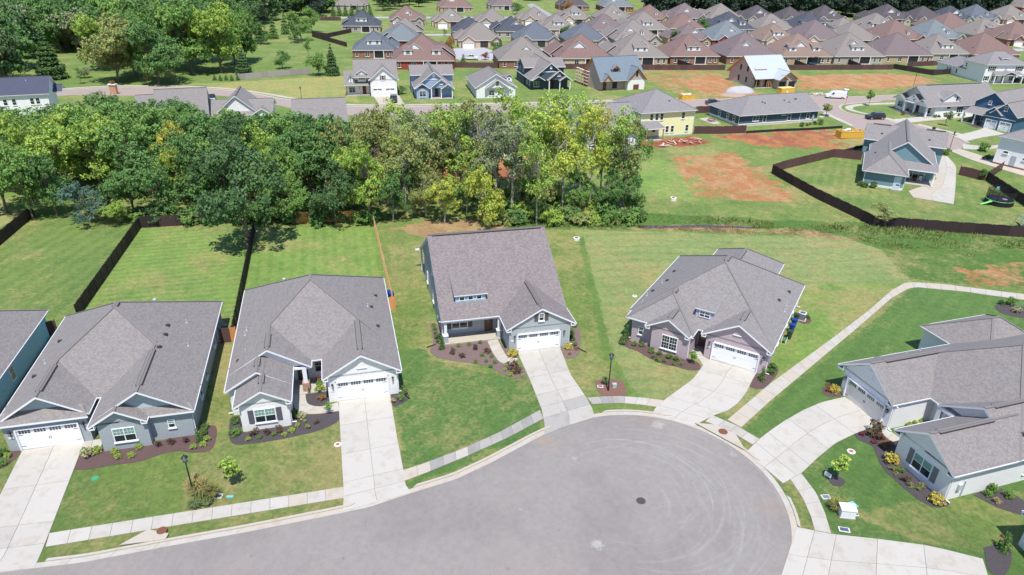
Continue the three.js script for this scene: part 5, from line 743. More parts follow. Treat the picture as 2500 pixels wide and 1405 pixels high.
// ---------------------------------------------------------------- streets behind
const roadMat = new THREE.MeshStandardMaterial({ roughness: 0.9, map: (() => { const c = C(196, 178, 170), t = tex(256, 256, (i, j) => { const f = 0.93 + 0.1 * rnd() + 0.08 * (vn(i / 20, j / 20) - 0.5); return [c[0] * f, c[1] * f, c[2] * f]; }); t.repeat.set(1 / 12, 1 / 12); return t; })() });
const flat = (name, pts, y, mat) => structure(name, new THREE.Mesh(solid(gp(px, pts), y - 0.05, y), mat));
const curve = (pts, n) => smooth(pts.map((p) => G(...p)), n);
{
  const a = curve([[60, 236], [150, 222], [300, 214], [500, 218], [600, 228], [700, 245], [790, 257], [880, 262], [1200, 258], [1500, 250], [1690, 245]], 60), b = curve([[60, 250], [150, 234], [330, 234], [520, 233], [600, 242], [700, 262], [760, 274], [880, 282], [1200, 275], [1500, 268], [1690, 262]], 60);
  const m = structure('road', new THREE.Mesh(solid([...a, ...b.slice().reverse()], -0.05, 0.03), roadMat)); m.receiveShadow = true;
  const k = structure('kerb'); slabs(k, offs(a, 0), offs(a, 0.9), range(40), [0, 1], { y1: 0.1, gap: 0.02, name: 'kerb_stone', sub: 2, pickMat: () => CON(3) });
  const w = structure('sidewalk'); slabs(w, offs(a, 1.9), offs(a, 3.4), range(44), [0, 1], { y1: 0.05, name: 'concrete_slab', sub: 2, pickMat: () => CON(pick([3, 0])) });
}
flat('road', [[1690, 245], [1760, 243], [1960, 233], [2068, 237], [2193, 232.7], [2420, 224], [2560, 216], [2560, 230], [2300, 240], [2150, 246], [2080, 252], [2049, 258], [2052, 268], [2065, 275], [2157, 291], [2203, 301], [2249, 309], [2327, 333], [2363, 350], [2344, 366], [2321, 370], [2280, 362], [2180, 350], [2131, 337], [2080, 310], [2028, 285], [1990, 264], [1940, 259], [1740, 262], [1690, 262]], 0.028, roadMat);
{
  const w = structure('sidewalk'), r = (L, R, n) => slabs(w, curve(L, 20), curve(R, 20), range(n), [0, 1], { y1: 0.06, sub: 2, pickMat: () => CON(pick([0, 1, 3])) });
  r([[2200, 250.5], [2100, 254], [2066, 260], [2068, 268], [2110, 279], [2160, 290], [2185, 298]], [[2200, 254.5], [2108, 258], [2084, 263], [2086, 269], [2120, 278], [2168, 288], [2195, 296]], 30);
  r([[2238, 306], [2290, 319], [2345, 332]], [[2246, 303], [2298, 316], [2352, 328]], 12);
  r([[2010, 278], [2040, 292], [2075, 307]], [[2016, 274], [2050, 290], [2084, 306]], 10);
  const k = structure('kerb'), kr = (L, n) => { const c = curve(L, 24); slabs(k, c, offs(c, 0.7), range(n), [0, 1], { y1: 0.1, gap: 0.02, name: 'kerb_stone', sub: 2, pickMat: () => CON(3) }); };
  kr([[1690, 245.5], [1760, 243.5], [1960, 233.5], [2068, 237.5], [2193, 233], [2420, 224.5]], 40);
  kr([[2363, 350], [2327, 333.5], [2249, 309.5], [2203, 301.5], [2157, 291.5], [2065, 275.5], [2049, 258.5], [2080, 252.5], [2150, 246.5]].reverse(), 40);
  const d1 = structure('driveway'); slabs(d1, curve([[2165, 293], [2260, 285], [2385, 278]], 12), curve([[2195, 303], [2260, 296], [2385, 285]], 12), range(7), [0, 0.5, 1], { y1: 0.055, pickMat: () => CON(1) });
  const d2 = structure('driveway'); slabs(d2, curve([[2330, 333], [2390, 318], [2405, 312]], 12), curve([[2358, 346], [2400, 336], [2455, 328]], 12), range(4), [0, 0.5, 1], { y1: 0.07, pickMat: () => CON(1) });
  const d3 = structure('driveway'); slabs(d3, curve([[2318, 368], [2370, 390], [2420, 406], [2540, 442]], 12), curve([[2344, 364], [2390, 378], [2450, 398], [2540, 425]], 12), range(7), [0, 0.5, 1], { y1: 0.055, pickMat: () => CON(3) });
  const d4 = structure('driveway'); slabs(d4, curve([[2350, 352], [2400, 357], [2445, 354]], 12), curve([[2352, 364], [2395, 366], [2440, 362]], 12), range(4), [0, 1], { y1: 0.06, pickMat: () => CON(pick([0, 3])) });
  const d5 = structure('driveway'); slabs(d5, curve([[912, 236], [925, 256]], 4), curve([[974, 233], [990, 260]], 4), range(3), [0, 0.5, 1], { y1: 0.05, pickMat: () => CON(3) });
  const d6 = structure('driveway'); slabs(d6, curve([[1998, 285], [2016, 276]], 4), curve([[2008, 288], [2024, 280]], 4), range(2), [0, 1], { y1: 0.05, pickMat: () => CON(0) });
  const d7 = structure('driveway'); slabs(d7, curve([[524, 262], [534, 246]], 4), curve([[538, 264], [543, 247]], 4), range(3), [0, 1], { y1: 0.05, pickMat: () => CON(3) });
  const p1 = structure('patio_pad'); slabs(p1, [GQ(q6, 690, 398), GQ(q6, 800, 440)], [GQ(q6, 760, 388), GQ(q6, 860, 432)], range(2), [0, 1], { y1: 0.06, pickMat: () => CON(3) });
}
flat('road', [[1090, 134], [1110, 118], [1180, 116], [1215, 128], [1205, 148], [1120, 146]], 0.03, new THREE.MeshStandardMaterial({ color: al(205, 205, 210), roughness: 0.9 }));
flat('road', [[1285, 12], [1300, 8], [1352, 38], [1330, 40]], 0.03, new THREE.MeshStandardMaterial({ color: al(190, 188, 188), roughness: 0.9 }));
{ const m = new THREE.MeshStandardMaterial({ color: al(206, 204, 204), roughness: 0.9 }); const strip = (y0, x0, x1, dy) => flat('road', [[x0, y0], [x1, y0], [x1, y0 + dy], [x0, y0 + dy]], 0.02, m); strip(83, 1000, 2500, 4); strip(119, 1240, 2500, 6); strip(58, 1050, 2500, 3); strip(41, 780, 1500, 3.4); }

// ---------------------------------------------------------------- the far estate
gutters = false;
const FR = { taupe: shingleMat(160, 151, 146), red: shingleMat(152, 125, 119), mauve: shingleMat(142, 127, 129), orange: shingleMat(163, 140, 128), blue: shingleMat(118, 126, 138), navy: shingleMat(90, 95, 108), sky: shingleMat(140, 149, 155), dark: shingleMat(104, 97, 102) };
const FW = { brick: brickRaw(150, 104, 88), pale: brickRaw(206, 182, 160), tan: brickRaw(186, 158, 134), grey: brickRaw(178, 166, 160), red: brickRaw(150, 70, 58) };
const roofWord = { taupe: 'taupe', red: 'brick-red', mauve: 'mauve', orange: 'orange-brown', blue: 'slate-blue', navy: 'navy', sky: 'pale blue-grey', dark: 'dark plum' };
const wallWord = { brick: 'red-brown brick', pale: 'pale brick', tan: 'tan brick', grey: 'grey brick', red: 'deep red brick' };
const DW = siding(232, 226, 220);
function farHouse([xl, xr, ye, roof, wm, kind, dorm = 0]) {
  const a = G(xl, ye, 3), b = G(xr, ye, 3), span = a.distanceTo(b), yaw = rad(8.5), w = Math.min(21, span * 0.88), d = w * rr(0.92, 1.08);
  const mid = a.clone().add(b).multiplyScalar(0.5), V = new THREE.Vector3(-Math.sin(yaw), 0, -Math.cos(yaw)), U = new THREE.Vector3(Math.cos(yaw), 0, -Math.sin(yaw));
  const org = mid.clone().addScaledVector(U, -w / 2 + (span - w) * 0.3).setY(0);
  const dw = ['', ' with one wide rear dormer', ' with a small arched front dormer', ' with two shed dormers'][dorm];
  const H = thing('estate_house', `far estate house, ${roofWord[roof]} hip roof, ${wallWord[wm]} walls, ${kind === 'f' ? 'front gables and garage' : 'windowed rear wall'}${dorm ? ', dormer' : ''}`, 'house', org, yaw, 'houses of the far estate');
  const p = 0.7, e = 3.0, R = FR[roof], W = FW[wm], hf = (u, v) => e + p * Math.min(u + 0.4, w + 0.4 - u, v + 0.4, d + 0.4 - v);
  wall(H, 0, w, 0, d, 0, 3.05, W); addRoof(H, hipFaces(-0.4, w + 0.4, -0.4, d + 0.4, e, p), R, OFFW, 'roof', 0.22);
  { const s = rnd() < 0.5, ww = w * rr(0.38, 0.5), u0 = s ? -1.6 : w + 1.6 - ww, v0 = d * rr(0.25, 0.5); wall(H, u0 + 0.3, u0 + ww - 0.3, v0 + 0.3, d + 2.2, 0, 3.02, W, 'wing_wall'); addRoof(H, rnd() < 0.5 ? hipFaces(u0, u0 + ww, v0, d + 2.6, e + 0.01, p) : gableV(u0, u0 + ww, v0, d + 2.6, e + 0.01, p), R, OFFW, 'wing_roof', 0.2); if (rnd() < 0.6) { const k = w * rr(0.3, 0.42), c = w * rr(0.35, 0.65); addRoof(H, gableV(c - k / 2, c + k / 2, d * 0.18, d * 0.6, e + p * d * 0.16, 0.75), R, OFFW, 'cross_roof', 0.15); part('gable_wall', triWallV(c - k / 2 + 0.2, c + k / 2 - 0.2, d * 0.18 + 0.3, e + p * d * 0.1, e + p * d * 0.16, 0.75), DW, H); } }
  const dorms = dorm === 1 ? [[w * 0.5, 5.2]] : dorm === 3 ? [[w * 0.25, 3], [w * 0.72, 3]] : [];
  for (const [u, ww] of dorms) { const v = 2.0, hb = e + p * (v + 0.4), hh = hb + 1.6; part('dormer_wall', boxUV(u - ww / 2, u + ww / 2, v, v + 2.6, hb - 0.1, hh), DW, H); addRoof(H, [[P3(u - ww / 2 - 0.3, v - 0.3, hh), P3(u + ww / 2 + 0.3, v - 0.3, hh), P3(u + ww / 2 + 0.3, v + 4, hh + 1.1), P3(u - ww / 2 - 0.3, v + 4, hh + 1.1)]], R, OFFW, 'dormer_roof', 0.12); for (const s of ww > 4 ? [-1.3, 1.3] : [0]) windowAt(H, ww > 4 ? 1.0 : 1.4, 1.1, u + s, v, hb + 0.25, 'f', { sashes: 1, grid: [1, 2], bars: false, sill: false }); }
  if (dorm === 2) { const u = w * 0.62, v = 2.2, hb = e + p * (v + 0.4); part('dormer_wall', boxUV(u - 0.6, u + 0.6, v, v + 2, hb - 0.1, hb + 1.3), DW, H); addRoof(H, gableV(u - 0.85, u + 0.85, v - 0.2, v + 3.4, hb + 1.25, 0.9), R, OFFW, 'dormer_roof', 0.1); windowAt(H, 0.7, 1.0, u, v, hb + 0.25, 'f', { grid: [1, 2], bars: false, sill: false }); }
  if (kind === 'f') {
    const g0 = rr(0.02, 0.1) * w, g1 = g0 + 6; part('garage_wing', boxUV(g0 + 0.4, g1 - 0.4, -1.6, 0.2, 0, 3.05), W, H); addRoof(H, gableV(g0, g1, -2.1, 4.5, e + 0.02, 0.72), R, WHITE, 'wing_roof'); part('gable_wall', triWallV(g0 + 0.4, g1 - 0.4, -1.62, 2.9, 3.1, 0.75), W, H); garageDoor(H, 4.4, 2.2, (g0 + g1) / 2, -1.6, 'f');
    const k0 = w * 0.74, k1 = w + 0.2; addRoof(H, gableV(k0, k1, -1.2, 3.5, e + 0.03, 0.78), R, WHITE, 'wing_roof'); part('gable_wall', triWallV(k0 + 0.3, k1 - 0.3, -0.6, 2.9, 3.1, 0.8), W, H); part('bay_wall', boxUV(k0 + 0.3, k1 - 0.3, -0.6, 0.1, 0, 2.95), W, H); windowAt(H, 1.5, 1.6, (k0 + k1) / 2, -0.6, 0.7, 'f', { sashes: 2, grid: [1, 2], bars: false });
    part('entry', boxUV(w * 0.5, w * 0.68, -0.08, 0.05, 0.1, 2.6), DARK, H); part('drive', boxUV(g0 + 0.6, g1 - 0.6, -9, -1.7, 0, 0.06), CON(1), H);
  } else {
    for (const f of [0.1, 0.34, 0.82, 0.93]) windowAt(H, f === 0.34 ? 1.7 : 1.0, 1.6, w * f, 0, 0.7, 'f', { sashes: f === 0.34 ? 2 : 1, grid: [1, 2], bars: false });
    part('patio_opening', boxUV(w * 0.5, w * 0.72, -0.05, 0.05, 0.1, 2.6), BLACK, H); for (const f of [0.5, 0.72]) part('patio_post', boxUV(w * f - 0.12, w * f + 0.12, -0.4, -0.1, 0, 2.9), WHITE, H); part('patio_floor', boxUV(w * 0.48, w * 0.74, -1.6, 0, 0, 0.12), CON(1), H);
  }
  windowAt(H, 0.9, 1.4, 0, d * 0.35, 0.9, 'l', { grid: [1, 2], bars: false }); vents(H, [[w * 0.2, d * 0.3, 'p'], [w * 0.82, 3.2, 'd'], [w * 0.12, 4.4]], hf);
  return H;
}
[
  [848, 968, 122, 'blue', 'brick', 'b', 1], [940, 1112, 148, 'red', 'red', 'b', 3], [1205, 1350, 146, 'taupe', 'brick', 'b', 0], [1348, 1500, 142, 'red', 'pale', 'b', 0], [1490, 1635, 139, 'taupe', 'tan', 'b', 1], [1625, 1760, 137, 'red', 'brick', 'b', 1], [1757, 1907, 137, 'mauve', 'brick', 'b', 0], [1893, 2037, 138, 'orange', 'tan', 'b', 3], [2020, 2165, 137, 'taupe', 'grey', 'b', 1], [2137, 2283, 135, 'mauve', 'tan', 'b', 0], [2257, 2372, 131, 'taupe', 'grey', 'b', 1], [2360, 2496, 133, 'red', 'brick', 'b', 0],
  [922, 1032, 99, 'sky', 'red', 'f', 0], [1108, 1228, 98, 'taupe', 'pale', 'f', 0], [1250, 1367, 97, 'blue', 'grey', 'f', 0], [1375, 1487, 99, 'blue', 'grey', 'f', 0], [1490, 1616, 97, 'taupe', 'grey', 'f', 2], [1640, 1738, 97, 'mauve', 'tan', 'f', 0], [1728, 1845, 97, 'sky', 'red', 'f', 0], [1852, 1950, 98, 'orange', 'pale', 'f', 1], [1946, 2068, 97, 'mauve', 'pale', 'f', 0], [2046, 2152, 98, 'taupe', 'tan', 'f', 0], [2140, 2266, 96, 'red', 'brick', 'f', 2], [2240, 2362, 94, 'sky', 'grey', 'f', 2], [2372, 2478, 86, 'taupe', 'grey', 'b', 1], [2448, 2560, 96, 'red', 'brick', 'f', 0],
  [826, 930, 63, 'navy', 'grey', 'b', 1], [943, 1030, 76, 'taupe', 'grey', 'b', 0], [1097, 1192, 77, 'navy', 'brick', 'b', 0], [1203, 1296, 76, 'navy', 'grey', 'b', 0], [1312, 1412, 72, 'taupe', 'pale', 'b', 1], [1428, 1532, 73, 'mauve', 'red', 'b', 0], [1524, 1636, 72, 'taupe', 'tan', 'b', 1], [1628, 1722, 69, 'red', 'grey', 'b', 0], [1736, 1845, 71, 'navy', 'grey', 'b', 3], [1845, 1942, 71, 'taupe', 'tan', 'b', 0], [1930, 2042, 72, 'navy', 'grey', 'b', 3], [2034, 2106, 73, 'taupe', 'tan', 'b', 0], [2108, 2210, 75, 'taupe', 'grey', 'b', 3], [2272, 2390, 70, 'red', 'brick', 'b', 0],
  [941, 1036, 48, 'red', 'grey', 'f', 2], [1053, 1140, 52, 'taupe', 'pale', 'f', 0], [1160, 1243, 52, 'taupe', 'grey', 'f', 0], [1266, 1346, 47, 'taupe', 'pale', 'f', 2], [1362, 1448, 46, 'taupe', 'pale', 'f', 1], [1454, 1546, 46, 'taupe', 'grey', 'f', 2], [1548, 1636, 46, 'red', 'tan', 'f', 2], [1632, 1726, 44, 'mauve', 'grey', 'f', 0], [1722, 1818, 47, 'taupe', 'grey', 'f', 0], [1814, 1902, 47, 'dark', 'grey', 'f', 2], [1902, 1978, 48, 'dark', 'grey', 'f', 0], [1984, 2070, 48, 'dark', 'grey', 'f', 2], [2130, 2230, 47, 'dark', 'grey', 'f', 2], [2228, 2312, 49, 'dark', 'tan', 'f', 0], [2296, 2378, 48, 'navy', 'grey', 'f', 2], [2360, 2444, 46, 'blue', 'grey', 'f', 2], [2430, 2530, 47, 'taupe', 'tan', 'f', 2],
  [806, 894, 12, 'taupe', 'grey', 'b', 0], [1066, 1156, 17, 'red', 'tan', 'b', 0], [1194, 1262, 13, 'mauve', 'grey', 'b', 0], [1466, 1548, 16, 'sky', 'red', 'b', 0], [1368, 1440, 14, 'dark', 'brick', 'b', 0], [2476, 2560, 18, 'taupe', 'red', 'b', 0],
].forEach(farHouse);
for (const [x, y, lab, rf] of [[1708, 26, 'white two-storey house at the edge of the dark wood', 'blue'], [1836, 28, 'white two-storey house with a plum roof against the dark wood', 'dark']]) { const H = house('sided_house', lab, G(x, y), 8.5), w = siding(236, 240, 248); wall(H, -5, 6, 0, 9, 0, 6, w); addRoof(H, gableU(-5.4, 6.4, -0.4, 9.4, 5.9, 0.8), FR[rf]); for (const u of [-3, 0.5, 4]) for (const h of [0.9, 3.7]) windowAt(H, 1, 1.5, u, 0, h, 'f', { grid: [1, 2], bars: false }); part('porch', boxUV(-8, -5, 0.5, 4, 0, 2.6), w, H); }
// ---------------------------------------------------------------- fences: bays of boards between posts
const FB = { dark: [M(60, 46, 48, 0.85), M(50, 39, 42, 0.85), M(68, 52, 53, 0.85)], brown: [M(98, 70, 70, 0.85), M(90, 64, 66, 0.85)], orange: [M(216, 152, 92, 0.8), M(226, 164, 102, 0.8)], tan: [M(206, 168, 124, 0.8), M(214, 178, 134, 0.8)], grey: [M(170, 160, 158, 0.9), M(160, 152, 150, 0.9)], silt: [M(40, 40, 44, 0.9)] };
function bayGeo(W, h, arch, fine) {
  const l = [], n = fine ? 15 : 5, w = W / n;
  for (let i = 0; i < n; i++) { const x = -W / 2 + w * (i + 0.5), t = x / W * 2, hh = h + arch * (1 - t * t); l.push(bx(w * (fine ? 1.05 : 0.98), hh, 0.02, x, hh / 2 + 0.03, fine ? (i % 2 ? 0.013 : -0.013) : 0)); }
  for (const y of fine ? [0.3, h * 0.5, h - 0.25] : [0.3, h - 0.3]) l.push(bx(W, 0.09, 0.035, 0, y, -0.045));
  return merge(l);
}
const bays = new Map(), postG = bx(0.1, 1.95, 0.1, 0, 0.975, 0);
function fence(pts, colour, label, o = {}) {
  const { h = 1.75, arch = 0.14, fine = true, group = null, name = 'board_fence' } = o;
  const W = pts.map((p) => p.isVector3 ? p : G(...p)), F = thing(name, label, 'fence', W[0], 0, group), key = [h, arch, fine].join();
  if (!bays.has(key)) bays.set(key, bayGeo(2.44, h, arch, fine));
  for (let s = 0; s < W.length - 1; s++) {
    const a = W[s], b = W[s + 1], L = a.distanceTo(b), n = Math.max(1, Math.round(L / 2.44)), ang = Math.atan2(-(b.z - a.z), b.x - a.x);
    for (let k = 0; k < n; k++) { const m = part('bay', bays.get(key), pick(FB[colour]), F); m.position.copy(a).lerp(b, (k + 0.5) / n).sub(W[0]); m.rotation.y = ang; m.scale.x = L / n / 2.44; }
    for (let k = s ? 1 : 0; k <= n; k++) { const m = part('post', postG, FB[colour][0], F); m.position.copy(a).lerp(b, k / n).sub(W[0]); m.rotation.y = ang; if (h < 1.5) m.scale.y = h / 1.75; }
  }
  return F;
}
fence([[-60, 650], [84, 527]], 'dark', 'dark brown board fence at the wood edge, left of the striped lawn');
fence([[190, 778], [343, 557]], 'dark', 'dark brown board fence between the two striped back lawns');
fence([[570, 832], [622, 566]], 'dark', 'dark brown board fence running back to the big dark tree');
fence([[343, 557], [430, 552], [530, 545]], 'dark', 'dark brown board fence in the shade under the wood');
fence([[541, 838], [566, 836]], 'brown', 'short red-brown board gate between the blue-grey and pale grey houses', { name: 'board_gate' });
fence([[566.5, 836], [579, 834]], 'orange', 'short orange board gate beside the red-brown one', { name: 'board_gate' });
fence([[116, 824], [142, 816]], 'brown', 'short brown board gate beside the pale blue house', { name: 'board_gate' });
fence([[962, 760], [914, 556]], 'tan', 'new tan board fence running back from the pale grey house');
fence([[944, 761], [966, 757]], 'orange', 'short new orange board fence bay by the blue bins', { name: 'board_gate' });
fence([[715, 545], [810, 543], [908, 540]], 'orange', 'orange board fence glimpsed under the trees');
fence([[1884, 424], [1990, 484], [2097, 536], [2130, 553], [2300, 566], [2500, 580], [2720, 600]], 'dark', 'long dark board fence along the ditch round the teal house');
fence([[1886, 423], [1916, 413], [2035, 384], [2102, 391]], 'brown', 'brown board fence on the soil side of the teal house');
fence([[2341, 427], [2388, 438], [2404, 441]], 'brown', 'brown board fence between the concrete pad and the trampoline');
fence([[2407, 441], [2450, 470], [2500, 503], [2600, 566]], 'dark', 'dark board fence behind the trampoline');
fence([[2410, 440], [2446, 416]], 'brown', 'short brown board fence at the tan drive');
fence([[1694, 327], [1760, 327], [1820, 325]], 'brown', 'brown board fence behind the long navy house');
fence([[1699, 277], [1740, 275]], 'brown', 'short brown fence beside the patio of the navy house');
fence([[1822, 326], [1900, 321], [1980, 318], [2056, 313]], 'silt', 'black silt fence along the red soil by the navy house', { h: 0.6, arch: 0, fine: false, name: 'silt_fence' });
fence([[2060, 373], [2095, 364], [2132, 355]], 'silt', 'black silt fence with pale stakes near the teal house', { h: 0.7, arch: 0, fine: false, name: 'silt_fence' });
const far = { fine: false, arch: 0.12 };
fence([[1008, 164], [1200, 166], [1400, 169], [1600, 171], [1770, 171]], 'brown', 'long brown fence behind the far estate, left run', far);
fence([[1855, 171], [1970, 171], [2180, 170]], 'brown', 'long brown fence behind the far estate, right of the timber house', far);
fence([[2180, 168], [2278, 184], [2326, 180]], 'dark', 'dark fence stepping down to the white two-storey house', far);
fence([[2215, 163], [2290, 160]], 'brown', 'brown fence below the mauve-roofed estate house', far);
fence([[1645, 154], [1690, 170]], 'dark', 'dark side fence of the red-roofed estate house with a wide dormer', far);
fence([[1925, 152], [1970, 170]], 'dark', 'dark side fence of the orange-roofed estate house', far);
fence([[2050, 148], [2100, 169]], 'dark', 'dark side fence of the taupe-roofed estate house', far);
fence([[2480, 182], [2540, 184]], 'dark', 'dark fence right of the white two-storey house', far);
fence([[762, 90], [847, 115]], 'dark', 'dark fence beside the sloping lawn', far);
fence([[762, 88], [800, 92], [855, 80], [870, 76]], 'dark', 'dark fence between the lawns of the far estate', far);
fence([[780, 50], [832, 50]], 'brown', 'brown fence by the row of small cone trees', far);
fence([[582, 195], [758, 180]], 'grey', 'weathered grey board fence below the grassy slope', { fine: false, arch: 0 });
fence([[960, 170], [1010, 164]], 'brown', 'brown fence between the white and light blue houses', far);
fence([[1060, 165], [1064, 178]], 'dark', 'short dark fence behind the light blue house', far);
// ---------------------------------------------------------------- trees and plants
function leafGeo(clumps, o = {}) { // clumps: [x, y, z, r, nx, ny, nz] ; leaves as small bent pairs of faces
  const { n = 26, size = 0.34, up = 0.35, sq = 0.75, tone = 0.3 } = o, pos = [], nor = [], col = [];
  const a = new THREE.Vector3(), b = new THREE.Vector3(), N = new THREE.Vector3(), c = new THREE.Vector3();
  for (const k of clumps) {
    const ct = 1 + (rnd() - 0.5) * tone, cy = (rnd() - 0.5) * 0.3;
    for (let i = 0; i < n; i++) {
      let x, y, z; do { x = rr(-1, 1); y = rr(-1, 1); z = rr(-1, 1); } while (x * x + y * y + z * z > 1);
      c.set(k[0] + x * k[3], k[1] + y * k[3] * sq, k[2] + z * k[3]);
      N.set(k[4] * 0.6 + rr(-1, 1) * 0.9, k[5] * 0.6 + up + rr(-1, 1) * 0.7, k[6] * 0.6 + rr(-1, 1) * 0.9).normalize();
      a.set(rr(-1, 1), rr(-1, 1), rr(-1, 1)).cross(N).normalize(); b.copy(N).cross(a);
      const s = size * rr(0.6, 1.35), l = s * rr(0.9, 1.6), f = ct * rr(0.8, 1.2), yl = 1 + cy + rr(-0.12, 0.12);
      const p0 = [c.x - a.x * l * 0.5, c.y - a.y * l * 0.5 - 0.03, c.z - a.z * l * 0.5], p1 = [c.x + b.x * s * 0.5 + N.x * 0.05, c.y + b.y * s * 0.5, c.z + b.z * s * 0.5], p2 = [c.x + a.x * l * 0.5, c.y + a.y * l * 0.5 - 0.05, c.z + a.z * l * 0.5], p3 = [c.x - b.x * s * 0.5 + N.x * 0.05, c.y - b.y * s * 0.5, c.z - b.z * s * 0.5];
      pos.push(...p0, ...p2, ...p1, ...p0, ...p3, ...p2); for (let q = 0; q < 6; q++) { nor.push(N.x, N.y, N.z); col.push(f * yl, f, f * 0.9); }
    }
  }
  const g = new THREE.BufferGeometry(); g.setAttribute('position', new THREE.Float32BufferAttribute(pos, 3)); g.setAttribute('normal', new THREE.Float32BufferAttribute(nor, 3)); g.setAttribute('color', new THREE.Float32BufferAttribute(col, 3)); return g;
}
function limb(pts, r0, r1, seg = 6) { // tapered bent branch
  const l = []; for (let i = 0; i < pts.length - 1; i++) { const a = pts[i], b = pts[i + 1], d = b.clone().sub(a), ra = r0 + (r1 - r0) * i / (pts.length - 1), rb = r0 + (r1 - r0) * (i + 1) / (pts.length - 1), g = new THREE.CylinderGeometry(rb, ra, d.length(), seg, 1, true); g.applyQuaternion(new THREE.Quaternion().setFromUnitVectors(new THREE.Vector3(0, 1, 0), d.normalize())); const m = a.clone().add(b).multiplyScalar(0.5); g.translate(m.x, m.y, m.z); l.push(g); } return l;
}
// broad crown: lobes round a centre, clumps on the lobes
function broadleaf({ h = 13, r = 5, base = 0.22, lobes = 9, per = 17, n = 24, size = 0.36, clump = 0.75, thin = 1, wob = 0.35, trunk = 0.28, bare = 0 }) {
  const cl = [], wood = [], cy = h * (1 + base) / 2, ry = h * (1 - base) / 2;
  const top = new THREE.Vector3(rr(-0.3, 0.3), h * 0.72, rr(-0.3, 0.3)), fork = new THREE.Vector3(rr(-0.2, 0.2), h * (base + 0.08), rr(-0.2, 0.2));
  wood.push(...limb([new THREE.Vector3(0, -0.2, 0), fork, fork.clone().lerp(top, 0.5).add(new THREE.Vector3(rr(-0.4, 0.4), 0, rr(-0.4, 0.4))), top], trunk, 0.05, 7));
  for (let i = 0; i < lobes; i++) {
    const t = i / lobes, ang = i * 2.4 + rr(-0.5, 0.5), yy = -0.7 + 1.45 * ((i * 0.618) % 1), rad_ = Math.sqrt(Math.max(0.08, 1 - yy * yy)) * rr(0.42, 0.68);
    const L = new THREE.Vector3(Math.cos(ang) * r * rad_, cy + yy * ry * 0.72, Math.sin(ang) * r * rad_), lr = r * rr(0.36, 0.54);
    wood.push(...limb([fork.clone().lerp(top, Math.max(0, Math.min(0.9, (L.y - fork.y) / (top.y - fork.y + 0.01) - 0.25))), L.clone().lerp(fork, 0.4).add(new THREE.Vector3(0, rr(0, 0.6), 0)), L], trunk * 0.4, 0.03, 5));
    if (rnd() < bare) continue;
    for (let k = 0; k < per * thin; k++) {
      const u = rr(-0.55, 1), a2 = rr(0, 6.283), q = Math.sqrt(1 - u * u), d = new THREE.Vector3(q * Math.cos(a2), u, q * Math.sin(a2)), rad2 = lr * (1 + rr(-wob, wob * 0.6));
      cl.push([L.x + d.x * rad2, L.y + d.y * rad2 * 0.8, L.z + d.z * rad2, clump * rr(0.7, 1.3), d.x, d.y, d.z]);
    }
  }
  return { crown: leafGeo(cl, { n, size }), wood: merge(wood) };
}
function conifer({ h = 9, r = 2, rings = 9, n = 26, size = 0.28, base = 0.06, droop = 0.25, trunk = 0.14 }) {
  const cl = []; for (let i = 0; i < rings; i++) { const t = i / (rings - 1), y = h * (base + (0.97 - base) * t), R = r * (1 - t) * rr(0.85, 1.1) + 0.12, m = Math.max(2, Math.round(R * 6.5)); for (let k = 0; k < m; k++) { const a = (k + rnd() * 0.6) / m * 6.283; for (const f of [0.9, 0.5]) cl.push([Math.cos(a) * R * f, y - R * f * droop + rr(-0.15, 0.15), Math.sin(a) * R * f, 0.34 + R * 0.1, Math.cos(a), 0.3, Math.sin(a)]); } }
  return { crown: leafGeo(cl, { n, size, tone: 0.25 }), wood: merge(limb([new THREE.Vector3(0, -0.1, 0), new THREE.Vector3(0, h * 0.9, 0)], trunk, 0.03)) };
}
const LEAF = (r, g, b) => new THREE.MeshPhysicalMaterial({ color: al(r, g, b, 0.88), vertexColors: true, roughness: 0.95, transmission: 0.28, thickness: 0, side: THREE.DoubleSide });
const LC = { mid: LEAF(112, 148, 70), deep: LEAF(92, 130, 66), dark: LEAF(76, 110, 60), lime: LEAF(146, 172, 74), yellow: LEAF(172, 182, 76), gold: LEAF(180, 178, 78), olive: LEAF(142, 150, 88), grey: LEAF(134, 146, 110), blue: LEAF(84, 116, 102), cedar: LEAF(70, 104, 48), forest: LEAF(46, 68, 52), red: LEAF(150, 70, 60), autumn: LEAF(160, 122, 66), spring: LEAF(162, 184, 84) };
const BARK = new THREE.MeshStandardMaterial({ roughness: 0.95, map: rep(tex(64, 64, (i, j) => { const c = C(150, 132, 116), f = 0.7 + 0.5 * vn(i / 3, j / 12) + 0.15 * rnd(); return [c[0] * f, c[1] * f, c[2] * f]; }), 1) }), PALEBARK = M(176, 168, 156, 0.95);
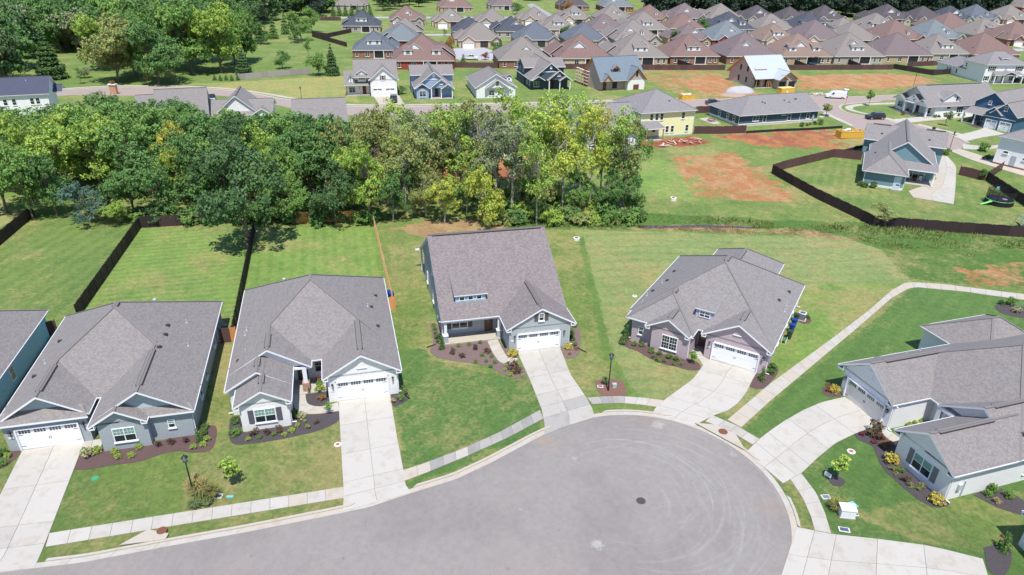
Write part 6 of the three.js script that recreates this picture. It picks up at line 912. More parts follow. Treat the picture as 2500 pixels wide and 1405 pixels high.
const TV = {
  b0: broadleaf({ base: 0.06, lobes: 13, per: 17, n: 28, size: 0.3, clump: 0.7 }), b1: broadleaf({ h: 13, r: 5.2, lobes: 14, per: 16, base: 0.1, n: 28, size: 0.29, clump: 0.7 }), b2: broadleaf({ h: 12, r: 5.5, lobes: 14, base: 0.04, per: 17, n: 28, size: 0.3, clump: 0.7 }), b3: broadleaf({ h: 14, r: 4.6, lobes: 15, base: 0.08, per: 14, n: 28, clump: 0.62, size: 0.27 }),
  s0: broadleaf({ h: 19, r: 4.2, lobes: 16, per: 10, base: 0.2, n: 20, size: 0.3, clump: 0.75, trunk: 0.24, bare: 0.08 }), s1: broadleaf({ h: 19, r: 4.8, lobes: 18, per: 9, base: 0.22, n: 19, size: 0.3, clump: 0.8, trunk: 0.3, bare: 0.2 }), s2: broadleaf({ h: 18, r: 3.8, lobes: 17, per: 9, base: 0.16, n: 20, size: 0.28, clump: 0.7, trunk: 0.2, bare: 0.1 }),
  big0: broadleaf({ h: 20, r: 9, lobes: 20, per: 24, base: 0.0, n: 26, size: 0.5, clump: 1.1, trunk: 0.5 }), big1: broadleaf({ h: 19, r: 8.2, lobes: 19, per: 24, base: 0.02, n: 26, size: 0.5, clump: 1.1, trunk: 0.5 }),
  far0: broadleaf({ h: 19, r: 8.4, lobes: 16, per: 14, base: 0.0, n: 14, size: 0.8, clump: 1.2, trunk: 0.45 }), far1: broadleaf({ h: 18, r: 8, lobes: 15, per: 15, base: 0.02, n: 14, size: 0.78, clump: 1.2, trunk: 0.45 }),
  c0: conifer({}), c1: conifer({ h: 12, r: 4.4, rings: 11, size: 0.42, n: 24, droop: 0.3 }), c2: conifer({ h: 7, r: 3.4, rings: 8, size: 0.32, droop: 0.55 }), 
};
function tree(kind, tint, pos, h, r, label, category, group, name = 'broadleaf_tree', bark = BARK) {
  const v = TV[kind], t = thing(name, label, category, pos, rr(0, 6.28), group);
  part('trunk', v.wood, bark, t); part('crown', v.crown, LC[tint], t);
  const b = v.box || (v.box = new THREE.Box3().setFromBufferAttribute(v.crown.attributes.position)), vh = b.max.y, vr = (b.max.x - b.min.x + b.max.z - b.min.z) / 4;
  t.scale.set(r / vr, h / vh, r / vr); return t;
}
const lineY = [[-300, 264], [0, 260], [120, 254], [170, 236], [200, 228], [290, 226], [340, 250], [420, 240], [470, 270], [540, 268], [580, 250], [640, 274], [700, 272], [740, 282], [850, 276], [880, 245], [1000, 240], [1060, 238], [1110, 212], [1300, 212], [1480, 208], [1560, 235]];
function capped(pos, h) { const [x] = pxOf(pos.clone().setY(h)); let i = 1; while (i < lineY.length - 1 && lineY[i][0] < x) i++; const a = lineY[i - 1], b = lineY[i], lim = a[1] + (b[1] - a[1]) * Math.min(1, Math.max(0, (x - a[0]) / (b[0] - a[0]))) + rr(-6, 10); while (h > 4 && pxOf(pos.clone().setY(h))[1] < lim) h -= 0.25; return h; }
const colWord = { mid: 'mid-green', deep: 'deep green', dark: 'dark green', lime: 'lime-green', yellow: 'yellow-green', gold: 'golden-yellow', olive: 'olive-green', grey: 'grey-green', blue: 'blue-green', spring: 'bright spring-green', autumn: 'rusty orange', cedar: 'very dark green', forest: 'dull dark green', red: 'red' };
{ // the dense wood behind the left-hand gardens
  const W = 'trees of the wood behind the gardens', lab = (c) => `${colWord[c]} broadleaf tree in the dense wood behind the gardens`;
  const put = (x, z, c, h, r, k) => tree(k || pick(['b0', 'b1', 'b2', 'b3']), c, new THREE.Vector3(x, 0, z), capped(new THREE.Vector3(x, 0, z), h), r, lab(c), 'tree', W);
  for (let gx = 0; gx < 13; gx++) for (let gz = 0; gz < 6; gz++) {
    const x = -104 + gx * 6.5 + rr(-1.6, 1.6), z = -113 - gz * 6.6 + rr(-1.6, 1.6); if (z < -146 || x > -30 + (z + 113) * 0.2) continue;
    const n = vn(x * 0.09 + 5, z * 0.09), c = gx > 6 && gz < 3 ? pick(['deep', 'mid', 'dark']) : n > 0.62 ? pick(['lime', 'mid', 'mid']) : n < 0.35 ? 'deep' : pick(['mid', 'mid', 'deep', 'deep']);
    put(x, z, c, rr(11.5, 15), rr(4.6, 6));
  }
  const P = (a, b, c, h, r, k) => { const g = G(a, b); put(g.x, g.z, c, h, r, k); };
  P(432, 470, 'gold', 13, 3.2, 'b3'); P(452, 500, 'yellow', 11, 2.6, 'b3'); P(410, 505, 'lime', 9, 2.6, 'b3'); P(500, 520, 'deep', 13, 4.4); P(560, 520, 'dark', 14, 5); P(15, 520, 'mid', 12, 5); P(80, 535, 'mid', 12, 5); P(140, 528, 'deep', 11, 4); P(330, 530, 'deep', 12, 4.6); P(400, 540, 'deep', 10, 4); P(650, 500, 'lime', 14, 4.2); P(690, 525, 'mid', 13, 4.4); P(760, 500, 'deep', 14, 5); P(720, 545, 'mid', 8, 3); P(850, 500, 'olive', 15, 4.4); P(870, 530, 'lime', 12, 4); P(905, 545, 'lime', 14, 3.8, 'b3'); P(800, 470, 'deep', 14, 5); P(930, 500, 'olive', 15, 4.5); P(700, 440, 'mid', 14, 5); P(820, 430, 'lime', 13, 4.6); P(640, 420, 'deep', 13, 4.6); P(770, 410, 'mid', 13, 5); P(870, 420, 'olive', 14, 4.4); P(940, 440, 'olive', 15, 4.2);
  tree('b1', 'dark', G(604, 606), 16, 6.4, 'big dark tree with a bare trunk at the end of the garden fence', 'tree', null); tree('b2', 'dark', G(820, 548), 10.5, 4.6, 'round dark leafy tree over the orange fence', 'tree', null);
  tree('b2', 'blue', G(222, 545), 7, 4.2, 'blue-green drooping evergreen at the wood edge', 'tree', null, 'evergreen_tree'); tree('b2', 'lime', G(290, 548), 4.4, 2.6, 'small lime-green bush tree at the corner of the dark fences', 'tree', null);
}
{ // the thin tall stand to the right of the wood
  const W = 'tall thin trees by the ditch', S = (a, b, c, h, r, k) => tree(k || pick(['s0', 's1', 's2']), c, G(a, b), capped(G(a, b), h), r, `tall thin ${colWord[c]} tree with a pale trunk by the ditch`, 'tree', W, 'tall_tree', PALEBARK);
  S(990, 520, 'olive', 15, 4.2); S(1030, 500, 'grey', 16, 4.4, 's1'); S(1085, 546, 'yellow', 8.5, 3.2, 'b3'); S(1183, 553, 'yellow', 10.5, 3.8, 'b2'); S(1120, 500, 'lime', 18, 4.6); S(1165, 470, 'olive', 18, 5, 's1'); S(1210, 520, 'grey', 18, 4.6, 's1'); S(1250, 525, 'grey', 17, 5, 's1'); S(1240, 480, 'lime', 19, 4.4); S(1300, 500, 'spring', 19.5, 4.4); S(1310, 550, 'lime', 15, 3.2, 's2'); S(1345, 480, 'lime', 19, 4.4, 's0'); S(1372, 520, 'yellow', 17, 4, 's0'); S(1400, 490, 'spring', 19, 4, 's2'); S(1438, 515, 'yellow', 18.5, 3.8, 's0'); S(1465, 490, 'gold', 18, 3.6, 's2'); S(1490, 510, 'lime', 18, 3.8, 's2'); S(1515, 512, 'olive', 16.5, 3.4, 's0'); S(1540, 500, 'mid', 15, 2.8, 's2'); S(1060, 460, 'olive', 17, 4.4); S(985, 470, 'lime', 17, 4.4, 's0'); S(960, 540, 'deep', 9, 3.6, 'b2'); S(1040, 530, 'olive', 9, 3.4, 'b2'); S(1140, 520, 'deep', 8, 3.4, 'b2'); S(1000, 500, 'mid', 12, 4, 'b0'); S(1100, 470, 'mid', 13, 4.4, 'b1'); S(1180, 500, 'olive', 12, 4, 'b3'); S(1270, 505, 'mid', 10, 3.4, 'b3'); S(1330, 515, 'olive', 9, 3.2, 'b3'); S(1410, 520, 'mid', 8, 3, 'b3'); S(1480, 520, 'deep', 8, 3, 'b2'); S(1520, 520, 'deep', 9, 3, 'b2'); S(1070, 500, 'olive', 14, 4.2, 'b3'); S(1150, 450, 'grey', 15, 4.6, 's1'); S(1215, 470, 'olive', 16, 4.4, 's0'); S(1275, 460, 'lime', 17, 4.4, 's0'); S(1330, 460, 'grey', 17, 4.2, 's1');
}
{ // old trees on the grassy slope, upper left
  const W = 'old trees on the grassy slope', B = (a, b, c, h, r, k) => tree(k || pick(['big0', 'big1']), c, G(a, b), h, r, `large old ${colWord[c]} tree on the grassy slope`, 'tree', W, 'old_tree');
  B(290, 200, 'olive', 20, 9.5); B(250, 170, 'lime', 18, 7.5); B(390, 205, 'deep', 19, 9); B(340, 160, 'mid', 19, 8); B(470, 180, 'mid', 24, 10.5); B(540, 178, 'lime', 23, 9.5); B(500, 150, 'deep', 22, 9.5); B(575, 160, 'mid', 19, 7); B(430, 130, 'mid', 20, 8);
  for (let k = 0; k < 60; k++) { const a = rr(-60, 190), b = rr(70, 208); if (a > 70 && b > 130) continue; B(a, b, pick(['deep', 'dark', 'dark', 'grey', 'deep']), rr(15, 19), rr(6.5, 8.5), pick(['far0', 'far1'])); }
  for (let k = 0; k < 120; k++) { const a = rr(-40, 650), b = 18 + rr(0, 84) * (a < 240 ? 1.1 : a < 560 ? 0.95 : 0.5); B(a, b, pick(['deep', 'dark', 'dark', 'mid', 'grey', 'deep']), rr(15, 20), rr(7.5, 10), pick(['far0', 'far1'])); }
  for (let k = 0; k < 40; k++) B(rr(560, 800), rr(8, 26), pick(['dark', 'forest', 'deep']), rr(14, 18), rr(7, 9), pick(['far0', 'far1']));
  for (let k = 0; k < 14; k++) B(rr(925, 1075), rr(3, 30) * 0.9, pick(['dark', 'forest']), rr(9, 13), rr(5, 7), pick(['far0', 'far1']));
  for (let k = 0; k < 34; k++) B(rr(560, 800), rr(24, 40), pick(['dark', 'deep', 'forest']), rr(11, 15), rr(6, 8), pick(['far0', 'far1']));
  B(600, 150, 'mid', 18, 6.5); B(566, 112, 'deep', 22, 9); B(612, 104, 'dark', 17, 6.5, 'far0'); B(530, 100, 'deep', 22, 9); B(420, 165, 'deep', 20, 9); B(330, 185, 'mid', 20, 8.5); B(215, 120, 'deep', 18, 8, 'far1'); B(300, 110, 'mid', 19, 8.5, 'far0'); B(380, 110, 'deep', 20, 9, 'far1');
  tree('c1', 'cedar', G(128, 192), 14, 5.6, 'broad very dark cedar on the grassy slope', 'tree', null, 'cedar_tree'); tree('c1', 'dark', G(596, 182), 8.5, 3.4, 'dark glossy magnolia at the end of the grey fence', 'tree', null, 'magnolia_tree');
  const Y = 'small trees on the lawn slope', T = (k, c, a, b, h, r, l, n) => tree(k, c, G(a, b), h, r, l, 'tree', null, n || 'broadleaf_tree');
  T('b2', 'deep', 690, 168, 6, 3.2, 'round deep green tree alone on the lawn slope'); T('s2', 'mid', 753, 142, 8, 1.8, 'thin young tree with a tufted top on the lawn slope', 'young_tree'); T('b2', 'mid', 778, 184, 7.5, 4.2, 'wide mid-green bush tree beside the grey fence'); T('c1', 'dark', 812, 184, 10, 3, 'dark conical tree beside the white two-storey house', 'conical_tree');
  T('b0', 'mid', 735, 100, 13, 5.5, 'tall leafy tree at the top of the lawn slope'); T('b2', 'deep', 720, 105, 9, 3.4, 'dark bushy tree at the foot of the tall leafy tree'); T('b1', 'mid', 762, 80, 12, 4.6, 'leafy tree right of the tall leafy tree'); T('b2', 'deep', 640, 108, 9, 4.4, 'dark round tree left of the cone trees'); T('s2', 'mid', 198, 205, 5, 1.4, 'slim young tree beside the white dark-roofed house', 'young_tree'); T('b2', 'grey', 207, 190, 3.2, 2.4, 'low grey-green bush on the slope'); T('b3', 'olive', 365, 207, 5, 1.8, 'small olive tree by the street, left one'); T('b2', 'grey', 422, 205, 4.6, 2.2, 'small grey-green tree by the street, right one'); 
  for (const [a, b, h] of [[632, 95, 11], [669, 95, 10.5], [697, 84, 11]]) tree('c0', 'deep', G(a, b), h, 2.6, 'dark green cone tree above the lawn slope', 'tree', 'cone trees above the lawn', 'cone_tree');
  for (let k = 0; k < 7; k++) tree('c0', 'deep', G(814 + k * 15, 40 - (k % 2)), 6.5, 2.2, 'small cone tree in the row along the far fence', 'tree', 'row of small cone trees', 'cone_tree');
  for (let k = 0; k < 5; k++) tree('c0', 'deep', G(524 + k * 14, 196 + (k % 2)), 1.8, 0.9, 'low dark conifer in the short row by the grey fence', 'tree', 'low conifers by the grey fence', 'low_conifer');
  T('b2', 'autumn', 1096, 128, 6.5, 3, 'rusty orange tree between the estate houses'); T('b0', 'deep', 1648, 110, 7, 3, 'round green tree left of the pale blue-grey estate house'); T('b1', 'deep', 1714, 82, 8, 3.6, 'round green tree among the estate roofs'); T('c1', 'mid', 1783, 66, 7, 3, 'pointed green tree among the estate roofs'); T('c0', 'deep', 988, 108, 7, 1.8, 'narrow dark tree beside the red brick wing', 'narrow_tree'); T('b0', 'mid', 1207, 130, 5, 1.8, 'small green tree on the estate street'); T('b2', 'red', 1185, 146, 3, 1.8, 'low reddish shrub by the estate street'); T('c0', 'deep', 1131, 160, 4, 1.8, 'small dark tree behind the long brown fence'); T('b1', 'autumn', 2375, 92, 5, 3, 'olive and orange tree beside the pale blue-grey estate house'); T('b2', 'olive', 2240, 92, 4, 2.2, 'olive bush among the estate roofs'); T('b0', 'deep', 1380, 92, 6, 2.6, 'dark tree beside the slate-blue estate house'); T('b2', 'mid', 1930, 96, 3.4, 2.4, 'mid-green bush beside the orange-brown estate roof'); T('b1', 'deep', 1262, 35, 7, 4, 'green tree left of the far lane'); T('b2', 'autumn', 1385, 28, 7, 4, 'rusty brown tree beside the far lane');
  for (let k = 0; k < 30; k++) { const a = rr(1000, 2500), b = pick([88, 120, 60, 100]) + rr(-3, 3); tree(pick(['c0', 'b2', 'b3']), pick(['deep', 'mid', 'dark', 'olive']), G(a, b), rr(1.6, 4), rr(0.8, 1.8), 'small garden shrub among the far estate houses', 'shrub', 'garden shrubs of the far estate', 'garden_shrub'); }
  for (let k = 0; k < 90; k++) tree(pick(['far0', 'far1']), pick(['dark', 'forest', 'deep']), G(rr(860, 1700), rr(-42, 3)), rr(9, 15), rr(5, 8), 'dull green tree on the far skyline above the estate', 'tree', 'skyline trees above the estate', 'skyline_tree');
}
{ // the far dark wood: reads as one mass
  const low = broadleaf({ h: 16, r: 6.5, lobes: 8, per: 16, n: 14, size: 1.0, clump: 1.3, base: 0.05 }), spots = [];
  for (let k = 0; k < 620; k++) { const x = rr(1590, 2640), y = 42 - 128 * Math.pow(rnd(), 1.8); if (x > 2440 && y > 8) continue; spots.push(G(x, y)); }
  for (let k = 0; k < 260; k++) spots.push(G(rr(-300, 1000), rr(-110, 4)));
  const im = new THREE.InstancedMesh(low.crown, LC.forest, spots.length), d = new THREE.Object3D(); im.name = 'far_wood';
  spots.forEach((p, i) => { d.position.copy(p).setY(-0.5); d.rotation.y = rr(0, 6.28); const s = rr(0.95, 1.4); d.scale.set(s, s * rr(0.9, 1.2), s); d.updateMatrix(); im.setMatrixAt(i, d.matrix); im.setColorAt(i, new THREE.Color().setScalar(rr(0.7, 1.25))); });
  im.castShadow = im.receiveShadow = true; scene.add(im); tag(im, 'dense dark green wood filling the far edge of the estate', 'wood', null, 'stuff');
}
// undergrowth and tall grass
function blades(name, label, spots, o) {
  const { h = 0.5, n = 16, w = 0.05, mat, spread = 0.35 } = o, pos = [], nor = [], col = [];
  for (let i = 0; i < n; i++) { const a = rr(0, 6.28), r = rr(0, spread), x = Math.cos(a) * r, z = Math.sin(a) * r, lean = rr(0.15, 0.6), hh = h * rr(0.6, 1.15), b = rr(0, 6.28), dx = Math.cos(b) * w, dz = Math.sin(b) * w, tx = x * 1.5 + Math.cos(a) * lean * hh * 0.6, tz = z * 1.5 + Math.sin(a) * lean * hh * 0.6, f = rr(0.7, 1.25); pos.push(x - dx, 0, z - dz, x + dx, 0, z + dz, tx, hh, tz); for (let q = 0; q < 3; q++) { nor.push(-dz, 0.7, dx); col.push(f * rr(0.95, 1.15), f, f * 0.85); } }
  const g = new THREE.BufferGeometry(); g.setAttribute('position', new THREE.Float32BufferAttribute(pos, 3)); g.setAttribute('normal', new THREE.Float32BufferAttribute(nor, 3)); g.setAttribute('color', new THREE.Float32BufferAttribute(col, 3));
  const im = new THREE.InstancedMesh(g, mat, spots.length), d = new THREE.Object3D(); spots.forEach(([p, s], i) => { d.position.copy(p); d.rotation.y = rr(0, 6.28); d.scale.setScalar(s); d.updateMatrix(); im.setMatrixAt(i, d.matrix); im.setColorAt(i, new THREE.Color(rr(0.8, 1.2), rr(0.85, 1.15), rr(0.7, 1.1))); });
  im.name = numbered(name); im.castShadow = im.receiveShadow = true; scene.add(im); return tag(im, label, 'grass', null, 'stuff');
}
function scatter(poly, dens, s0, s1) { const P = gp(px, poly), b = new THREE.Box3().setFromPoints(P), out = [], n = Math.round((b.max.x - b.min.x) * (b.max.z - b.min.z) * dens); for (let i = 0; i < n; i++) { const x = rr(b.min.x, b.max.x), z = rr(b.min.z, b.max.z); if (inPoly(P, x, z)) out.push([new THREE.Vector3(x, 0, z), rr(s0, s1) * (0.25 + 1.3 * vn(x * 0.5, z * 0.5) * vn(x * 0.17, z * 0.17 + 9) * 2)]); } return out; }
const wildG = LEAF(104, 128, 60), strawG = LEAF(150, 132, 96);
blades('tall_grass', 'tall rough green grass along the ditch and the long dark fence', [...scatter([[1560, 520], [1700, 530], [1900, 545], [2130, 552], [2500, 582], [2560, 612], [2160, 605], [2060, 572], [1750, 548], [1560, 545]], 4, 0.6, 1.6), ...scatter([[1210, 500], [1560, 515], [1560, 552], [1240, 556]], 6, 0.8, 1.7)], { h: 0.26, n: 14, w: 0.035, mat: wildG });
blades('dry_grass', 'straw-coloured dry grass on the near bank of the ditch', [...scatter([[1560, 556], [1760, 552], [1990, 566], [2110, 585], [2090, 592], [1950, 577], [1700, 566]], 5, 0.6, 1.2), ...scatter([[2140, 604], [2300, 608], [2500, 624], [2500, 632], [2200, 616]], 2, 0.5, 0.9)], { h: 0.26, n: 14, w: 0.035, mat: strawG });
// undergrowth bushes
TV.u0 = broadleaf({ h: 2.2, r: 1.6, lobes: 7, per: 12, base: 0.0, n: 18, size: 0.2, clump: 0.3, trunk: 0.04 }); TV.u1 = broadleaf({ h: 1.6, r: 1.8, lobes: 8, per: 11, base: 0.0, n: 18, size: 0.2, clump: 0.32, trunk: 0.04 });
for (let k = 0; k < 70; k++) { const a = rr(1195, 1560), b = rr(498, 549); tree(pick(['u0', 'u1']), pick(['mid', 'deep', 'lime', 'olive']), G(a, b), rr(1.2, 3), rr(1.2, 2.2), 'low bush in the undergrowth beneath the tall thin trees', 'bush', 'undergrowth bushes by the ditch', 'undergrowth_bush'); }
for (let k = 0; k < 44; k++) { const a = rr(340, 930), b = rr(530, 549); tree(pick(['u0', 'u1']), pick(['deep', 'dark', 'mid']), G(a, b), rr(1.6, 3), rr(1.4, 2.2), 'low bush at the foot of the dense wood', 'bush', 'undergrowth bushes of the dense wood', 'undergrowth_bush'); }
tree('s2', 'olive', G(2152, 552), 4.2, 2.4, 'feathery willow bush at the long dark fence', 'bush', null, 'willow_bush');
// ---------------------------------------------------------------- planting beds
const mulch = (r, g, b) => new THREE.MeshStandardMaterial({ roughness: 0.95, bumpMap: rep(tex(128, 128, () => rnd(), false), 1 / 1.2), bumpScale: 0.05, map: (() => { const c = C(r, g, b), t = tex(256, 256, (i, j) => { const f = 0.6 + 0.8 * rnd() * (0.5 + vn(i / 5, j / 5)); return [c[0] * f, c[1] * f, c[2] * f]; }); t.repeat.set(1 / 2.5, 1 / 2.5); return t; })() });
const MU = { plum: mulch(134, 106, 104), black: mulch(108, 100, 104), brown: mulch(164, 138, 134), red: mulch(170, 126, 112) };
function bedOf(r, pts, mat) { const P = smooth([...gp(r, pts), G(...r(...pts[0]))], pts.length * 5); const m = new THREE.Mesh(solid(P.slice(0, -1), -0.03, 0.035), mat); m.receiveShadow = true; return structure('planting_bed', m); }
bedOf(r1, [[320, 935], [345, 880], [400, 845], [455, 838], [690, 812], [875, 752], [960, 735], [968, 790], [940, 845], [870, 856], [790, 850], [720, 864], [620, 897], [500, 912], [400, 930]], MU.plum);
bedOf(r1, [[-40, 852], [30, 848], [92, 850], [60, 890], [0, 930], [-60, 935]], MU.plum);
bedOf(r2, [[115, 1135], [185, 1125], [205, 1225], [380, 1195], [540, 1175], [550, 1060], [600, 1098], [720, 1103], [865, 1085], [865, 1140], [750, 1205], [600, 1245], [400, 1285], [250, 1305], [150, 1308], [110, 1265]], MU.black);
bedOf(r2, [[640, 930], [685, 910], [770, 890], [795, 1010], [740, 1045], [690, 1045], [650, 1025], [636, 980]], MU.black);
bedOf(r2, [[1220, 968], [1290, 935], [1348, 990], [1240, 1048]], MU.black);
bedOf(r3, [[250, 765], [285, 755], [345, 860], [372, 910], [500, 895], [640, 882], [690, 970], [740, 1035], [800, 1048], [870, 1052], [912, 1132], [840, 1138], [760, 1110], [650, 1055], [550, 1035], [400, 1015], [300, 990], [252, 950], [272, 890]], MU.brown);
bedOf(r3, [[1150, 930], [1208, 900], [1212, 740], [1262, 765], [1282, 915], [1262, 985], [1190, 1000]], MU.brown);
bedOf(r3, [[722, 872], [792, 958], [858, 988], [790, 1000], [745, 935]], MU.brown);
bedOf(r4, [[362, 790], [438, 745], [447, 808], [590, 850], [600, 880], [880, 952], [960, 970], [990, 1000], [982, 1035], [900, 1035], [800, 1010], [700, 988], [600, 948], [500, 890], [400, 850]], MU.plum);
bedOf(r4, [[165, 1125], [250, 1105], [370, 1118], [402, 1170], [404, 1228], [300, 1236], [222, 1234], [182, 1180]], MU.red);
bedOf(r4, [[1420, 1062], [1500, 1062], [1580, 1000], [1600, 1040], [1540, 1130], [1470, 1183], [1378, 1168]], MU.plum);
bedOf(r4, [[1755, 640], [1800, 618], [1850, 635], [1852, 660], [1800, 674], [1765, 662]], MU.plum);
bedOf(r5, [[243, 540], [320, 548], [332, 578], [270, 584], [245, 565]], MU.plum);
bedOf(r5, [[388, 755], [460, 738], [578, 812], [590, 870], [700, 975], [800, 1060], [828, 1078], [760, 1093], [700, 1068], [600, 990], [520, 910], [490, 850], [470, 810], [405, 780]], MU.black);
bedOf(r5, [[935, 1035], [1000, 1012], [1060, 1005], [1200, 1085], [1200, 1130], [1060, 1098]], MU.black);
bedOf(r5, [[1035, 170], [1060, 150], [1150, 165], [1230, 190], [1200, 222], [1110, 212], [1060, 195]], MU.black);
bedOf(r5, [[265, 960], [300, 945], [345, 970], [335, 992], [290, 992]], MU.black);
bedOf(q7, [[530, 315], [600, 310], [720, 345], [800, 395], [760, 390], [640, 360]], MU.black); bedOf(q7, [[1060, 415], [1180, 405], [1235, 455], [1180, 465]], MU.black); bedOf(q7, [[1190, 690], [1290, 670], [1300, 720], [1240, 720]], MU.black);
// ---------------------------------------------------------------- shrubs
TV.ball = broadleaf({ h: 0.8, r: 0.5, lobes: 9, per: 9, base: 0, n: 13, size: 0.1, clump: 0.13, trunk: 0.03, wob: 0.12 }); TV.mound = broadleaf({ h: 0.9, r: 0.8, lobes: 9, per: 10, base: 0, n: 14, size: 0.12, clump: 0.16, trunk: 0.03, wob: 0.2 }); TV.loose = broadleaf({ h: 1, r: 0.6, lobes: 8, per: 6, base: 0.05, n: 10, size: 0.11, clump: 0.16, trunk: 0.03, wob: 0.4 }); TV.cone = conifer({ h: 1.8, r: 0.5, rings: 8, n: 16, size: 0.14 }); TV.young = broadleaf({ h: 2.6, r: 0.8, lobes: 9, per: 6, base: 0.3, n: 12, size: 0.18, clump: 0.2, trunk: 0.035, bare: 0.1 });
LC.flower = LEAF(178, 178, 140); LC.gold2 = LEAF(196, 182, 84); LC.holly = LEAF(86, 124, 52); LC.box = LEAF(108, 136, 62); LC.lor = LEAF(90, 62, 62); LC.rose = LEAF(140, 60, 70); LC.orange = LEAF(156, 114, 62); LC.bronze = LEAF(108, 86, 64); LC.straw = LEAF(170, 154, 116);
const SHR = { b: ['ball', 'box', 0.75, 0.42, 'clipped light green ball shrub', 'ball_shrub'], y: ['mound', 'spring', 0.7, 0.45, 'small yellow-green mound shrub', 'mound_shrub'], Y: ['mound', 'gold2', 1.1, 0.85, 'bright yellow mound shrub', 'yellow_shrub'], r: ['loose', 'lor', 0.8, 0.5, 'dark red loose shrub', 'red_shrub'], R: ['mound', 'rose', 0.6, 0.4, 'rose-red flowering shrub', 'rose_shrub'], o: ['loose', 'orange', 0.6, 0.45, 'orange-leaved shrub', 'orange_shrub'], g: ['mound', 'mid', 0.9, 0.6, 'leafy green shrub', 'green_shrub'], h: ['mound', 'flower', 1.0, 0.7, 'cream-flowered hydrangea', 'hydrangea'], u: ['cone', 'holly', 1.9, 0.5, 'upright dark evergreen shrub', 'upright_shrub'], s: ['loose', 'straw', 0.7, 0.5, 'dry straw-coloured shrub', 'dry_shrub'], t: ['young', 'mid', 2.4, 0.8, 'slim young shrub tree', 'young_tree'], d: ['ball', 'holly', 0.9, 0.55, 'dark green rounded shrub', 'dark_shrub'], l: ['loose', 'olive', 0.6, 0.45, 'sparse olive shrub', 'olive_shrub'], k: ['loose', 'bronze', 0.9, 0.6, 'bronze-brown shrub', 'bronze_shrub'] };
function plantBed(r, where, txt) { for (const item of txt) { const [k, x, y, f = 1] = item, q = SHR[k]; tree(q[0], q[1], G(...r(x, y)).setY(0.02), q[2] * f * 0.8, q[3] * f * 0.78, `${q[4]} ${where}`, 'shrub', `shrubs ${where}`, q[5]); } }
plantBed(r1, 'in the bed of the blue-grey brick house', [['y', 513, 858], ['y', 530, 882], ['y', 622, 838], ['y', 588, 876], ['y', 868, 838], ['y', 912, 827], ['y', 930, 802], ['d', 910, 775], ['d', 918, 748], ['r', 710, 826], ['r', 770, 816], ['r', 833, 808], ['u', 893, 806, 1.05], ['h', 395, 872, 1.2], ['y', 435, 855, 1.3], ['g', 10, 866, 1.2], ['y', 35, 878], ['g', 12, 912]]);
plantBed(r2, 'in the dark bed of the pale grey brick house', [['d', 155, 1162], ['g', 150, 1245, 1.2], ['y', 243, 1282, 0.8], ['g', 320, 1268, 0.6], ['k', 280, 1248, 1.1], ['r', 375, 1238], ['g', 418, 1248, 0.6], ['k', 460, 1222], ['y', 490, 1250, 0.8], ['y', 540, 1226], ['y', 580, 1186, 0.8], ['h', 605, 1132], ['l', 650, 1196], ['k', 710, 1168, 0.7], ['y', 630, 1155, 0.6], ['d', 560, 1118, 1.2], ['t', 795, 1100, 0.7], ['u', 660, 958, 0.5], ['R', 728, 872, 1.2], ['g', 735, 900], ['y', 735, 945, 1.6], ['o', 742, 1005, 1.4], ['d', 1310, 930, 0.8], ['b', 1312, 962, 1.2], ['g', 1290, 1005], ['s', 1235, 1018]]);
plantBed(r3, 'in the mulch round the grey cape house', [['d', 303, 862], ['b', 310, 892], ['u', 333, 938, 1.25], ['g', 285, 806, 0.7], ['g', 275, 780, 0.6], ['g', 290, 834, 0.6], ['g', 447, 920, 0.6], ['g', 520, 910, 0.6], ['g', 597, 898, 0.6], ['k', 410, 968], ['k', 470, 994], ['r', 565, 938], ['k', 648, 962], ['g', 612, 985, 0.6], ['g', 675, 992, 0.6], ['g', 638, 1025, 0.6], ['g', 565, 1030, 0.6], ['g', 697, 1033, 0.6], ['g', 670, 1063, 0.6], ['y', 772, 1050, 0.7], ['y', 770, 1085, 0.7], ['y', 808, 1120, 0.9], ['y', 885, 1124, 0.8], ['Y', 820, 985, 1.1], ['k', 835, 1095, 2.0], ['d', 1240, 780], ['d', 1222, 828], ['d', 1225, 874], ['b', 1245, 914], ['Y', 1197, 932, 0.8], ['o', 1255, 942, 0.8], ['o', 1210, 975, 0.7]]);
plantBed(r4, 'in the bed of the mauve-grey brick house', [['u', 405, 795, 1.35], ['d', 385, 830, 1.2], ['b', 472, 845], ['b', 530, 852], ['b', 606, 900, 1.2], ['b', 670, 918], ['b', 745, 945, 1.25], ['b', 625, 940, 0.8], ['b', 660, 968], ['b', 712, 976, 0.8], ['b', 803, 962, 1.15], ['g', 783, 998, 0.6], ['g', 840, 998, 0.6], ['t', 925, 985, 0.9], ['u', 1467, 1120, 1.2], ['d', 1555, 1030, 1.2], ['d', 1540, 1065], ['b', 1828, 635]]);
plantBed(r5, 'in the beds of the white brick house', [['Y', 298, 562], ['R', 265, 560, 0.8], ['o', 270, 538], ['k', 485, 765, 2.2], ['R', 423, 762], ['R', 478, 798], ['R', 515, 780], ['o', 520, 812, 1.2], ['o', 545, 806, 1.2], ['Y', 555, 885, 1.15], ['l', 560, 922], ['g', 600, 930, 0.8], ['k', 620, 975], ['l', 690, 1010, 1.3], ['l', 580, 946, 0.8], ['l', 650, 1002], ['Y', 760, 1068, 1.05], ['g', 1018, 1018, 1.2], ['g', 1000, 1040, 0.9], ['g', 1095, 1048], ['s', 1045, 1072], ['y', 640, 722], ['y', 665, 712], ['y', 690, 702], ['h', 1135, 195, 1.2], ['g', 1110, 160, 1.6], ['d', 1065, 158]]);
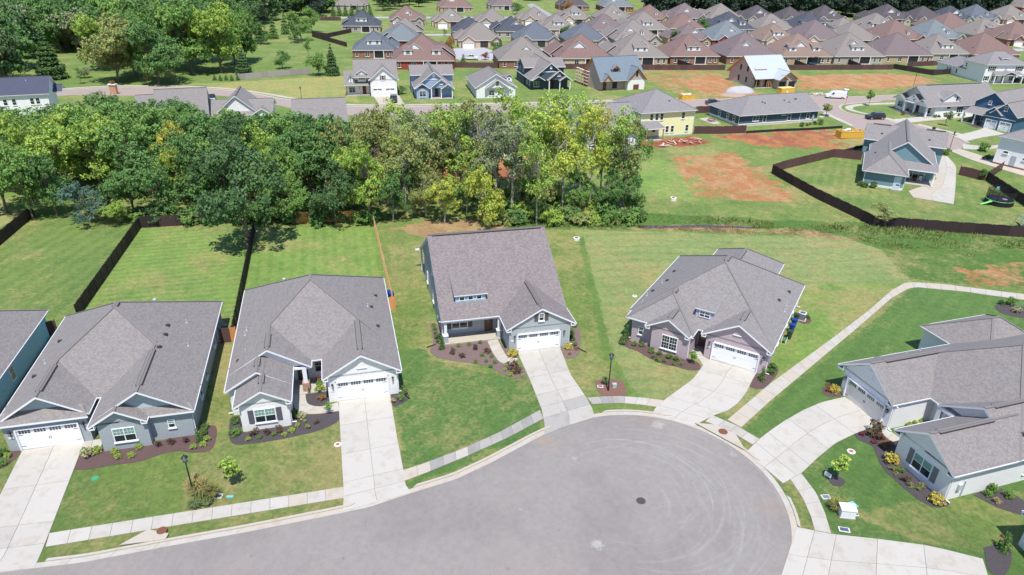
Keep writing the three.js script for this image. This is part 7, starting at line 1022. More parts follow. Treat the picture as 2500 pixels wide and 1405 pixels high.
plantBed(q7, 'beside the white farmhouse', [['d', 575, 318, 1.3], ['d', 655, 340, 1.2], ['k', 625, 370, 1.6], ['g', 705, 365, 1.1], ['g', 745, 380], ['g', 865, 390, 1.3], ['d', 895, 388], ['d', 940, 384], ['d', 990, 382], ['d', 1040, 378], ['d', 1080, 374], ['d', 1120, 370]]);
plantBed(q7, 'near the teal house or its street', [['d', 303, 895, 1.4], ['d', 340, 908, 1.6], ['d', 403, 912, 1.7], ['d', 380, 640, 3], ['y', 855, 850, 1.2], ['g', 950, 665, 2.2], ['g', 1228, 640, 3.0], ['r', 1180, 445, 1.8], ['d', 1120, 425, 1.3], ['r', 1230, 700, 1.5], ['d', 1265, 700, 1.5], ['t', 1225, 840, 0.9]]);
plantBed(q6, 'along the navy house', [['d', 1460, 455, 1.5], ['d', 1500, 450], ['g', 1520, 445], ['d', 1555, 440, 1.4], ['g', 1595, 440, 2.2]]);
tree('young', 'lime', G(566, 1184), 3.0, 1.0, 'young bright green tree on the front lawn beside the feathery grasses', 'tree', null, 'young_tree'); tree('young', 'spring', G(...r5(305, 966)), 2.7, 0.9, 'young yellow-green tree in a round mulch ring by the yard sign', 'tree', null, 'young_tree'); tree('young', 'olive', G(...q7(50, 378)), 3.6, 1.7, 'spreading young tree on the corner verge opposite the stop sign', 'tree', null, 'young_tree'); tree('young', 'mid', G(...q7(367, 300)), 4.6, 1.3, 'slim young street tree behind the dark car', 'tree', null, 'young_tree'); tree('young', 'grey', G(...q7(945, 450)), 4.0, 1.4, 'thin pale young tree between the farmhouse drive and the dark blue house', 'tree', null, 'young_tree'); tree('b3', 'deep', G(...q7(1210, 855)), 2.4, 0.8, 'small round tree in the fence corner near the trampoline', 'tree', null, 'young_tree'); tree('b2', 'deep', G(...q8(1130, 810)), 2.4, 1.5, 'dark round shrub tree right of the white two-storey house', 'shrub', null, 'dark_shrub');
{ // feathery ornamental grasses
  const tuft = (lab, p, h, s, m) => { const l = []; for (let i = 0; i < 260; i++) { const a = rr(0, 6.28), r = Math.sqrt(rnd()) * s * 0.35, ln = rr(0.4, 1) * s, hh = h * rr(0.6, 1.1); const x = Math.cos(a) * r, z = Math.sin(a) * r, w = 0.022, dx = -Math.sin(a) * w, dz = Math.cos(a) * w, mx = x + Math.cos(a) * ln * 0.35, mz = z + Math.sin(a) * ln * 0.35, tx = x + Math.cos(a) * ln, tz = z + Math.sin(a) * ln; l.push([x - dx, 0, z - dz, x + dx, 0, z + dz, mx + dx, hh * 0.8, mz + dz], [x - dx, 0, z - dz, mx + dx, hh * 0.8, mz + dz, mx - dx, hh * 0.8, mz - dz], [mx - dx, hh * 0.8, mz - dz, mx + dx, hh * 0.8, mz + dz, tx, hh * rr(0.75, 1.1), tz]); } const pos = l.flat(), col = []; for (let i = 0; i < pos.length / 9; i++) { const f = rr(0.7, 1.3), y = rr(0.9, 1.3); for (let q = 0; q < 3; q++) col.push(f * y, f, f * 0.8); } const g = new THREE.BufferGeometry(); g.setAttribute('position', new THREE.Float32BufferAttribute(pos, 3)); g.setAttribute('color', new THREE.Float32BufferAttribute(col, 3)); g.computeVertexNormals(); const o = new THREE.Mesh(g, m); o.castShadow = true; o.name = numbered('ornamental_grass'); o.position.copy(p); scene.add(o); tag(o, lab, 'ornamental grass'); };
  const t = reg(420, 1100, 9.365), gg = LEAF(130, 136, 76), bb = LEAF(106, 130, 86), ss = LEAF(158, 146, 106);
  tuft('large feathery ornamental grass right of the lamp post', G(...t(720, 1060)), 1.5, 1.2, gg); tuft('straw-tipped ornamental grass behind the lamp post', G(...t(560, 980)), 1.5, 1.1, ss); tuft('green ornamental grass beside the dark meter lid', G(...t(900, 1080)), 1.1, 0.9, gg); tuft('blue-green low grass tuft at the pavement below the lamp post', G(...t(520, 1290)), 0.7, 0.7, bb); tuft('small grass tuft between the lamp post grass and the pavement', G(...t(800, 1240)), 0.6, 0.55, bb); tuft('rounded grass tuft beside the white transformer box', G(...r5(300, 1100)), 0.9, 0.8, gg); tuft('blue-green spiky tuft in the red mulch at the lamp post', G(...r4(250, 1140)), 0.6, 0.5, bb);
}
// ---------------------------------------------------------------- street furniture
function lampPost(p, label) {
  const t = thing('lamp_post', label, 'lamp post', p, 0, 'lamp posts'); part('post', merge([cyl(0.05, 0.075, 3.9, 10), cyl(0.09, 0.12, 0.6, 10), cyl(0.07, 0.07, 0.06, 10, 0, 3.86, 0)]), BLACK, t);
  part('lantern_frame', merge([cyl(0.2, 0.13, 0.04, 6, 0, 3.92, 0), cyl(0.04, 0.3, 0.2, 6, 0, 4.36, 0), cyl(0.03, 0.05, 0.12, 6, 0, 4.55, 0), ...range(6).slice(0, 6).map((k) => bar(new THREE.Vector3(Math.cos(k * 6.283) * 0.13, 3.94, Math.sin(k * 6.283) * 0.13), new THREE.Vector3(Math.cos(k * 6.283) * 0.22, 4.38, Math.sin(k * 6.283) * 0.22), 0.012, 4))]), BLACK, t); part('lantern_glass', cyl(0.2, 0.12, 0.4, 6, 0, 3.96, 0), M(176, 180, 190, 0.15), t); return t;
}
lampPost(G(475, 1218), 'black lamp post rising from feathery grasses on the front lawn'); lampPost(G(1485, 954), 'black lamp post in the red mulch patch between two driveways'); lampPost(G(...q7(970, 640)), 'black lamp post at the street end beside the teal house'); lampPost(G(...q5(1145, 1080)), 'black lamp post before the orange soil field'); lampPost(G(737, 253), 'black lamp post on the street behind the wood');
const GREENLID = M(70, 150, 110, 0.6), TEAL = M(110, 190, 186, 0.6);
function lid(p, w, d, label, inner, rimMat = OFFW) { const t = thing('meter_box', label, 'meter box', p, rr(-0.4, 0.4)); part('rim', bx(w, 0.05, d, 0, 0.03, 0), rimMat, t); part('cover', bx(w * 0.78, 0.02, d * 0.72, 0, 0.065, 0), inner, t); }
lid(G(...r5(258, 1046)), 0.75, 0.5, 'small dark utility lid in a white rim behind the grass tuft', M(110, 120, 140)); lid(G(...r5(342, 1197)), 0.85, 0.5, 'dark utility lid in a white rim below the white transformer box', M(80, 84, 110)); lid(G(...r5(395, 1125)), 0.4, 0.4, 'small square lid right of the white transformer box', DARK); lid(G(...r4(210, 1165)), 0.6, 0.45, 'dark meter lid in a white rim in the red mulch', M(110, 112, 120)); lid(G(533, 1213), 0.6, 0.5, 'dark meter lid beside the feathery grasses', M(80, 80, 90)); lid(G(...r5(375, 1085)), 0.95, 0.7, 'turquoise utility lid behind the white transformer box', TEAL, TEAL); lid(G(561, 1214), 0.55, 0.25, 'turquoise utility lid on the dry verge', TEAL, TEAL);
function cap(p, r, label, mid, rimMat = OFFW, h = 0.05) { const t = thing('cleanout_cap', label, 'drain cap', p, 0); part('collar', cyl(r, r * 1.04, h, 20), rimMat, t); part('cap', cyl(r * 0.55, r * 0.58, 0.03, 16, 0, h, 0), mid, t); }
const REDCAP = M(176, 96, 96); cap(G(...r2(855, 1310)), 0.32, 'white drain cap with a red middle beside the pale house driveway', REDCAP); cap(G(...r5(375, 836)), 0.36, 'white drain cap with a red middle on the dark green lawn', REDCAP); cap(G(...r4(478, 458)), 0.3, 'white drain cap on the mown field left of the mauve-grey house', M(150, 150, 156)); cap(G(...r3(1100, 405)), 0.25, 'white drain cap right of the grey cape house', M(120, 130, 110)); cap(G(...r1(425, 972)), 0.3, 'green round drain cap on the front lawn', GREENLID, GREENLID); cap(G(...r3(270, 733)), 0.18, 'small green drain cap left of the cape house', GREENLID, GREENLID); cap(G(...r3(1257, 185)), 0.5, 'concrete manhole riser with a rusty lid behind the cape house', RUST, OFFW, 0.35); cap(G(...q6(500, 1005)), 0.55, 'concrete manhole riser with a rusty lid on the lot beyond the ditch', RUST, OFFW, 0.5);
{ const t = thing('transformer_box', 'white metal transformer box on the dark green lawn', 'utility box', G(...r5(350, 1128)), -0.12), w = M(236, 238, 240, 0.4); part('cabinet', bx(1.15, 0.75, 0.85, 0, 0.42, 0), w, t); part('lid', prism([[-0.62, -0.47], [0.62, -0.47], [0.62, 0.47], [-0.62, 0.47]], 0.8, 0.9), w, t); part('plinth', bx(1.25, 0.1, 0.95, 0, 0.03, 0), CON(2), t); part('label_plate', bx(0.1, 0.08, 0.01, 0.1, 0.5, 0.43), M(220, 190, 90), t); }
{ const t = thing('utility_pedestal', 'small green-grey pedestal box in the red mulch by the lamp post', 'utility box', G(...r4(318, 1172)), 0.1); part('box', bx(0.4, 0.45, 0.3, 0, 0.22, 0), M(170, 190, 176, 0.5), t); part('lid', bx(0.44, 0.05, 0.34, 0, 0.47, 0), M(170, 190, 176, 0.5), t); }
{ const t = thing('yard_sign', 'white yard sign beside the mulch ring on the dark green lawn', 'sign', G(...r5(262, 962)), -0.9); part('board', bx(0.62, 0.42, 0.02, 0, 0.5, 0), M(232, 236, 244), t); for (const x of [-0.22, 0.22]) part('stake', cyl(0.012, 0.012, 0.55, 5, x, 0, 0), M(150, 150, 150), t); part('print', bx(0.4, 0.1, 0.005, 0, 0.52, 0.012), M(170, 176, 190), t); }
// wheelie bins, air conditioner, hose reel
const binBody = (() => { const g = new THREE.CylinderGeometry(0.42, 0.33, 0.95, 4); g.rotateY(Math.PI / 4); g.translate(0, 0.53, 0); return g; })(), binLid = merge([bx(0.64, 0.07, 0.68, 0, 1.04, 0.02), bx(0.5, 0.05, 0.4, 0, 1.09, 0.02)]), binHandle = bar(new THREE.Vector3(-0.24, 0.98, -0.36), new THREE.Vector3(0.24, 0.98, -0.36), 0.02), binWheel = new THREE.CylinderGeometry(0.13, 0.13, 0.06, 12).rotateZ(Math.PI / 2);
function bin(p, turn, body, lidm, label, group) { const t = thing('wheelie_bin', label, 'bin', p, turn, group); part('body', binBody, body, t); part('lid', binLid, lidm, t); part('handle', binHandle, BLACK, t); for (const x of [-0.27, 0.27]) { const w = part('wheel', binWheel, BLACK, t); w.position.set(x, 0.13, -0.3); } }
const BG = M(56, 72, 62, 0.5), BB = M(28, 66, 150, 0.45), ta = rad(-30) + Math.PI / 2;
bin(G(...r4(1732, 655)), ta, BG, BG, 'dark green bin next to the air conditioner'); bin(G(...r4(1716, 698)), ta, BB, BB, 'blue bin between the dark green bin and the other blue bin'); bin(G(...r4(1699, 738)), ta, BB, BB, 'blue bin beside the dark green bin near the hose reel'); bin(G(...r4(1680, 790)), ta, BG, BG, 'dark green bin next to the hose reel'); bin(G(...r2(1207, 305)), rad(15), BB, BB, 'blue bin in the fence corner of the pale house', null); bin(G(...r2(1226, 318)), rad(15), BB, BB, 'second blue bin against the orange fence bay', null); bin(G(2279, 321), 0.4, BG, BG, 'dark bin standing on the back street'); bin(G(...q7(578, 925)), rad(-26), BG, BG, 'dark bin at the back door of the teal house');
{ const t = thing('air_conditioner', 'grey air conditioner unit on a pad beside the bins', 'air conditioner', G(...r4(1778, 640)), rad(-30)); part('pad', bx(1.1, 0.1, 1.1, 0, 0.05, 0), CON(1), t); part('cabinet', bx(0.85, 0.85, 0.85, 0, 0.52, 0), M(120, 122, 132, 0.5), t); part('top_rim', merge([new THREE.TorusGeometry(0.38, 0.05, 6, 24).rotateX(Math.PI / 2).translate(0, 0.97, 0), bx(0.9, 0.05, 0.9, 0, 0.94, 0)]), M(206, 210, 216, 0.4), t); part('fan_grille', merge([cyl(0.3, 0.3, 0.02, 20, 0, 0.97, 0), ...[0, 0.785, 1.57, 2.36].map((a) => bx(0.66, 0.02, 0.03, 0, 1.0, 0).rotateY(a))]), M(90, 92, 100, 0.5), t); }
{ const t = thing('hose_reel', 'white hose reel with a green hose beside the bins', 'hose reel', G(...r4(1640, 825)), rad(-30)); for (const x of [-0.25, 0.25]) part('side_frame', merge([bar(new THREE.Vector3(x, 0, -0.3), new THREE.Vector3(x, 0.9, 0), 0.03), bar(new THREE.Vector3(x, 0, 0.3), new THREE.Vector3(x, 0.9, 0), 0.03)]), M(232, 226, 214), t); part('hose', new THREE.TorusGeometry(0.2, 0.1, 8, 20).rotateY(Math.PI / 2).translate(0, 0.5, 0), M(40, 140, 110), t); }
function drainPipe(a, b, label) { const A = G(...a).setY(0.1), B = G(...b).setY(0.07), t = thing('drain_pipe', label, 'drain pipe', A); const g = bar(new THREE.Vector3(), B.clone().sub(A), 0.06, 8); part('pipe', g, BLACK, t); part('end_collar', bar(B.clone().sub(A).multiplyScalar(0.94), B.clone().sub(A), 0.08, 8), BLACK, t); }
drainPipe(r3(1262, 930), r3(1325, 960), 'black drain pipe lying right of the cape house driveway bed'); drainPipe(r3(290, 908), r3(230, 926), 'black drain pipe lying left of the cape house porch'); drainPipe(r2(1300, 955), r2(1345, 998), 'black drain pipe in the bed right of the pale house garage');
// ---------------------------------------------------------------- vehicles (forward is +x)
const TYRE = M(36, 36, 38, 0.9), RIM = M(150, 152, 158, 0.4), REDL = M(170, 30, 30, 0.4), HEADL = M(230, 234, 238, 0.2), wheelG = new THREE.CylinderGeometry(0.36, 0.36, 0.26, 18).rotateX(Math.PI / 2), rimG = new THREE.CylinderGeometry(0.22, 0.24, 0.275, 12).rotateX(Math.PI / 2);
function profile(pts, w, bev = 0.08) { const s = new THREE.Shape(pts.map(([x, y]) => new THREE.Vector2(x, y))); const g = new THREE.ExtrudeGeometry(s, { depth: w - 2 * bev, bevelEnabled: true, bevelThickness: bev, bevelSize: bev, bevelSegments: 2, steps: 1 }); g.translate(0, 0, -w / 2 + bev); return g; }
const CARS = {
  suv: { L: 5.0, w: 1.95, body: [[-2.4, 0.45], [2.35, 0.45], [2.42, 0.75], [2.3, 1.02], [1.3, 1.12], [-2.35, 1.15], [-2.45, 0.8]], cab: [[-2.3, 1.12], [1.2, 1.12], [0.45, 1.68], [-1.9, 1.72]], roof: [-1.85, 0.4, 1.72], ax: [-1.5, 1.5] },
  van: { L: 5.7, w: 2.0, body: [[-2.8, 0.45], [2.75, 0.45], [2.82, 0.85], [2.6, 1.12], [1.75, 1.3], [1.05, 2.02], [-2.65, 2.08], [-2.82, 1.0]], cab: [[0.75, 1.25], [1.68, 1.25], [1.12, 1.9], [0.75, 1.9]], roof: null, ax: [-1.75, 1.75] },
  sedan: { L: 4.7, w: 1.85, body: [[-2.25, 0.4], [2.25, 0.4], [2.3, 0.65], [2.1, 0.88], [1.0, 0.98], [-1.9, 1.0], [-2.3, 0.9]], cab: [[-1.75, 0.97], [0.95, 0.97], [0.25, 1.42], [-1.1, 1.45]], roof: [-1.05, 0.2, 1.45], ax: [-1.4, 1.4] },
  pickup: { L: 5.7, w: 1.98, body: [[-2.75, 0.5], [2.7, 0.5], [2.78, 0.85], [2.6, 1.08], [1.5, 1.18], [-2.75, 1.18]], cab: [[-0.75, 1.16], [1.45, 1.16], [0.75, 1.8], [-0.6, 1.82]], roof: [-0.6, 0.7, 1.82], ax: [-1.8, 1.75] },
};
function car(kind, p, dir, paint, label, name = 'parked_car') {
  const q = CARS[kind], t = thing(name, label, kind === 'van' ? 'van' : kind === 'pickup' ? 'pickup truck' : 'car', p, dir, null), pm = new THREE.MeshPhysicalMaterial({ color: paint, roughness: 0.35, clearcoat: 0.8, clearcoatRoughness: 0.08 });
  const b = part('body', profile(q.body, q.w), pm, t); const c = part('windows', profile(q.cab, q.w * (kind === 'van' ? 1.005 : 0.9), 0.05), GLASS, t); if (q.roof) part('roof', bx(q.roof[1] - q.roof[0] + 0.2, 0.06, q.w * 0.82, (q.roof[0] + q.roof[1]) / 2, q.roof[2] + 0.04, 0), pm, t);
  if (q.roof) for (const s of [-1, 1]) for (const x of [-0.5, 0.45]) part('pillar', bx(0.08, q.roof[2] - q.body[4][1], 0.04, x * (kind === 'suv' ? 1.6 : 1), (q.roof[2] + q.body[4][1]) / 2, s * q.w * 0.45), pm, t);
  for (const x of q.ax) for (const s of [-1, 1]) { const w = part('wheel', wheelG, TYRE, t); w.position.set(x, 0.36, s * (q.w / 2 - 0.1)); part('rim', rimG, RIM, w); }
  for (const s of [-1, 1]) { part('headlight', bx(0.1, 0.16, 0.34, q.L / 2 - 0.12, 0.8, s * (q.w / 2 - 0.28)), HEADL, t); part('tail_light', bx(0.08, 0.22, 0.2, -q.L / 2 + 0.03, 0.88, s * (q.w / 2 - 0.18)), REDL, t); part('mirror', bx(0.12, 0.14, 0.2, 0.95, 1.15, s * (q.w / 2 + 0.06)), pm, t); }
  part('front_bumper', bx(0.12, 0.24, q.w * 0.92, q.L / 2 - 0.1, 0.46, 0), DARK, t); part('grille', bx(0.06, 0.22, q.w * 0.5, q.L / 2 - 0.06, 0.74, 0), BLACK, t);
  if (kind === 'pickup') part('bed_liner', bx(1.85, 0.03, 1.6, -1.75, 1.26, 0), DARK, t); if (kind === 'van') { const r = part('ladder_rack', merge([bx(2.6, 0.06, 0.06, -0.6, 2.24, 0.6), bx(2.6, 0.06, 0.06, -0.6, 2.24, -0.6), bx(0.06, 0.06, 1.4, 0.4, 2.2, 0), bx(0.06, 0.06, 1.4, -1.6, 2.2, 0)]), OFFW, t); }
  return t;
}
const K0 = new THREE.Color(0.012, 0.013, 0.016), KW = new THREE.Color(0.8, 0.8, 0.8);
car('van', G(2039, 240), Math.PI - 0.12, KW, 'white work van with a roof rack parked beside the building site', 'parked_van'); car('suv', G(2136, 291), Math.PI + 0.12, K0, 'black four-wheel-drive car parked on the back street'); car('suv', G(961, 248), -Math.PI / 2 + 0.15, new THREE.Color(0.02, 0.018, 0.02), 'black car on the drive of the white two-storey house'); car('sedan', G(518, 245), -1.2, new THREE.Color(0.01, 0.03, 0.07), 'dark blue car by the blue-green house'); car('sedan', G(1742, 255), 0.2, new THREE.Color(0.015, 0.02, 0.05), 'dark car on the street behind the navy house'); car('pickup', G(1149, 146), 0, KW, 'white pickup truck on the estate street', 'parked_pickup'); car('suv', G(2494, 203), 0.1, K0, 'black car at the white two-storey house with shutters'); car('sedan', G(1558, 153), 1.4, new THREE.Color(0.03, 0.04, 0.06), 'dark car behind the long brown fence');
// ---------------------------------------------------------------- building-site things
const YEL = M(222, 180, 70, 0.6), LUMB = M(206, 170, 124, 0.85), WOODW = M(228, 216, 200, 0.8);
function skip(p, L, W, Hh, turn, label, loadMat) { const t = thing('rubbish_skip', label, 'skip', p, turn), w = 0.08; part('floor', bx(L, 0.12, W, 0, 0.1, 0), YEL, t); part('side_wall', bx(L, Hh, w, 0, Hh / 2 + 0.1, W / 2), YEL, t); part('side_wall', bx(L, Hh, w, 0, Hh / 2 + 0.1, -W / 2), YEL, t); for (const s of [-1, 1]) part('end_wall', bx(w, Hh, W - w - 0.005, s * (L / 2 - w / 2), Hh / 2 + 0.1, 0), YEL, t); for (let k = 0; k < 9; k++) for (const s of [-1, 1]) part('rib', bx(0.1, Hh, 0.08, -L / 2 + L * (k + 0.5) / 9, Hh / 2 + 0.1, s * (W / 2 + 0.07)), YEL, t); for (const s of [-1, 1]) part('top_rail', bx(L + 0.1, 0.12, 0.16, 0, Hh + 0.12, s * W / 2), YEL, t); const d = thing('rubbish_heap', 'timber scraps heaped in the ' + label, 'rubbish', p.clone(), turn); for (let k = 0; k < 26; k++) { const m = part('scrap', bx(rr(0.4, 1.8), rr(0.05, 0.3), rr(0.1, 0.7)), pick(loadMat), d); m.position.set(rr(-L / 2 + 0.9, L / 2 - 0.9), Hh * 0.75 + rr(0, 0.45), rr(-W / 2 + 0.4, W / 2 - 0.4)); m.rotation.set(rr(-0.4, 0.4), rr(0, 3), rr(-0.4, 0.4)); } part('fill', bx(L - 0.3, Hh * 0.7, W - 0.3, 0, Hh * 0.38 + 0.16, 0), LUMB, d); }
skip(G(2075, 335), 6.4, 2.3, 1.5, 0.16, 'yellow ribbed skip at the edge of the red soil', [LUMB, WOODW, M(150, 140, 130)]); skip(G(1676, 243), 4.2, 2.2, 1.4, 0.3, 'yellow skip behind the yellow house', [WOODW, OFFW]);
{ const t = thing('storage_container', 'yellow open storage container by the unfinished timber house', 'container', G(1916, 235), 0.3); part('shell', bx(4.6, 2.5, 2.3, 0, 1.3, 0), YEL, t); part('roof_sheet', bx(4.7, 0.06, 2.4, 0, 2.6, 0), M(232, 206, 130), t); part('door_opening', bx(0.05, 2.1, 1.5, 2.31, 1.2, 0.2), BLACK, t); part('open_door', bx(1.4, 2.2, 0.06, 3.0, 1.25, -1.0), M(232, 232, 232), t); for (let k = 0; k < 8; k++) part('rib', bx(0.12, 2.3, 0.06, -2.1 + k * 0.6, 1.3, 1.18), YEL, t); part('placard', bx(0.7, 0.6, 0.02, -0.3, 1.6, 1.22), M(232, 222, 190), t); }
{ const t = thing('portable_toilet', 'blue and white portable toilet behind the white van', 'portable toilet', G(2063, 236), -0.2); part('cabin', bx(1.1, 2.0, 1.1, 0, 1.05, 0), M(44, 82, 150), t); part('door', bx(0.7, 1.8, 0.04, 0, 1.0, 0.57), M(236, 238, 240), t); part('roof', prism([[-0.62, -0.62], [0.62, -0.62], [0.62, 0.62], [-0.62, 0.62]], 2.05, 2.25), M(236, 238, 240), t); part('vent', cyl(0.05, 0.05, 0.5, 6, 0.4, 2.1, -0.4), BLACK, t); }
{ const t = thing('stop_sign', 'red octagonal stop sign at the street corner', 'sign', G(2064, 257), 0.35); part('pole', cyl(0.035, 0.035, 2.2, 8), M(150, 60, 60), t); const oct = new THREE.CylinderGeometry(0.4, 0.4, 0.03, 8).rotateY(Math.PI / 8).rotateX(Math.PI / 2); oct.translate(0, 2.4, 0.04); part('rim', oct, M(236, 236, 236), t); const o2 = new THREE.CylinderGeometry(0.36, 0.36, 0.035, 8).rotateY(Math.PI / 8).rotateX(Math.PI / 2); o2.translate(0, 2.4, 0.043);
  const cv = document.createElement('canvas'); cv.width = 256; cv.height = 96; const cx = cv.getContext('2d'); cx.fillStyle = '#c01c28'; cx.fillRect(0, 0, 256, 96); cx.fillStyle = '#fff'; cx.font = 'bold 84px sans-serif'; cx.textAlign = 'center'; cx.textBaseline = 'middle'; cx.fillText('STOP', 128, 50); const tx = new THREE.CanvasTexture(cv); tx.colorSpace = THREE.SRGBColorSpace; part('plate', o2, M(192, 28, 40, 0.5), t); const f = new THREE.PlaneGeometry(0.58, 0.22); f.translate(0, 2.4, 0.068); part('lettering', f, new THREE.MeshStandardMaterial({ map: tx, roughness: 0.5 }), t); }
function heap(p, r, h, mat, label, name) { const g = new THREE.SphereGeometry(1, 28, 12, 0, 6.283, 0, Math.PI / 2), ps = g.attributes.position; for (let i = 0; i < ps.count; i++) { const x = ps.getX(i), y = ps.getY(i), z = ps.getZ(i), n = 0.75 + 0.5 * vn(x * 3 + 9, z * 3 + 4); ps.setXYZ(i, x * r * (0.85 + 0.3 * vn(x * 2, z * 2)), Math.pow(y, 1.4) * h * n, z * r * 0.7); } g.computeVertexNormals(); const m = new THREE.Mesh(g, mat); m.name = numbered(name); m.position.copy(p).setY(-0.02); m.castShadow = m.receiveShadow = true; scene.add(m); tag(m, label, 'heap'); }
heap(G(1806, 224), 4.6, 1.7, grainMat(214, 214, 216), 'pale grey gravel heap before the unfinished timber house', 'gravel_heap'); heap(G(1790, 232), 4, 0.5, grainMat(206, 182, 168), 'low pinkish soil heap by the gravel', 'soil_heap');
function grainMat(r, g, b) { return new THREE.MeshStandardMaterial({ roughness: 0.95, map: (() => { const c = C(r, g, b), t = tex(128, 128, () => { const f = 0.8 + 0.4 * rnd(); return [c[0] * f, c[1] * f, c[2] * f]; }); t.repeat.set(6, 6); return t; })() }); }
function scraps(p, n, sx, sz, mats, label, cat = 'lumber', y = 0.1) { const t = thing('lumber_pile', label, cat, p, 0.3); for (let k = 0; k < n; k++) { const m = part('board', bx(rr(0.6, 2.6), rr(0.04, 0.12), rr(0.08, 0.4)), pick(mats), t); m.position.set(rr(-sx, sx), y + rr(0, 0.4), rr(-sz, sz)); m.rotation.set(rr(-0.15, 0.15), rr(0, 3), rr(-0.15, 0.15)); } }
scraps(G(2003, 232), 26, 3, 1.2, [WOODW, M(170, 160, 156), M(206, 196, 186)], 'tangle of scrap boards and sheeting beside the white van'); scraps(G(1668, 348), 30, 4.5, 1.4, [M(190, 146, 122), M(200, 180, 158), M(170, 120, 100)], 'scattered boards on red soil behind the yellow house'); scraps(G(1622, 357), 6, 1.2, 0.6, [WOODW], 'few pale planks at the porch of the yellow house');
{ const t = thing('picnic_table', 'dark wooden picnic table on the patio behind the navy house', 'table', G(...q6(785, 418)), 0.5), m = M(120, 96, 84); part('tabletop', bx(1.9, 0.06, 0.8, 0, 0.75, 0), m, t); for (const s of [-1, 1]) { part('bench', bx(1.9, 0.05, 0.28, 0, 0.45, s * 0.75), m, t); part('leg', merge([bar(new THREE.Vector3(s * 0.7, 0, -0.7), new THREE.Vector3(s * 0.7, 0.75, -0.15), 0.04), bar(new THREE.Vector3(s * 0.7, 0, 0.7), new THREE.Vector3(s * 0.7, 0.75, 0.15), 0.04), bar(new THREE.Vector3(s * 0.7, 0.42, -0.8), new THREE.Vector3(s * 0.7, 0.42, 0.8), 0.03)]), m, t); } }
// ---------------------------------------------------------------- garden play things
{ const t = thing('trampoline', 'round black trampoline with a safety net, lime rim and hoop in the fenced garden', 'trampoline', G(...q7(1338, 1030)), 0), R = 2.25, net = new THREE.MeshStandardMaterial({ color: al(40, 44, 44), roughness: 0.9, transparent: true, opacity: 0.55, side: THREE.DoubleSide });
  part('mat', cyl(R - 0.25, R - 0.25, 0.03, 40, 0, 0.88, 0), M(38, 40, 60, 0.8), t); part('pad', new THREE.RingGeometry(R - 0.28, R, 40).rotateX(-Math.PI / 2).translate(0, 0.93, 0), M(34, 36, 44), t); part('rim', new THREE.TorusGeometry(R, 0.045, 6, 48).rotateX(Math.PI / 2).translate(0, 0.9, 0), M(120, 210, 130, 0.5), t); part('skirt', new THREE.CylinderGeometry(R, R, 0.82, 40, 1, true).translate(0, 0.46, 0), new THREE.MeshStandardMaterial({ color: al(36, 38, 46), roughness: 0.9, side: THREE.DoubleSide }), t); part('safety_net', new THREE.CylinderGeometry(R - 0.1, R - 0.1, 1.75, 40, 1, true).translate(0, 1.8, 0), net, t);
  for (let k = 0; k < 8; k++) { const a = k / 8 * 6.283; part('net_pole', bar(new THREE.Vector3(Math.cos(a) * (R + 0.05), 0, Math.sin(a) * (R + 0.05)), new THREE.Vector3(Math.cos(a) * (R - 0.05), 2.7, Math.sin(a) * (R - 0.05)), 0.035), BLACK, t); } part('mat_emblem', cyl(0.42, 0.42, 0.012, 24, 0.75, 0.912, 0.25), M(214, 170, 214), t); const hp = part('hoop', new THREE.TorusGeometry(0.2, 0.02, 6, 20).rotateX(Math.PI / 2).translate(0.5, 2.1, -1.8), TEAL, t); part('hoop_board', bx(0.6, 0.45, 0.03, 0.5, 2.35, -2.05), TEAL, hp);
  part('slide', merge([bar(new THREE.Vector3(-2.1, 0.85, 0.7), new THREE.Vector3(-3.7, 0.12, 1.1), 0.05), (() => { const g = bx(1.85, 0.05, 0.55); g.rotateZ(0.43); g.rotateY(-0.24); g.translate(-2.95, 0.45, 0.95); return g; })()]), M(130, 220, 120, 0.5), t); }
{ const t = thing('play_set', 'grey and teal climbing frame with a slide at the long dark fence', 'play set', G(2496, 556), 0.3), g = M(150, 160, 168, 0.5); for (const x of [-1.6, 0.4]) for (const z of [-0.8, 0.8]) part('upright', bar(new THREE.Vector3(x, 0, z), new THREE.Vector3(x * 0.8, 2.3, z * 0.4), 0.05), g, t); part('top_bar', bar(new THREE.Vector3(-1.4, 2.3, 0), new THREE.Vector3(1.5, 2.3, 0), 0.06), g, t); part('slide', (() => { const s = bx(2.4, 0.06, 0.6); s.rotateZ(-0.6); s.translate(-1.9, 0.9, 0.9); return s; })(), M(64, 70, 80), t); part('platform', bx(1.2, 0.08, 1.2, 0.5, 1.2, 0), TEAL, t); part('swing_seat', bx(0.5, 0.05, 0.25, -0.5, 0.5, 0), TEAL, t); }
{ const t = thing('trampoline', 'small round trampoline with a black net behind the orange-roofed estate house', 'trampoline', G(1988, 160), 0); part('mat', cyl(2, 2, 0.05, 24, 0, 0.8, 0), M(40, 40, 50), t); part('safety_net', new THREE.CylinderGeometry(2, 2, 2.2, 24, 1, true).translate(0, 1.9, 0), new THREE.MeshStandardMaterial({ color: al(34, 36, 42), roughness: 0.9, side: THREE.DoubleSide, transparent: true, opacity: 0.7 }), t); for (let k = 0; k < 6; k++) part('leg', cyl(0.04, 0.04, 3, 5, Math.cos(k * 1.047) * 2, 0, Math.sin(k * 1.047) * 2), BLACK, t); part('pad', new THREE.TorusGeometry(2, 0.1, 6, 24).rotateX(Math.PI / 2).translate(0, 0.85, 0), M(50, 130, 160), t); }
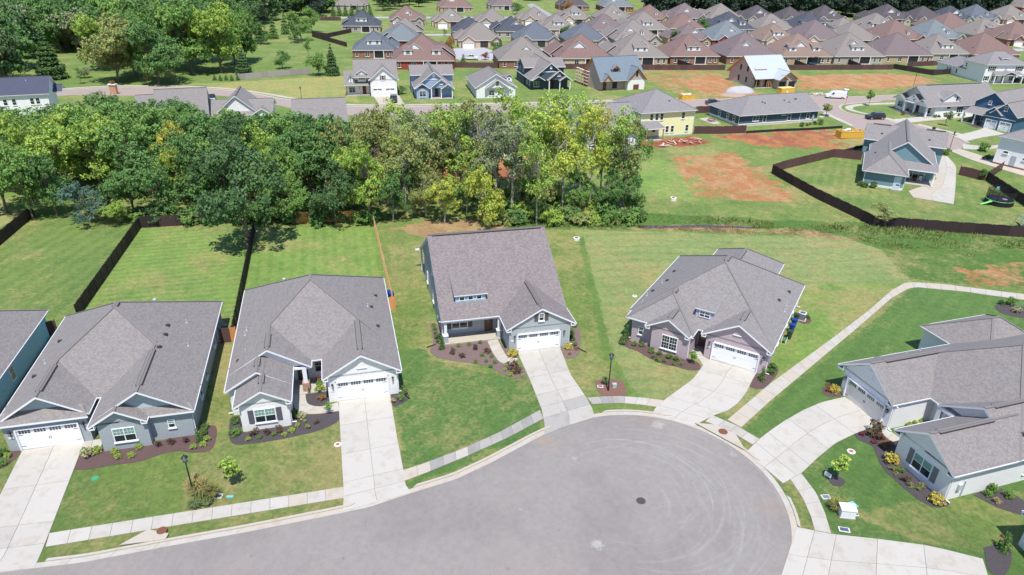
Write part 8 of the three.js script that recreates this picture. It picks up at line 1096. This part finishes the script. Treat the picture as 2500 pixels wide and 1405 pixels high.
function patioChair(p, turn, label) { const t = thing('patio_chair', label, 'chair', p, turn, 'patio chairs of the teal house'), m = M(226, 226, 222); part('seat', bx(0.55, 0.06, 0.55, 0, 0.36, 0), m, t); const b = part('backrest', bx(0.55, 0.75, 0.05, 0, 0.7, -0.3), m, t); b.rotation.x = -0.25; for (const s of [-1, 1]) { part('armrest', bx(0.1, 0.04, 0.65, s * 0.31, 0.58, 0), m, t); part('leg', bx(0.06, 0.58, 0.06, s * 0.31, 0.29, 0.26), m, t); part('leg', bx(0.06, 0.4, 0.06, s * 0.28, 0.2, -0.24), m, t); } }
{ const y = (x, yy) => G(...q7(x, yy)).setY(0.14); patioChair(y(670, 855), 0.6, 'white patio chair left of the fire table on the teal patio'); patioChair(y(745, 870), -0.7, 'white patio chair right of the fire table on the teal patio'); const t = thing('patio_table', 'low round dark table between the white patio chairs', 'table', y(708, 862)); part('tabletop', cyl(0.5, 0.5, 0.06, 16, 0, 0.45, 0), M(120, 84, 70), t); part('pedestal', cyl(0.2, 0.3, 0.45, 12), M(120, 84, 70), t); }
{ const t = thing('brick_pier', 'brick pier with a white cap and orange flowers by the street', 'pier', G(279, 230)); part('shaft', boxUV(-0.9, 0.9, -0.5, 0.5, 0, 2.6), brickRaw(200, 150, 120), t); part('cap', bx(2.2, 0.25, 1.4, 0, 2.72, 0), WHITE, t); part('flowers', TV.mound.crown, LC.orange, t).position.set(0, 2.85, 0); }
// utility poles with wires along the far wood
{ const P = [[1678, 27], [1957, 27], [2156, 33], [2221, 34], [2285, 31], [2449, 28]].map(([a, b]) => G(a, b)); P.forEach((p, i) => { const t = thing('utility_pole', 'grey utility pole with a crossarm before the dark wood', 'utility pole', p, -0.15, 'utility poles before the dark wood'); part('pole', cyl(0.12, 0.18, 12, 8), M(170, 164, 158), t); part('crossarm', bx(2.4, 0.15, 0.12, 0, 11.2, 0), M(150, 140, 132), t); for (const x of [-1, 0, 1]) part('insulator', cyl(0.05, 0.07, 0.25, 6, x, 11.27, 0), OFFW, t); });
  P.slice().sort((a, b) => a.x - b.x).forEach((p, i, l) => { if (!i) return; const q = l[i - 1]; for (const k of [-1, 1]) { const c = new THREE.CatmullRomCurve3([0, 0.25, 0.5, 0.75, 1].map((t) => q.clone().lerp(p, t).setY(11.5 - 4 * 0.8 * t * (1 - t)).add(new THREE.Vector3(0, 0, k)))), m = new THREE.Mesh(new THREE.TubeGeometry(c, 12, 0.035, 4), M(90, 92, 100)); m.name = numbered('power_line'); scene.add(m); tag(m, 'thin power line strung between the utility poles', 'power line', 'power lines before the dark wood'); } }); }
// ditch water
{ const a = curve([[1555, 551], [1640, 551], [1720, 550], [1790, 552], [1860, 556]], 24), b = curve([[1560, 558], [1640, 557], [1720, 556], [1790, 557], [1850, 559]], 24); structure('ditch_water', new THREE.Mesh(solid([...a, ...b.reverse()], -0.02, 0.012), new THREE.MeshPhysicalMaterial({ color: al(92, 66, 72), roughness: 0.08, clearcoat: 0.4 }))); }
tree('cone', 'holly', G(2447, 1345), 2.0, 0.6, 'dark cone shrub beside the small red yard flag', 'shrub', null, 'upright_shrub'); { const f = thing('yard_flag', 'small red flag on a thin stick beside the dark cone shrub', 'flag', G(2432, 1330), -0.5); part('stick', cyl(0.012, 0.012, 1.1, 5), M(150, 130, 110), f); part('flag', bx(0.2, 0.3, 0.02, 0.1, 1.0, 0), M(140, 60, 56), f); }
bedOf(px, [[2402, 1338], [2455, 1328], [2470, 1350], [2452, 1405], [2420, 1400]], MU.black);
renderer.render(scene, camera);
